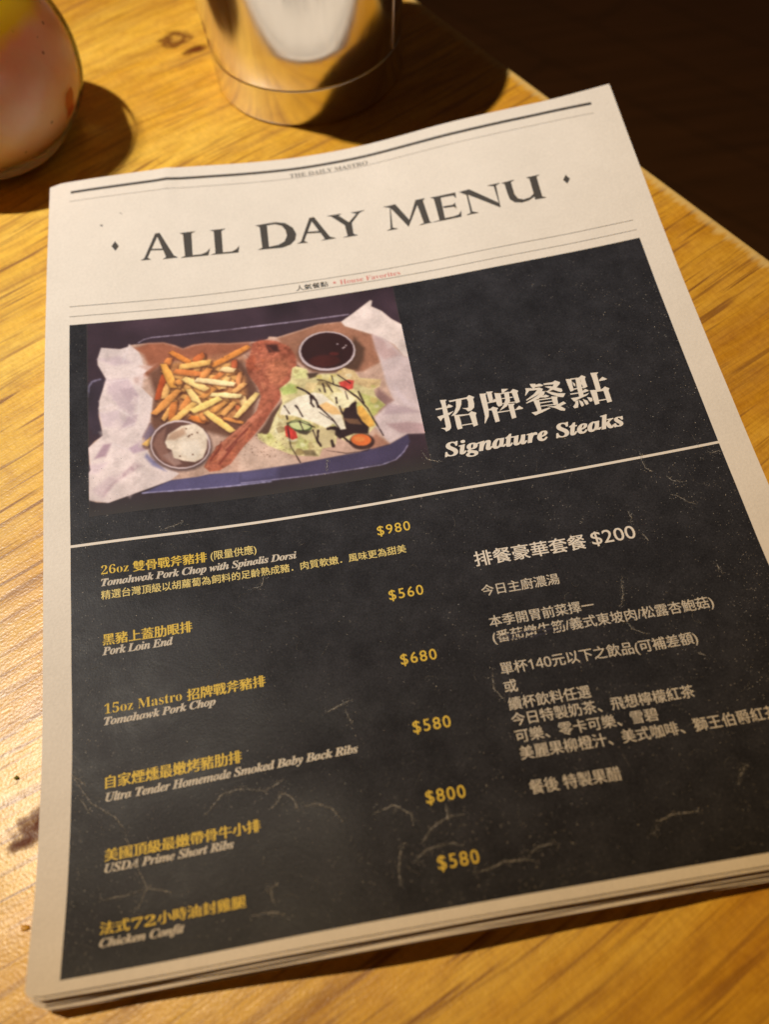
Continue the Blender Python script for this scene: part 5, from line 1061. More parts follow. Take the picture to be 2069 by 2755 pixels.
["P",[[80.0,79.2],[80.0,79.3],[80.0,79.3],[79.9,79.4],[79.8,79.4],[79.8,79.4],[79.7,79.4],[79.6,79.4],[79.6,79.4],[79.5,79.3],[79.5,79.3],[79.4,79.2],[79.4,79.1],[79.5,79.1],[79.5,79.0],[79.5,79.0],[79.6,79.0],[79.7,78.9],[79.8,78.9],[79.8,79.0],[79.9,79.0],[80.0,79.0],[80.0,79.1],[80.0,79.2]],[112,80,64],0.08,0.8,0],
["P",[[74.9,74.6],[74.9,74.6],[74.9,74.7],[74.8,74.7],[74.8,74.7],[74.7,74.7],[74.6,74.7],[74.6,74.7],[74.5,74.6],[74.5,74.6],[74.4,74.6],[74.4,74.5],[74.4,74.5],[74.4,74.5],[74.4,74.5],[74.5,74.4],[74.5,74.4],[74.6,74.4],[74.7,74.4],[74.7,74.4],[74.8,74.5],[74.8,74.5],[74.9,74.5],[74.9,74.6]],[112,80,64],0.08,0.8,0],
["P",[[84.2,74.0],[84.2,74.0],[84.2,74.1],[84.1,74.1],[84.1,74.1],[84.0,74.2],[84.0,74.2],[83.9,74.1],[83.8,74.1],[83.8,74.0],[83.8,74.0],[83.7,73.9],[83.7,73.9],[83.8,73.8],[83.8,73.8],[83.8,73.7],[83.9,73.7],[83.9,73.7],[84.0,73.7],[84.1,73.7],[84.1,73.7],[84.2,73.8],[84.2,73.8],[84.2,73.9]],[112,80,64],0.08,0.8,0],
["P",[[83.8,75.8],[83.8,75.9],[83.8,75.9],[83.7,75.9],[83.7,75.9],[83.6,75.9],[83.5,75.9],[83.5,75.9],[83.4,75.9],[83.4,75.9],[83.4,75.8],[83.3,75.8],[83.3,75.7],[83.3,75.7],[83.4,75.7],[83.4,75.6],[83.5,75.6],[83.5,75.6],[83.6,75.6],[83.6,75.6],[83.7,75.7],[83.7,75.7],[83.8,75.7],[83.8,75.8]],[112,80,64],0.08,0.8,0],
["P",[[80.1,75.3],[80.1,75.4],[80.1,75.4],[80.0,75.5],[80.0,75.5],[79.9,75.5],[79.8,75.5],[79.8,75.5],[79.7,75.5],[79.7,75.4],[79.6,75.4],[79.6,75.3],[79.6,75.3],[79.6,75.2],[79.7,75.2],[79.7,75.2],[79.8,75.1],[79.8,75.1],[79.9,75.1],[80.0,75.1],[80.0,75.2],[80.1,75.2],[80.1,75.2],[80.1,75.3]],[112,80,64],0.08,0.8,0],
["P",[[71.1,73.8],[71.1,73.8],[71.0,73.9],[71.0,73.9],[71.0,74.0],[70.9,74.0],[70.9,74.0],[70.8,74.0],[70.8,73.9],[70.8,73.9],[70.7,73.8],[70.7,73.8],[70.7,73.7],[70.7,73.6],[70.8,73.6],[70.8,73.5],[70.8,73.5],[70.9,73.5],[70.9,73.5],[71.0,73.5],[71.0,73.5],[71.0,73.6],[71.0,73.6],[71.1,73.7]],[112,80,64],0.08,0.8,0],
["P",[[78.5,73.1],[78.5,73.2],[78.5,73.2],[78.5,73.2],[78.4,73.3],[78.3,73.3],[78.2,73.3],[78.2,73.3],[78.1,73.2],[78.0,73.2],[78.0,73.1],[78.0,73.1],[78.0,73.0],[78.0,73.0],[78.0,73.0],[78.1,72.9],[78.1,72.9],[78.2,72.9],[78.3,72.9],[78.3,72.9],[78.4,73.0],[78.5,73.0],[78.5,73.0],[78.5,73.1]],[112,80,64],0.08,0.8,0],
["P",[[77.7,72.6],[77.7,72.6],[77.7,72.7],[77.7,72.7],[77.6,72.7],[77.6,72.7],[77.5,72.7],[77.5,72.7],[77.4,72.7],[77.4,72.6],[77.3,72.6],[77.3,72.6],[77.3,72.5],[77.3,72.5],[77.3,72.5],[77.4,72.4],[77.4,72.4],[77.5,72.4],[77.5,72.4],[77.6,72.4],[77.6,72.5],[77.7,72.5],[77.7,72.5],[77.7,72.6]],[112,80,64],0.08,0.8,0],
["P",[[80.9,80.3],[80.9,80.3],[80.9,80.4],[80.8,80.4],[80.8,80.5],[80.7,80.5],[80.7,80.5],[80.6,80.5],[80.5,80.4],[80.5,80.4],[80.5,80.3],[80.5,80.3],[80.5,80.2],[80.5,80.1],[80.5,80.1],[80.5,80.0],[80.6,80.0],[80.7,80.0],[80.7,80.0],[80.8,80.0],[80.8,80.0],[80.9,80.1],[80.9,80.2],[80.9,80.2]],[112,80,64],0.08,0.8,0],
["P",[[88.8,80.7],[88.8,80.7],[88.8,80.8],[88.7,80.8],[88.7,80.9],[88.6,80.9],[88.5,80.9],[88.5,80.9],[88.4,80.8],[88.4,80.8],[88.3,80.7],[88.3,80.7],[88.3,80.6],[88.3,80.5],[88.3,80.5],[88.4,80.4],[88.5,80.4],[88.5,80.4],[88.6,80.4],[88.7,80.4],[88.7,80.4],[88.8,80.5],[88.8,80.5],[88.8,80.6]],[112,80,64],0.08,0.8,0],
["P",[[87.1,73.0],[87.1,73.1],[87.0,73.1],[87.0,73.1],[87.0,73.2],[86.9,73.2],[86.8,73.2],[86.8,73.2],[86.7,73.1],[86.7,73.1],[86.7,73.0],[86.7,73.0],[86.7,73.0],[86.7,72.9],[86.7,72.9],[86.7,72.8],[86.8,72.8],[86.8,72.8],[86.9,72.8],[86.9,72.8],[87.0,72.8],[87.0,72.9],[87.1,72.9],[87.1,73.0]],[112,80,64],0.08,0.8,0],
["P",[[75.8,75.1],[75.7,75.1],[75.7,75.2],[75.7,75.2],[75.6,75.2],[75.6,75.3],[75.5,75.3],[75.5,75.2],[75.4,75.2],[75.4,75.2],[75.4,75.1],[75.4,75.1],[75.4,75.0],[75.4,74.9],[75.4,74.9],[75.4,74.8],[75.5,74.8],[75.5,74.8],[75.6,74.8],[75.6,74.8],[75.7,74.8],[75.7,74.9],[75.7,75.0],[75.8,75.0]],[112,80,64],0.08,0.8,0],
["P",[[79.5,73.4],[79.5,73.5],[79.5,73.5],[79.5,73.5],[79.4,73.5],[79.3,73.5],[79.3,73.5],[79.2,73.5],[79.2,73.5],[79.1,73.5],[79.1,73.4],[79.1,73.4],[79.0,73.3],[79.1,73.3],[79.1,73.3],[79.1,73.3],[79.2,73.2],[79.2,73.2],[79.3,73.2],[79.4,73.3],[79.4,73.3],[79.5,73.3],[79.5,73.3],[79.5,73.4]],[112,80,64],0.08,0.8,0],
["P",[[74.0,74.0],[74.0,74.1],[74.0,74.2],[74.0,74.2],[73.9,74.2],[73.8,74.2],[73.8,74.2],[73.7,74.2],[73.7,74.2],[73.7,74.2],[73.6,74.1],[73.6,74.0],[73.6,74.0],[73.6,73.9],[73.7,73.9],[73.7,73.8],[73.7,73.8],[73.8,73.8],[73.8,73.8],[73.9,73.8],[73.9,73.8],[74.0,73.9],[74.0,73.9],[74.0,74.0]],[112,80,64],0.08,0.8,0],
["P",[[77.7,70.7],[77.7,70.7],[77.6,70.8],[77.6,70.8],[77.5,70.8],[77.5,70.8],[77.4,70.8],[77.3,70.8],[77.2,70.8],[77.2,70.7],[77.1,70.7],[77.1,70.6],[77.1,70.6],[77.1,70.5],[77.2,70.5],[77.2,70.5],[77.3,70.5],[77.3,70.5],[77.4,70.5],[77.5,70.5],[77.5,70.5],[77.6,70.6],[77.6,70.6],[77.7,70.6]],[112,80,64],0.08,0.8,0],
["P",[[73.8,71.1],[73.8,71.1],[73.8,71.2],[73.8,71.2],[73.7,71.2],[73.7,71.2],[73.6,71.2],[73.6,71.2],[73.5,71.2],[73.5,71.2],[73.5,71.1],[73.5,71.1],[73.5,71.0],[73.5,71.0],[73.5,71.0],[73.5,70.9],[73.6,70.9],[73.6,70.9],[73.7,70.9],[73.7,70.9],[73.8,71.0],[73.8,71.0],[73.8,71.0],[73.8,71.1]],[112,80,64],0.08,0.8,0],
["P",[[80.6,80.4],[80.6,80.5],[80.6,80.5],[80.6,80.5],[80.5,80.6],[80.5,80.6],[80.4,80.6],[80.4,80.6],[80.4,80.5],[80.3,80.5],[80.3,80.5],[80.3,80.4],[80.3,80.4],[80.3,80.3],[80.3,80.3],[80.4,80.2],[80.4,80.2],[80.4,80.2],[80.5,80.2],[80.5,80.2],[80.6,80.2],[80.6,80.3],[80.6,80.3],[80.6,80.4]],[112,80,64],0.08,0.8,0],
["P",[[83.4,80.2],[83.4,80.3],[83.3,80.3],[83.3,80.3],[83.2,80.3],[83.2,80.3],[83.1,80.3],[83.0,80.3],[82.9,80.3],[82.9,80.3],[82.8,80.2],[82.8,80.2],[82.8,80.1],[82.8,80.1],[82.8,80.1],[82.9,80.1],[83.0,80.0],[83.0,80.0],[83.1,80.0],[83.2,80.1],[83.2,80.1],[83.3,80.1],[83.3,80.2],[83.4,80.2]],[112,80,64],0.08,0.8,0],
["P",[[80.7,79.7],[80.7,79.8],[80.7,79.8],[80.6,79.9],[80.6,79.9],[80.6,79.9],[80.5,79.9],[80.5,79.9],[80.5,79.9],[80.4,79.8],[80.4,79.8],[80.4,79.8],[80.4,79.7],[80.4,79.6],[80.4,79.6],[80.5,79.5],[80.5,79.5],[80.5,79.5],[80.6,79.5],[80.6,79.5],[80.7,79.5],[80.7,79.6],[80.7,79.6],[80.7,79.7]],[112,80,64],0.08,0.8,0],
["P",[[73.9,77.2],[73.9,77.3],[73.9,77.3],[73.8,77.3],[73.8,77.4],[73.7,77.4],[73.6,77.4],[73.5,77.3],[73.5,77.3],[73.4,77.3],[73.4,77.2],[73.3,77.2],[73.3,77.1],[73.4,77.1],[73.4,77.0],[73.4,77.0],[73.5,77.0],[73.6,77.0],[73.7,77.0],[73.7,77.0],[73.8,77.0],[73.8,77.0],[73.9,77.1],[73.9,77.2]],[112,80,64],0.08,0.8,0],
["P",[[78.4,78.9],[78.4,79.0],[78.4,79.0],[78.3,79.1],[78.3,79.1],[78.3,79.1],[78.2,79.1],[78.2,79.1],[78.1,79.1],[78.1,79.0],[78.1,79.0],[78.0,78.9],[78.0,78.9],[78.1,78.8],[78.1,78.8],[78.1,78.7],[78.2,78.7],[78.2,78.7],[78.2,78.7],[78.3,78.7],[78.3,78.7],[78.4,78.8],[78.4,78.8],[78.4,78.9]],[112,80,64],0.08,0.8,0],
["P",[[79.0,71.8],[79.0,71.8],[78.9,71.8],[78.9,71.9],[78.8,71.9],[78.8,71.9],[78.7,71.9],[78.6,71.9],[78.6,71.8],[78.5,71.8],[78.5,71.8],[78.5,71.7],[78.5,71.7],[78.5,71.6],[78.5,71.6],[78.6,71.6],[78.6,71.5],[78.7,71.5],[78.7,71.5],[78.8,71.6],[78.9,71.6],[78.9,71.6],[79.0,71.7],[79.0,71.7]],[112,80,64],0.08,0.8,0],
["P",[[77.7,77.8],[77.7,77.9],[77.7,77.9],[77.6,78.0],[77.6,78.0],[77.5,78.0],[77.5,78.0],[77.4,78.0],[77.3,78.0],[77.3,77.9],[77.3,77.9],[77.3,77.8],[77.3,77.7],[77.3,77.7],[77.3,77.6],[77.3,77.6],[77.4,77.5],[77.4,77.5],[77.5,77.5],[77.6,77.5],[77.6,77.6],[77.7,77.6],[77.7,77.7],[77.7,77.7]],[112,80,64],0.08,0.8,0],
["P",[[81.2,70.8],[81.2,70.9],[81.2,71.0],[81.2,71.0],[81.1,71.0],[81.1,71.1],[81.0,71.1],[81.0,71.0],[80.9,71.0],[80.9,71.0],[80.8,70.9],[80.8,70.8],[80.8,70.8],[80.8,70.7],[80.9,70.6],[80.9,70.6],[81.0,70.5],[81.0,70.5],[81.1,70.5],[81.1,70.5],[81.2,70.6],[81.2,70.6],[81.2,70.7],[81.2,70.8]],[112,80,64],0.08,0.8,0],
["P",[[81.1,80.8],[81.1,80.9],[81.1,80.9],[81.1,81.0],[81.0,81.0],[81.0,81.0],[81.0,81.0],[80.9,81.0],[80.9,81.0],[80.9,80.9],[80.8,80.9],[80.8,80.8],[80.8,80.8],[80.8,80.8],[80.9,80.7],[80.9,80.7],[80.9,80.7],[81.0,80.7],[81.0,80.7],[81.0,80.7],[81.1,80.7],[81.1,80.7],[81.1,80.8],[81.1,80.8]],[112,80,64],0.08,0.8,0],
["P",[[85.5,78.2],[85.5,78.2],[85.5,78.3],[85.4,78.3],[85.4,78.3],[85.3,78.3],[85.3,78.3],[85.2,78.3],[85.2,78.3],[85.1,78.2],[85.1,78.2],[85.1,78.1],[85.1,78.1],[85.1,78.0],[85.1,78.0],[85.2,77.9],[85.2,77.9],[85.3,77.9],[85.3,77.9],[85.4,77.9],[85.4,77.9],[85.5,78.0],[85.5,78.0],[85.5,78.1]],[112,80,64],0.08,0.8,0],
["P",[[87.6,78.5],[87.6,78.5],[87.6,78.6],[87.5,78.6],[87.5,78.7],[87.4,78.7],[87.4,78.7],[87.3,78.7],[87.3,78.6],[87.2,78.6],[87.2,78.5],[87.2,78.5],[87.2,78.4],[87.2,78.4],[87.2,78.3],[87.2,78.3],[87.3,78.2],[87.4,78.2],[87.4,78.2],[87.5,78.3],[87.5,78.3],[87.6,78.3],[87.6,78.4],[87.6,78.4]],[112,80,64],0.08,0.8,0],
["P",[[84.0,73.4],[84.0,73.4],[84.0,73.5],[83.9,73.5],[83.9,73.5],[83.8,73.5],[83.7,73.5],[83.7,73.5],[83.6,73.5],[83.6,73.5],[83.5,73.4],[83.5,73.3],[83.5,73.3],[83.5,73.2],[83.6,73.2],[83.6,73.1],[83.7,73.1],[83.7,73.1],[83.8,73.1],[83.8,73.1],[83.9,73.2],[84.0,73.2],[84.0,73.2],[84.0,73.3]],[112,80,64],0.08,0.8,0],
["P",[[86.0,75.7],[86.0,75.7],[86.0,75.8],[86.0,75.8],[86.0,75.8],[85.9,75.9],[85.9,75.9],[85.8,75.8],[85.8,75.8],[85.8,75.8],[85.8,75.7],[85.8,75.7],[85.8,75.6],[85.8,75.6],[85.8,75.5],[85.8,75.5],[85.8,75.5],[85.9,75.4],[85.9,75.4],[86.0,75.5],[86.0,75.5],[86.0,75.5],[86.0,75.6],[86.0,75.6]],[112,80,64],0.08,0.8,0],
["P",[[87.3,77.9],[87.3,77.9],[87.3,78.0],[87.2,78.0],[87.2,78.0],[87.1,78.0],[87.1,78.0],[87.0,78.0],[87.0,78.0],[86.9,78.0],[86.9,77.9],[86.8,77.9],[86.8,77.8],[86.9,77.8],[86.9,77.7],[86.9,77.7],[87.0,77.7],[87.0,77.7],[87.1,77.7],[87.2,77.7],[87.2,77.7],[87.3,77.8],[87.3,77.8],[87.3,77.8]],[112,80,64],0.08,0.8,0],
["P",[[77.4,77.2],[77.4,77.2],[77.4,77.3],[77.3,77.3],[77.3,77.4],[77.2,77.4],[77.2,77.4],[77.2,77.4],[77.1,77.4],[77.1,77.3],[77.1,77.3],[77.1,77.2],[77.1,77.1],[77.1,77.0],[77.1,77.0],[77.1,76.9],[77.2,76.9],[77.2,76.9],[77.3,76.9],[77.3,76.9],[77.3,76.9],[77.4,77.0],[77.4,77.0],[77.4,77.1]],[112,80,64],0.08,0.8,0],
["P",[[87.2,81.9],[87.2,81.9],[87.2,81.9],[87.1,82.0],[87.1,82.0],[87.0,82.0],[87.0,82.0],[87.0,82.0],[86.9,82.0],[86.9,81.9],[86.9,81.9],[86.9,81.8],[86.9,81.8],[86.9,81.8],[86.9,81.8],[86.9,81.7],[87.0,81.7],[87.0,81.7],[87.0,81.7],[87.1,81.7],[87.1,81.7],[87.2,81.8],[87.2,81.8],[87.2,81.8]],[112,80,64],0.08,0.8,0],
["P",[[88.3,75.1],[88.3,75.1],[88.3,75.2],[88.2,75.2],[88.2,75.2],[88.1,75.2],[88.1,75.2],[88.0,75.2],[88.0,75.2],[88.0,75.2],[87.9,75.1],[87.9,75.1],[87.9,75.0],[87.9,75.0],[88.0,74.9],[88.0,74.9],[88.0,74.9],[88.1,74.9],[88.1,74.9],[88.2,74.9],[88.2,74.9],[88.3,75.0],[88.3,75.0],[88.3,75.0]],[112,80,64],0.08,0.8,0],
["P",[[84.1,71.3],[84.0,71.4],[84.0,71.4],[84.0,71.5],[83.9,71.5],[83.9,71.5],[83.8,71.5],[83.8,71.5],[83.7,71.5],[83.7,71.4],[83.6,71.4],[83.6,71.3],[83.6,71.2],[83.6,71.2],[83.7,71.1],[83.7,71.1],[83.8,71.1],[83.8,71.1],[83.9,71.1],[83.9,71.1],[84.0,71.1],[84.0,71.2],[84.0,71.2],[84.1,71.3]],[112,80,64],0.08,0.8,0],
["P",[[86.7,75.2],[86.6,75.3],[86.6,75.3],[86.6,75.3],[86.5,75.4],[86.5,75.4],[86.4,75.4],[86.4,75.4],[86.3,75.3],[86.3,75.3],[86.2,75.2],[86.2,75.2],[86.2,75.1],[86.2,75.1],[86.3,75.0],[86.3,75.0],[86.4,75.0],[86.4,75.0],[86.5,75.0],[86.5,75.0],[86.6,75.0],[86.6,75.0],[86.6,75.1],[86.7,75.2]],[112,80,64],0.08,0.8,0],
["P",[[75.7,79.0],[75.7,79.0],[75.7,79.1],[75.7,79.1],[75.6,79.2],[75.6,79.2],[75.5,79.2],[75.5,79.2],[75.5,79.1],[75.4,79.1],[75.4,79.0],[75.4,79.0],[75.4,78.9],[75.4,78.9],[75.4,78.8],[75.4,78.8],[75.5,78.8],[75.5,78.7],[75.6,78.7],[75.6,78.8],[75.7,78.8],[75.7,78.8],[75.7,78.9],[75.7,78.9]],[112,80,64],0.08,0.8,0],
["P",[[74.0,75.3],[74.0,75.4],[73.9,75.5],[73.9,75.5],[73.8,75.5],[73.7,75.6],[73.7,75.6],[73.6,75.5],[73.5,75.5],[73.5,75.4],[73.4,75.4],[73.4,75.3],[73.4,75.2],[73.4,75.2],[73.5,75.1],[73.5,75.1],[73.6,75.0],[73.6,75.0],[73.7,75.0],[73.8,75.0],[73.8,75.1],[73.9,75.1],[73.9,75.2],[74.0,75.3]],[112,80,64],0.08,0.8,0],
["P",[[73.3,75.3],[73.3,75.4],[73.3,75.4],[73.2,75.4],[73.2,75.4],[73.1,75.4],[73.0,75.4],[72.9,75.4],[72.9,75.4],[72.8,75.4],[72.8,75.3],[72.8,75.3],[72.8,75.2],[72.8,75.2],[72.8,75.2],[72.8,75.2],[72.9,75.1],[73.0,75.1],[73.0,75.1],[73.1,75.2],[73.2,75.2],[73.2,75.2],[73.3,75.2],[73.3,75.3]],[112,80,64],0.08,0.8,0],
["P",[[78.6,77.3],[78.6,77.3],[78.6,77.4],[78.5,77.4],[78.5,77.5],[78.4,77.5],[78.3,77.5],[78.3,77.4],[78.2,77.4],[78.2,77.4],[78.1,77.3],[78.1,77.3],[78.1,77.2],[78.1,77.2],[78.2,77.1],[78.2,77.1],[78.3,77.1],[78.3,77.1],[78.4,77.1],[78.5,77.1],[78.5,77.1],[78.6,77.2],[78.6,77.2],[78.6,77.2]],[112,80,64],0.08,0.8,0],
["P",[[83.0,77.5],[83.0,77.5],[82.9,77.6],[82.9,77.7],[82.9,77.7],[82.8,77.7],[82.8,77.7],[82.7,77.7],[82.7,77.6],[82.6,77.6],[82.6,77.5],[82.6,77.5],[82.6,77.4],[82.6,77.4],[82.6,77.3],[82.7,77.3],[82.7,77.2],[82.8,77.2],[82.8,77.2],[82.9,77.2],[82.9,77.3],[82.9,77.3],[83.0,77.4],[83.0,77.4]],[112,80,64],0.08,0.8,0],
["P",[[81.8,77.6],[81.8,77.7],[81.7,77.7],[81.7,77.8],[81.7,77.8],[81.6,77.8],[81.5,77.8],[81.5,77.8],[81.4,77.7],[81.4,77.7],[81.4,77.7],[81.3,77.6],[81.3,77.6],[81.3,77.5],[81.4,77.5],[81.4,77.5],[81.5,77.4],[81.5,77.4],[81.6,77.4],[81.6,77.5],[81.7,77.5],[81.7,77.5],[81.8,77.5],[81.8,77.6]],[112,80,64],0.08,0.8,0],
["P",[[78.7,79.9],[78.7,80.0],[78.7,80.0],[78.6,80.0],[78.6,80.0],[78.5,80.0],[78.5,80.0],[78.5,80.0],[78.4,80.0],[78.4,80.0],[78.3,79.9],[78.3,79.9],[78.3,79.8],[78.3,79.8],[78.4,79.8],[78.4,79.8],[78.4,79.7],[78.5,79.7],[78.5,79.7],[78.6,79.8],[78.6,79.8],[78.6,79.8],[78.7,79.8],[78.7,79.9]],[112,80,64],0.08,0.8,0],
["P",[[70.7,77.7],[70.7,77.8],[70.6,77.8],[70.6,77.8],[70.5,77.9],[70.5,77.9],[70.4,77.8],[70.3,77.8],[70.2,77.8],[70.2,77.8],[70.1,77.7],[70.1,77.7],[70.1,77.7],[70.1,77.6],[70.2,77.6],[70.2,77.5],[70.3,77.5],[70.3,77.5],[70.4,77.5],[70.5,77.6],[70.6,77.6],[70.6,77.6],[70.7,77.7],[70.7,77.7]],[112,80,64],0.08,0.8,0],
["P",[[76.3,70.5],[76.3,70.5],[76.3,70.6],[76.2,70.6],[76.2,70.6],[76.1,70.6],[76.1,70.6],[76.0,70.6],[75.9,70.6],[75.9,70.5],[75.9,70.5],[75.8,70.5],[75.8,70.4],[75.9,70.3],[75.9,70.3],[75.9,70.3],[76.0,70.2],[76.0,70.2],[76.1,70.2],[76.2,70.2],[76.2,70.3],[76.3,70.3],[76.3,70.4],[76.3,70.4]],[112,80,64],0.08,0.8,0],
["P",[[87.2,72.5],[87.2,72.5],[87.2,72.6],[87.1,72.6],[87.0,72.6],[87.0,72.7],[86.9,72.6],[86.8,72.6],[86.8,72.6],[86.7,72.5],[86.7,72.5],[86.7,72.5],[86.7,72.4],[86.7,72.3],[86.7,72.3],[86.8,72.3],[86.8,72.2],[86.9,72.2],[87.0,72.2],[87.0,72.3],[87.1,72.3],[87.2,72.3],[87.2,72.4],[87.2,72.4]],[112,80,64],0.08,0.8,0],
["P",[[67.1,26.5],[67.0,26.5],[67.0,26.6],[67.0,26.6],[67.0,26.6],[66.9,26.6],[66.9,26.6],[66.8,26.6],[66.8,26.6],[66.7,26.6],[66.7,26.5],[66.7,26.5],[66.7,26.4],[66.7,26.4],[66.7,26.3],[66.8,26.3],[66.8,26.3],[66.8,26.3],[66.9,26.3],[66.9,26.3],[67.0,26.3],[67.0,26.3],[67.0,26.4],[67.1,26.4]],[100,66,50],0.1,0.7,0],
["P",[[67.9,25.8],[67.9,25.8],[67.9,25.9],[67.8,25.9],[67.8,25.9],[67.7,25.9],[67.7,25.9],[67.6,25.9],[67.6,25.9],[67.6,25.9],[67.5,25.8],[67.5,25.8],[67.5,25.7],[67.5,25.7],[67.5,25.6],[67.6,25.6],[67.6,25.6],[67.7,25.6],[67.7,25.6],[67.8,25.6],[67.8,25.6],[67.8,25.6],[67.9,25.7],[67.9,25.7]],[100,66,50],0.1,0.7,0],
["P",[[65.6,25.6],[65.6,25.6],[65.6,25.7],[65.6,25.7],[65.5,25.8],[65.5,25.8],[65.4,25.8],[65.4,25.7],[65.3,25.7],[65.3,25.7],[65.3,25.6],[65.3,25.6],[65.3,25.5],[65.3,25.5],[65.3,25.4],[65.3,25.4],[65.4,25.4],[65.4,25.4],[65.5,25.4],[65.5,25.4],[65.5,25.4],[65.6,25.4],[65.6,25.5],[65.6,25.5]],[100,66,50],0.1,0.7,0],
["P",[[62.5,24.9],[62.5,25.0],[62.5,25.0],[62.5,25.1],[62.4,25.1],[62.4,25.1],[62.3,25.1],[62.3,25.1],[62.2,25.1],[62.2,25.0],[62.2,25.0],[62.1,24.9],[62.1,24.9],[62.2,24.8],[62.2,24.8],[62.2,24.8],[62.2,24.7],[62.3,24.7],[62.4,24.7],[62.4,24.7],[62.4,24.8],[62.5,24.8],[62.5,24.8],[62.5,24.9]],[100,66,50],0.1,0.7,0],
["P",[[67.9,26.9],[67.9,27.0],[67.9,27.0],[67.8,27.1],[67.8,27.1],[67.8,27.1],[67.7,27.1],[67.7,27.1],[67.6,27.0],[67.6,27.0],[67.6,27.0],[67.5,26.9],[67.5,26.9],[67.6,26.8],[67.6,26.8],[67.6,26.7],[67.7,26.7],[67.7,26.7],[67.8,26.7],[67.8,26.7],[67.8,26.7],[67.9,26.8],[67.9,26.8],[67.9,26.9]],[100,66,50],0.1,0.7,0],
["P",[[61.2,25.2],[61.2,25.2],[61.2,25.3],[61.2,25.3],[61.1,25.4],[61.1,25.4],[61.0,25.4],[61.0,25.4],[60.9,25.3],[60.9,25.3],[60.9,25.2],[60.9,25.2],[60.9,25.1],[60.9,25.1],[60.9,25.1],[60.9,25.0],[61.0,25.0],[61.0,25.0],[61.1,25.0],[61.1,25.0],[61.1,25.0],[61.2,25.1],[61.2,25.1],[61.2,25.1]],[100,66,50],0.1,0.7,0],
["P",[[63.6,24.1],[63.6,24.1],[63.6,24.2],[63.5,24.2],[63.5,24.2],[63.5,24.3],[63.4,24.3],[63.4,24.2],[63.3,24.2],[63.3,24.2],[63.3,24.1],[63.2,24.1],[63.2,24.0],[63.2,24.0],[63.3,23.9],[63.3,23.9],[63.4,23.9],[63.4,23.9],[63.4,23.9],[63.5,23.9],[63.5,23.9],[63.6,23.9],[63.6,24.0],[63.6,24.0]],[100,66,50],0.1,0.7,0],
["P",[[62.1,25.7],[62.1,25.7],[62.0,25.8],[62.0,25.8],[62.0,25.9],[61.9,25.9],[61.9,25.9],[61.8,25.9],[61.8,25.8],[61.8,25.8],[61.7,25.7],[61.7,25.7],[61.7,25.6],[61.7,25.6],[61.7,25.5],[61.8,25.5],[61.8,25.5],[61.9,25.5],[61.9,25.5],[62.0,25.5],[62.0,25.5],[62.0,25.6],[62.1,25.6],[62.1,25.6]],[100,66,50],0.1,0.7,0],
["P",[[68.2,25.9],[68.2,25.9],[68.2,26.0],[68.2,26.0],[68.1,26.1],[68.1,26.1],[68.0,26.1],[68.0,26.0],[68.0,26.0],[67.9,26.0],[67.9,25.9],[67.9,25.9],[67.9,25.8],[67.9,25.8],[67.9,25.7],[67.9,25.7],[68.0,25.7],[68.0,25.7],[68.1,25.7],[68.1,25.7],[68.2,25.7],[68.2,25.8],[68.2,25.8],[68.2,25.8]],[100,66,50],0.1,0.7,0],
["P",[[64.0,25.2],[64.0,25.2],[63.9,25.3],[63.9,25.3],[63.9,25.3],[63.8,25.4],[63.8,25.4],[63.7,25.3],[63.7,25.3],[63.6,25.3],[63.6,25.2],[63.6,25.2],[63.6,25.1],[63.6,25.1],[63.6,25.0],[63.6,25.0],[63.7,25.0],[63.7,25.0],[63.8,25.0],[63.8,25.0],[63.9,25.0],[63.9,25.0],[63.9,25.1],[64.0,25.1]],[100,66,50],0.1,0.7,0],
["P",[[67.2,26.4],[67.2,26.4],[67.2,26.4],[67.2,26.5],[67.1,26.5],[67.1,26.5],[67.0,26.5],[67.0,26.5],[66.9,26.5],[66.9,26.4],[66.9,26.4],[66.9,26.4],[66.9,26.3],[66.9,26.2],[66.9,26.2],[66.9,26.2],[67.0,26.1],[67.0,26.1],[67.1,26.1],[67.1,26.1],[67.2,26.2],[67.2,26.2],[67.2,26.3],[67.2,26.3]],[100,66,50],0.1,0.7,0],
["P",[[61.6,24.0],[61.6,24.1],[61.6,24.1],[61.6,24.1],[61.5,24.2],[61.5,24.2],[61.4,24.2],[61.4,24.2],[61.4,24.1],[61.3,24.1],[61.3,24.1],[61.3,24.0],[61.3,23.9],[61.3,23.9],[61.3,23.9],[61.3,23.8],[61.4,23.8],[61.4,23.8],[61.5,23.8],[61.5,23.8],[61.6,23.8],[61.6,23.9],[61.6,23.9],[61.6,24.0]],[100,66,50],0.1,0.7,0],
["P",[[67.6,25.7],[67.6,25.8],[67.5,25.8],[67.5,25.8],[67.5,25.9],[67.4,25.9],[67.4,25.9],[67.3,25.9],[67.3,25.8],[67.2,25.8],[67.2,25.8],[67.2,25.7],[67.2,25.6],[67.2,25.6],[67.2,25.6],[67.3,25.5],[67.3,25.5],[67.4,25.5],[67.4,25.5],[67.5,25.5],[67.5,25.5],[67.5,25.6],[67.6,25.6],[67.6,25.7]],[100,66,50],0.1,0.7,0],
["P",[[66.0,26.2],[65.9,26.3],[65.9,26.3],[65.9,26.4],[65.8,26.4],[65.8,26.4],[65.7,26.4],[65.7,26.4],[65.7,26.4],[65.6,26.3],[65.6,26.3],[65.6,26.2],[65.6,26.2],[65.6,26.1],[65.6,26.1],[65.6,26.1],[65.7,26.0],[65.7,26.0],[65.8,26.0],[65.8,26.0],[65.9,26.1],[65.9,26.1],[65.9,26.1],[65.9,26.2]],[100,66,50],0.1,0.7,0],
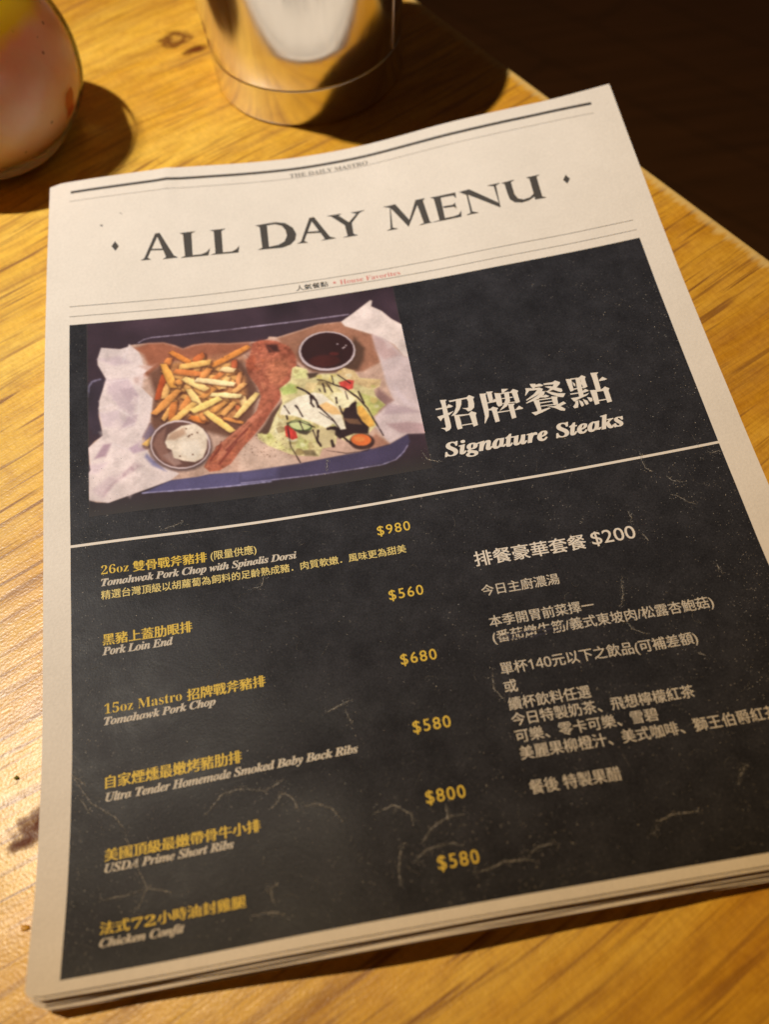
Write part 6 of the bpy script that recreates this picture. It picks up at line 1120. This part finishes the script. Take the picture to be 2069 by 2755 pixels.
["P",[[65.8,26.1],[65.8,26.1],[65.8,26.2],[65.7,26.2],[65.7,26.2],[65.6,26.3],[65.6,26.3],[65.5,26.2],[65.5,26.2],[65.5,26.2],[65.4,26.1],[65.4,26.1],[65.4,26.0],[65.4,26.0],[65.5,25.9],[65.5,25.9],[65.5,25.9],[65.6,25.9],[65.6,25.9],[65.7,25.9],[65.7,25.9],[65.8,25.9],[65.8,26.0],[65.8,26.0]],[100,66,50],0.1,0.7,0],
["P",[[65.2,24.6],[65.2,24.7],[65.2,24.7],[65.2,24.7],[65.1,24.8],[65.1,24.8],[65.0,24.8],[65.0,24.8],[64.9,24.7],[64.9,24.7],[64.9,24.6],[64.9,24.6],[64.9,24.6],[64.9,24.5],[64.9,24.4],[64.9,24.4],[65.0,24.4],[65.0,24.4],[65.1,24.4],[65.1,24.4],[65.2,24.4],[65.2,24.5],[65.2,24.5],[65.2,24.6]],[100,66,50],0.1,0.7,0],
["P",[[62.4,26.3],[62.4,26.3],[62.4,26.4],[62.3,26.4],[62.3,26.4],[62.2,26.5],[62.2,26.5],[62.1,26.4],[62.1,26.4],[62.1,26.4],[62.0,26.3],[62.0,26.3],[62.0,26.2],[62.0,26.2],[62.0,26.1],[62.1,26.1],[62.1,26.1],[62.2,26.1],[62.2,26.1],[62.3,26.1],[62.3,26.1],[62.4,26.1],[62.4,26.2],[62.4,26.2]],[100,66,50],0.1,0.7,0],
["P",[[61.1,25.3],[61.1,25.3],[61.1,25.4],[61.1,25.4],[61.0,25.4],[61.0,25.4],[60.9,25.4],[60.9,25.4],[60.9,25.4],[60.8,25.4],[60.8,25.3],[60.8,25.3],[60.8,25.2],[60.8,25.2],[60.8,25.1],[60.8,25.1],[60.9,25.1],[60.9,25.0],[61.0,25.0],[61.0,25.1],[61.1,25.1],[61.1,25.1],[61.1,25.2],[61.1,25.2]],[100,66,50],0.1,0.7,0]]}''')

def panel_mat():
    m = Mat('black_print')
    v = m.coords()
    a = m.noise(v, 1500, 3, .6); b = m.noise(v, 90, 4, .65); c = m.noise(v, 22, 3, .6)
    base = m.ramp(b, [(.3, (.022, .0208, .0236)), (.5, (.028, .0265, .0300)), (.72, (.037, .0348, .0392))])
    base = m.mix(.6, base, m.ramp(a, [(.3, (.42, .42, .42)), (.7, (1.5, 1.48, 1.45))]), 'MULTIPLY')
    # rubbed-off ink: pinprick specks, denser in worn patches
    vo = m.node('ShaderNodeTexVoronoi', Scale=900.0, Randomness=1.0); m.link(v, vo.inputs['Vector'])
    sp = m.ramp(vo.outputs['Distance'], [(.16, 1.0), (.30, 0.0)])
    sel = m.ramp(m.noise(v, 420, 2, .5), [(.56, 0.0), (.66, 1.0)])
    worn = m.ramp(c, [(.42, .10), (.68, .8)])
    k = m.math('MULTIPLY', m.math('MULTIPLY', sp, sel), worn)
    base = m.mix(m.math('MULTIPLY', k, .55), base, (.40, .34, .28))
    m.color(base)
    m.link(m.ramp(b, [(.3, .33), (.7, .46)]), m.b.inputs['Roughness'])
    m.set(Specular_IOR_Level=.08)
    cr = m.noise(v, 60, 4, .6, .8)
    m.bump(m.mix(.25, cr, a), .16, .0012)
    return m.m

INK_DARK = flat_ink('masthead_ink', ink((74, 66, 58)))
INK_THIN = flat_ink('rule_ink', ink((128, 116, 102)))
INK_RED = flat_ink('red_ink', ink((222, 118, 108)))
INK_PANEL = panel_mat()
BARE = flat_ink('bare_paper_letters', PAPER * .97, .8, .10)
BARE_DIM = flat_ink('bare_paper_small_letters', PAPER * np.array([.80, .78, .73]), .8, .22)
GOLD = flat_ink('gold_ink', ink((226, 186, 62)), .6, .2)
GOLD2 = flat_ink('pale_gold_ink', ink((232, 204, 120)), .6, .2)

def rule(name, u0, u1, v, th, mat, lift=.06):
    uv, f = strip(u0, u1, v - th / 2, v + th / 2, 110)
    drape(name, uv, f, mat, lift)

rule('header_rule', 0, 260, -85.6, 1.75, INK_DARK)
rule('header_rule', -.6, 259.6, -79.2, .22, INK_THIN)
rule('header_rule', 0, 260, -10.7, .30, INK_THIN)
rule('header_rule', 0, 260, -4.85, .30, INK_THIN)
uv, f = strip(0, 260, 0, 264, 112, 116)
drape('printed_panel', uv, f, INK_PANEL, .045)
rule('divider_rule', 0, 260, 110.7, 1.15, BARE, .10)

# --- the food photograph, painted point by point and printed as point colours
def build_photo():
    st = .25
    u0, u1, v0, v1 = 7.3, 145.7, .25, 98.6
    nu = int((u1 - u0) / st); nv = int((v1 - v0) / st)
    us = np.linspace(u0, u1, nu + 1); vs = np.linspace(v0, v1, nv + 1)
    U, V = np.meshgrid(us, vs)
    def blur(a, k):
        for _ in range(2):
            for ax in (0, 1):
                p = np.pad(a, [(k, k) if i == ax else (0, 0) for i in range(2)], mode='edge')
                c = np.cumsum(p, ax); z = np.zeros_like(np.take(c, [0], ax)); c = np.concatenate([z, c], ax)
                n = a.shape[ax]
                a = (np.take(c, range(2 * k + 1, 2 * k + 1 + n), ax) - np.take(c, range(0, n), ax)) / (2 * k + 1)
        return a
    def nz(k):
        a = blur(RNG.standard_normal(U.shape), k); return a / a.std()
    N = .5 * nz(1) + .55 * nz(3) + .45 * nz(8)
    img = np.empty(U.shape + (3,)); img[:] = (62, 45, 53)
    low = np.clip((V - 84) / 14, 0, 1)[..., None]
    img = img * (1 - low) + np.array([54, 44, 46]) * low
    def box(pts, pad):
        p = np.asarray(pts); a = p.min(0) - pad; b = p.max(0) + pad
        i0, i1 = np.searchsorted(us, [a[0], b[0]]); j0, j1 = np.searchsorted(vs, [a[1], b[1]])
        return slice(j0, j1), slice(i0, i1)
    def segd(P, Q, x, y):
        d = Q - P; L = max(d @ d, 1e-9)
        t = np.clip(((x - P[0]) * d[0] + (y - P[1]) * d[1]) / L, 0, 1)
        return np.hypot(x - P[0] - t * d[0], y - P[1] - t * d[1]), t
    def put(js, is_, col, a, noise=0):
        c = np.asarray(col, float)
        if noise: c = c * (1 + noise * N[js, is_][..., None] * np.array([1, 1.1, 1.2]))
        img[js, is_] = img[js, is_] * (1 - a[..., None]) + c * a[..., None]
    def sstep(x): x = np.clip(x, 0, 1); return x * x * (3 - 2 * x)
    for op in DATA['photo']:
        if op[0] == 'P':
            _, pts, col, soft, alpha, noise = op
            p = np.asarray(pts); js, is_ = box(p, soft * 1.5 + .3); x, y = U[js, is_], V[js, is_]
            if x.size == 0: continue
            ins = np.zeros(x.shape, bool); dd = np.full(x.shape, 1e9)
            for k in range(len(p)):
                a, b = p[k], p[(k + 1) % len(p)]
                if a[1] != b[1]:
                    cr = ((a[1] > y) != (b[1] > y)) & (x < (b[0] - a[0]) * (y - a[1]) / (b[1] - a[1]) + a[0])
                    ins ^= cr
                dd = np.minimum(dd, segd(a, b, x, y)[0])
            sd = np.where(ins, dd, -dd)
            put(js, is_, col, alpha * sstep(.5 + sd / (2 * soft)), noise)
        elif op[0] == 'L':
            _, pts, col, w, soft, alpha = op
            p = np.asarray(pts); js, is_ = box(p, w + soft * 2); x, y = U[js, is_], V[js, is_]
            if x.size == 0: continue
            dd = np.full(x.shape, 1e9)
            for k in range(len(p) - 1): dd = np.minimum(dd, segd(p[k], p[k + 1], x, y)[0])
            ww = w * (1 + .25 * N[js, is_])
            put(js, is_, col, alpha * sstep(.5 + (ww / 2 - dd) / (2 * soft)))
        else:
            _, pts, col, w = op; w *= 1.18
            p = np.asarray(pts); js, is_ = box(p, w * 1.3 + .8); x, y = U[js, is_], V[js, is_]
            if x.size == 0: continue
            d, t = segd(p[0] + (.25, .65), p[1] + (.25, .65), x, y)
            put(js, is_, (84, 46, 34), .55 * sstep(.5 + (w / 2 - d) / 1.0))
            d, t = segd(p[0], p[1], x, y)
            e = p[1] - p[0]; e = e / (np.linalg.norm(e) + 1e-9); nrm = np.array([-e[1], e[0]])
            if nrm[1] < 0: nrm = -nrm
            s = ((x - p[0][0]) * nrm[0] + (y - p[0][1]) * nrm[1]) / (w / 2)
            sh = 1.05 - .10 * np.clip(s, -1, 1) - .22 * np.clip(s - .25, 0, 1) - .16 * np.clip(np.abs(2 * t - 1) - .75, 0, 1) * 2
            Ln = np.linalg.norm(p[1] - p[0]); perp = s * w / 2
            al = (x - p[0][0]) * e[0] + (y - p[0][1]) * e[1] + .35 * perp
            hw = w / 2 * (1 - .22 * np.abs(2 * t - 1) ** 2) * (.86 + .05 * N[js, is_])
            a = sstep(.5 + np.minimum(hw - np.abs(perp), np.minimum(al + .22 * w, Ln + .22 * w - al)) / .42)
            c = np.asarray(col)[None, None] * sh[..., None] * (1 + .045 * N[js, is_][..., None] * np.array([.7, 1, 1.4]))
            img[js, is_] = img[js, is_] * (1 - a[..., None]) + c * a[..., None]
    for ch in range(3): img[..., ch] =   .2 * img[..., ch] + .8 * blur(img[..., ch], 1)
    # the print's own grain, and its edges fading into the black
    img *= (1 + .012 * nz(1) + .03 * nz(9) + .04 * nz(24))[..., None]
    e = np.minimum(np.clip((98.6 - V) / 7, 0, 1), np.clip((145.7 - U) / .5, 0, 1)) * np.clip((U - 7.3) / .8, 0, 1)
    bright = np.clip((img.mean(-1) - 80) / 60, 0, 1)
    e = np.maximum(e, bright * np.clip((U - 7.3) / .2, 0, 1))
    img = img * e[..., None] + np.array([58, 52, 50]) * (1 - e[..., None])
    col = ink(np.clip(img, 4, 250))
    uv = np.stack([U.ravel(), V.ravel()], 1)
    P = page(uv, .075)
    me = bpy.data.meshes.new('food_photograph')
    me.vertices.add(len(P)); me.vertices.foreach_set('co', ((P * MM) - np.array(MORG)).astype(np.float32).ravel())
    J, I = np.meshgrid(np.arange(nv), np.arange(nu), indexing='ij'); a = (J * (nu + 1) + I).ravel()
    quads = np.stack([a, a + nu + 1, a + nu + 2, a + 1], 1).astype(np.int32)
    me.loops.add(quads.size); me.loops.foreach_set('vertex_index', quads.ravel())
    me.polygons.add(len(quads)); me.polygons.foreach_set('loop_start', np.arange(0, quads.size, 4, dtype=np.int32))
    me.polygons.foreach_set('use_smooth', np.ones(len(quads), bool))
    me.update(calc_edges=True)
    at = me.color_attributes.new('print', 'FLOAT_COLOR', 'POINT')
    at.data.foreach_set('color', np.concatenate([col.reshape(-1, 3), np.ones((len(P), 1))], 1).astype(np.float32).ravel())
    m = Mat('photo_print')
    an = m.n.new('ShaderNodeAttribute'); an.attribute_name = 'print'
    v = m.coords()
    m.color(m.mix(.14, an.outputs['Color'], m.ramp(m.noise(v, 1500, 2), [(.3, (.8, .8, .8)), (.7, (1.15, 1.15, 1.15))]), 'MULTIPLY'))
    m.set(Roughness=.55, Specular_IOR_Level=.14)
    me.materials.append(m.m)
    o = bpy.data.objects.new('food_photograph', me); C.objects.link(o); o.parent = MENU
build_photo()

# --- lettering
def serif(s, base):
    out = ''
    for ch in s:
        if 'A' <= ch <= 'Z': out += chr(base + ord(ch) - 65)
        elif 'a' <= ch <= 'z': out += chr(base + 26 + ord(ch) - 97)
        elif '0' <= ch <= '9' and base == 0x1D400: out += chr(0x1D7CE + ord(ch) - 48)
        else: out += ch
    return out
BOLD = lambda s: serif(s, 0x1D400)
BOLDIT = lambda s: serif(s, 0x1D468)

def glyphs(body, offset=0.0, spacing=1.0):
    cu = bpy.data.curves.new('glyphs', 'FONT')
    cu.body = body; cu.size = 1.0; cu.offset = offset; cu.space_character = spacing; cu.resolution_u = 4
    ob = bpy.data.objects.new('glyphs', cu); C.objects.link(ob)
    dg = bpy.context.evaluated_depsgraph_get(); dg.update()
    me = bpy.data.meshes.new_from_object(ob.evaluated_get(dg))
    V = np.array([v.co[:2] for v in me.vertices]).reshape(-1, 2); F = [tuple(p.vertices) for p in me.polygons]
    bpy.data.objects.remove(ob); bpy.data.curves.remove(cu); bpy.data.meshes.remove(me)
    return V, F

def lettering(name, items, mat, lift=.095):
    """items: (body, uL, uR, v, h, mode, offset, spacing, copies) -> one mesh draped on the page"""
    allV, allF = [], []
    zs = []
    for it in items:
        body, uL, uR, v, h, mode = it[:6]
        off = it[6] if len(it) > 6 else 0.0; spc = it[7] if len(it) > 7 else 1.0; cop = it[8] if len(it) > 8 else (0.0,)
        V, F = glyphs(body, off, spc)
        a, b = V.min(0), V.max(0)
        sx = (uR - uL) / (b[0] - a[0])
        if mode == 'box':   sy = h / (b[1] - a[1]); yb = a[1]
        else:               sy = h / .70; yb = 0.0          # h is the capital height
        for k, dd in enumerate(cop):
            du, dv = dd if isinstance(dd, tuple) else (dd, 0.0)
            base = sum(len(q) for q in allV)
            allV.append(np.stack([uL + du + (V[:, 0] - a[0]) * sx, v + dv - (V[:, 1] - yb) * sy], 1))
            zs.append(np.full(len(V), lift + .006 * k))
            allF += [tuple(base + i for i in f) for f in F]
    uv = np.vstack(allV)
    P = page(uv, 0.0); P[:, 2] += np.concatenate(zs)
    return mesh_obj(name, P, allF, mat, MENU, False, MORG)

def traced(name, polys, mat, lift=.095, step=2.5):
    """outlines in page millimetres, filled, cut fine enough to follow the sheet"""
    bm = bmesh.new()
    for k, p in enumerate(polys):
        p = [q for i, q in enumerate(p) if i == 0 or math.dist(q, p[i - 1]) > .02]
        vs = [bm.verts.new((x, y, k * .004)) for x, y in p]
        bm.faces.new(vs).normal_update()
    bmesh.ops.triangulate(bm, faces=bm.faces[:], ngon_method='EAR_CLIP')
    for _ in range(4):
        L = [e for e in bm.edges if e.calc_length() > step]
        if not L: break
        bmesh.ops.subdivide_edges(bm, edges=L, cuts=1)
        bmesh.ops.triangulate(bm, faces=[f for f in bm.faces if len(f.verts) > 3])
    bm.verts.index_update()
    co = np.array([v.co[:] for v in bm.verts]); F = [tuple(v.index for v in f.verts) for f in bm.faces]
    bm.free()
    P = page(co[:, :2], lift); P[:, 2] += co[:, 2]
    return mesh_obj(name, P, F, mat, MENU, False, MORG)

traced('headline_lettering', DATA['title'], INK_DARK)
for d in DATA['dia']: traced('diamond_ornament', [d], INK_DARK)
traced('heading_lettering', DATA['head'], BARE)
lettering('heading_translation', [(BOLDIT('Signature Steaks'), 151.7, 226.8, 94.4, 6.7, 'cap', .012, 1.0, ((-.12, 0), (.12, 0)))], BARE)
lettering('masthead_lettering', [(BOLD('THE DAILY MASTRO'), 107.1, 146.4, -79.75, 2.6, 'cap')], INK_THIN)
lettering('section_lettering', [('人氣餐點', 101.9, 116.6, -5.75, 3.3, 'box', .0, 1.0, (-.05, .05))], INK_DARK)
lettering('section_translation', [('★', 118.7, 120.7, -6.6, 2.0, 'box'), (BOLD('House Favorites'), 122.2, 150.2, -5.85, 2.75, 'cap', -.008)], INK_RED)

SER = (.0, 1.0, (-.13, .13))
BB = ((-.038, -.022), (.038, -.022), (-.038, .022), (.038, .022))
BB2 = ((-.085, -.06), (.085, -.06), (-.085, .06), (.085, .06))
SAN = (.0, 1.0, BB)
lettering('dish_name', [(BOLD('26oz'), 11.6, 22.0, 124.5, 3.7, 'cap', -.008), ('雙骨戰斧豬排', 23.7, 51.8, 125.1, 4.5, 'box', *SER)], GOLD)
lettering('dish_name', [('黑豬上蓋肋眼排', 11.6, 44.6, 153.4, 4.5, 'box', *SER)], GOLD)
lettering('dish_name', [(BOLD('15oz Mastro'), 11.5, 39.5, 179.2, 3.7, 'cap', -.008), ('招牌戰斧豬排', 41.5, 69.9, 179.9, 4.4, 'box', *SER)], GOLD)
lettering('dish_name', [('自家煙燻最嫩烤豬肋排', 11.7, 59.4, 206.0, 4.6, 'box', *SER)], GOLD)
lettering('dish_name', [('美國頂級最嫩帶骨牛小排', 11.9, 64.2, 230.4, 4.1, 'box', *SER)], GOLD)
lettering('dish_name', [('法式', 11.3, 20.6, 253.0, 3.8, 'box', *SER), (BOLD('72'), 21.2, 29.0, 252.8, 3.1, 'cap'), ('小時油封雞腿', 29.6, 58.0, 252.9, 3.8, 'box', *SER)], GOLD)
lettering('dish_remark', [('(限量供應)', 53.4, 71.2, 125.2, 4.6, 'box', *SAN)], GOLD2)
IT = (.010, .93, ((-.03, 0), (.03, 0)))
for body, uL, uR, v, hh in (('Tomahwak Pork Chop with Spinalis Dorsi', 11.5, 86.5, 129.4, 3.1), ('Pork Loin End', 11.3, 37.3, 157.1, 3.1), ('Tomahawk Pork Chop', 11.3, 51.6, 183.3, 2.9),
                        ('Ultra Tender Homemade Smoked Baby Back Ribs', 11.75, 99.4, 210.4, 3.0), ('USDA Prime Short Ribs', 11.9, 55.1, 233.9, 2.75), ('Chicken Confit', 11.4, 38.2, 256.6, 2.55)):
    lettering('dish_translation', [(BOLDIT(body), uL, uR, v, hh, 'cap', *IT)], BARE_DIM)
lettering('dish_description', [('精選台灣頂級以胡蘿蔔為飼料的足齡熟成豬．肉質軟嫩．風味更為甜美', 11.4, 128.7, 135.0, 3.7, 'box', .0, 1.0, BB)], GOLD2)
for body, v in (('$980', 125.3), ('$560', 154.3), ('$680', 181.2), ('$580', 207.0), ('$800', 231.7), ('$580', 252.6)):
    lettering('price_lettering', [(body, 119.0, 132.0, v, 4.25, 'cap', .0, 1.18, BB)], GOLD)
lettering('set_menu_title', [('排餐豪華套餐', 153.6, 196.9, 146.4, 6.5, 'box', .0, 1.0, BB2), ('$200', 199.3, 216.4, 145.4, 5.6, 'cap', .0, 1.0, BB)], BARE)
for body, uL, uR, v in (('今日主廚濃湯', 153.4, 182.9, 159.3), ('本季開胃前菜擇一', 153.4, 192.4, 172.4), ('(番茄燉牛筋/義式東坡肉/松露杏鮑菇)', 153.2, 235.2, 179.2),
                        ('單杯\U0001D7E3\U0001D7E6\U0001D7E2元以下之飲品(可補差額)', 153.2, 224.8, 191.9), ('或', 152.9, 157.5, 198.3), ('續杯飲料任選', 152.9, 181.8, 204.9), ('今日特製奶茶、飛想檸檬紅茶', 152.6, 217.0, 210.7),
                        ('可樂、零卡可樂、雪碧', 152.5, 202.1, 216.7), ('美麗果柳橙汁、美式咖啡、獅王伯爵紅茶', 152.6, 242.4, 222.7), ('餐後 特製果醋', 152.9, 183.4, 234.6)):
    h = 5.6 if '(' in body else 4.75
    lettering('set_menu_line', [(body, uL, uR, v + (.35 if '(' in body else 0), h, 'box', .0, 1.0, BB)], BARE_DIM)

# --- pen strokes through the sold-out starter
def ribbons(paths, lift, jag, rs, step=.5):
    uv, F, zz = [], [], []
    for k, (pts, w) in enumerate(paths):
        p = np.asarray(pts, float); seg = np.linalg.norm(np.diff(p, axis=0), axis=1); L = np.concatenate([[0], np.cumsum(seg)])
        n = max(3, int(L[-1] / step)); s = np.linspace(0, L[-1], n)
        # round the corners a little
        q = np.stack([np.interp(s, L, p[:, 0]), np.interp(s, L, p[:, 1])], 1)
        for _ in range(3): q[1:-1] = (q[:-2] + 2 * q[1:-1] + q[2:]) / 4
        q += rs.normal(0, jag, q.shape)
        d = np.gradient(q, axis=0); d /= np.linalg.norm(d, axis=1)[:, None] + 1e-9; nn = np.stack([-d[:, 1], d[:, 0]], 1)
        ww = (w / 2) * np.abs(1 + .55 * rs.standard_normal(n)) * np.sin(np.linspace(.12, math.pi - .12, n)) ** .6
        b = len(uv)
        for i in range(n): uv += [q[i] + nn[i] * ww[i], q[i] - nn[i] * ww[i]]; zz += [lift + .002 * (k % 9)] * 2
        F += [(b + 2 * i, b + 2 * i + 1, b + 2 * i + 3, b + 2 * i + 2) for i in range(n - 1)]
    return np.array(uv), F, np.array(zz)
def draw_ribbons(name, paths, mat, lift, jag, seed, step=.5):
    uv, F, zz = ribbons(paths, lift, jag, np.random.default_rng(seed), step)
    P = page(uv); P[:, 2] += zz
    return mesh_obj(name, P, F, mat, MENU, False, MORG)
PEN = flat_ink('blue_black_pen', (.030, .026, .040), .45)
draw_ribbons('pen_strike', [(DATA['strike'][0], .75), (DATA['strike'][1], .6), (DATA['strike'][2], .4)], PEN, .125, .06, 2)

# --- worn creases and rubbed specks where the ink has come off
def wear_mat(name, k):
    m = Mat(name); v = m.coords()
    n = m.noise(v, 1100, 3, .7)
    m.color(m.ramp(n, [(.35, tuple(PAPER * .26 * k)), (.52, tuple(PAPER * .55 * k)), (.70, tuple(PAPER * .95 * k))])); m.set(Roughness=.85, Specular_IOR_Level=.2)
    return m.m
WEAR = wear_mat('rubbed_paper', .72); WEAR2 = wear_mat('rubbed_paper_faint', .26)
wear_parts = [ribbons([(p, .15) for p in DATA['crease']], .130, .12, np.random.default_rng(5), .45) + (0,)]
halo = []
for i, p in enumerate(DATA['crease']):
    for sd in (-1, 1):
        halo.append((np.asarray(p) + np.array([.25, .35]) * sd * RNG.uniform(.5, 1.4), .12))
wear_parts.append(ribbons(halo, .112, .28, np.random.default_rng(6), .6) + (1,))
hair = []                                      # fine hair creases scattered over the lower half
for i in range(85):
    v = 262 - 170 * RNG.random() ** 1.6; u = RNG.uniform(2, 258); a = RNG.uniform(0, 6.28); ln = RNG.uniform(1.5, 9); cv_ = RNG.normal(0, .5)
    pts = []
    for k in range(5):
        pts.append((min(max(u, .6), 259.4), min(max(v, .6), 263.4))); u += math.cos(a) * ln / 4; v += math.sin(a) * ln / 4; a += cv_
    hair.append((pts, .09))
wear_parts.append(ribbons(hair, .118, .08, np.random.default_rng(8), .5) + (1,))
def specks():
    uv, F = [], []
    def speck(u, v, s):
        if not (.4 < u < 259.6 and .4 < v < 263.6): return
        s = s * 1.35; n = RNG.integers(4, 7); a0 = RNG.uniform(0, 6.28); st = RNG.uniform(.5, 2.2); th = RNG.uniform(0, 3.14); b = len(uv)
        for i in range(n):
            a = a0 + 6.283 * i / n; r = s * RNG.uniform(.55, 1.2)
            x, y = r * math.cos(a) * st ** .5, r * math.sin(a) / st ** .5
            uv.append((u + x * math.cos(th) - y * math.sin(th), v + x * math.sin(th) + y * math.cos(th)))
        F.append(tuple(range(b, b + n)))
    for i in range(800): speck(259.5 - abs(RNG.normal(0, 14)), RNG.uniform(20, 262), .05 + .13 * RNG.random() ** 3)
    for i in range(420): speck(.6 + abs(RNG.normal(0, 9)), RNG.uniform(70, 263), .05 + .12 * RNG.random() ** 3)
    for i in range(800): speck(RNG.uniform(1, 259), 263 - abs(RNG.normal(0, 45)), .045 + .13 * RNG.random() ** 3)
    for i in range(380): speck(RNG.uniform(1, 259), RNG.uniform(100, 262), .04 + .10 * RNG.random() ** 3)
    for i in range(28):
        cu, cv_ = RNG.uniform(205, 258), RNG.uniform(40, 230)
        for k in range(9): speck(cu + RNG.normal(0, 2.2), cv_ + RNG.normal(0, 2.2), .05 + .12 * RNG.random() ** 2)
    for p in DATA['crease']:
        for q in p:
            for k in range(7): speck(q[0] + RNG.normal(0, 1.2), q[1] + RNG.normal(0, 1.2), .05 + .12 * RNG.random() ** 2)
    uv_ = np.array(uv); P = page(uv_, .106)
    P[:, 2] += np.repeat(RNG.uniform(0, .012, len(F)), [len(f) for f in F])
    V = [P]; mi = [0] * len(F); base = len(P)
    for uv2, F2, z2, k in wear_parts:
        Q = page(uv2); Q[:, 2] += z2; V.append(Q)
        F += [tuple(base + i for i in f) for f in F2]; mi += [k] * len(F2); base += len(Q)
    o = mesh_obj('worn_print', np.vstack(V), F, WEAR, MENU, False, MORG)
    o.data.materials.append(WEAR2); o.data.polygons.foreach_set('material_index', mi)
    tag(o, kind='stuff')
specks()
# two nicks of dirt in the top left margin
draw_ribbons('ink_nick', [([(14.1, -60.4), (14.8, -59.8), (15.5, -59.5)], .8)], INK_THIN, .09, .02, 3, .2)
draw_ribbons('ink_nick', [([(23.3, -66.9), (24.2, -66.5), (24.9, -65.6)], .28)], INK_THIN, .09, .02, 4, .2)

# ------------------------------------------------------------------ crumbs on the table
def build_bits():
    g = Mat('herb_green'); g.b.inputs['Base Color'].default_value = (.17, .16, .015, 1); g.set(Roughness=.5)
    t = empty('herb_scrap', (-.0208, -.1955, 0), 'tiny green herb scrap with a curled stalk beside the menu', 'herb')
    def blob(name, r, sc, mat, par, org, loc=(0, 0, 0), seed=1):
        bm = bmesh.new(); bmesh.ops.create_icosphere(bm, subdivisions=2, radius=r)
        rs = np.random.default_rng(seed)
        for v in bm.verts: v.co *= 1 + rs.normal(0, .13)
        for v in bm.verts: v.co = Vector((v.co.x * sc[0] + loc[0], v.co.y * sc[1] + loc[1], v.co.z * sc[2] + loc[2]))
        me = bpy.data.meshes.new(name); bm.to_mesh(me); bm.free(); me.materials.append(mat)
        o = bpy.data.objects.new(name, me); C.objects.link(o)
        if par: o.parent = par
        else: o.location = org
        return o
    blob('leaf', .0008, (1.0, .8, .75), g.m, t, None, (0, 0, .0006), 3)
    k = Mat('herb_stalk'); k.b.inputs['Base Color'].default_value = (.16, .10, .012, 1); k.set(Roughness=.6)
    V, F = [], []
    n = 14
    for i in range(n):
        a = i / (n - 1) * 2.6
        cx, cy = -.7 + 1.0 * math.cos(a * 1.0 - .2), -1.2 - 1.0 * math.sin(a) * .9
        for q in range(5):
            b = 6.283 * q / 5; V.append((cx + .07 * math.cos(b) * math.cos(a), cy + .07 * math.cos(b) * math.sin(a), .14 + .07 * math.sin(b)))
    for i in range(n - 1):
        for q in range(5): F.append((i * 5 + q, i * 5 + (q + 1) % 5, (i + 1) * 5 + (q + 1) % 5, (i + 1) * 5 + q))
    mesh_obj('stalk', V, F, k.m, t, True, (0, 0, 0))
    y = Mat('crumb_yellow'); y.b.inputs['Base Color'].default_value = (.62, .30, .015, 1); y.set(Roughness=.4)
    tag(blob('food_crumb', .0013, (1.1, .75, .35), y.m, None, (-.0161, -.2452, .0004), seed=6), 'flat golden crumb on the table at the lower left', 'crumb')
build_bits()
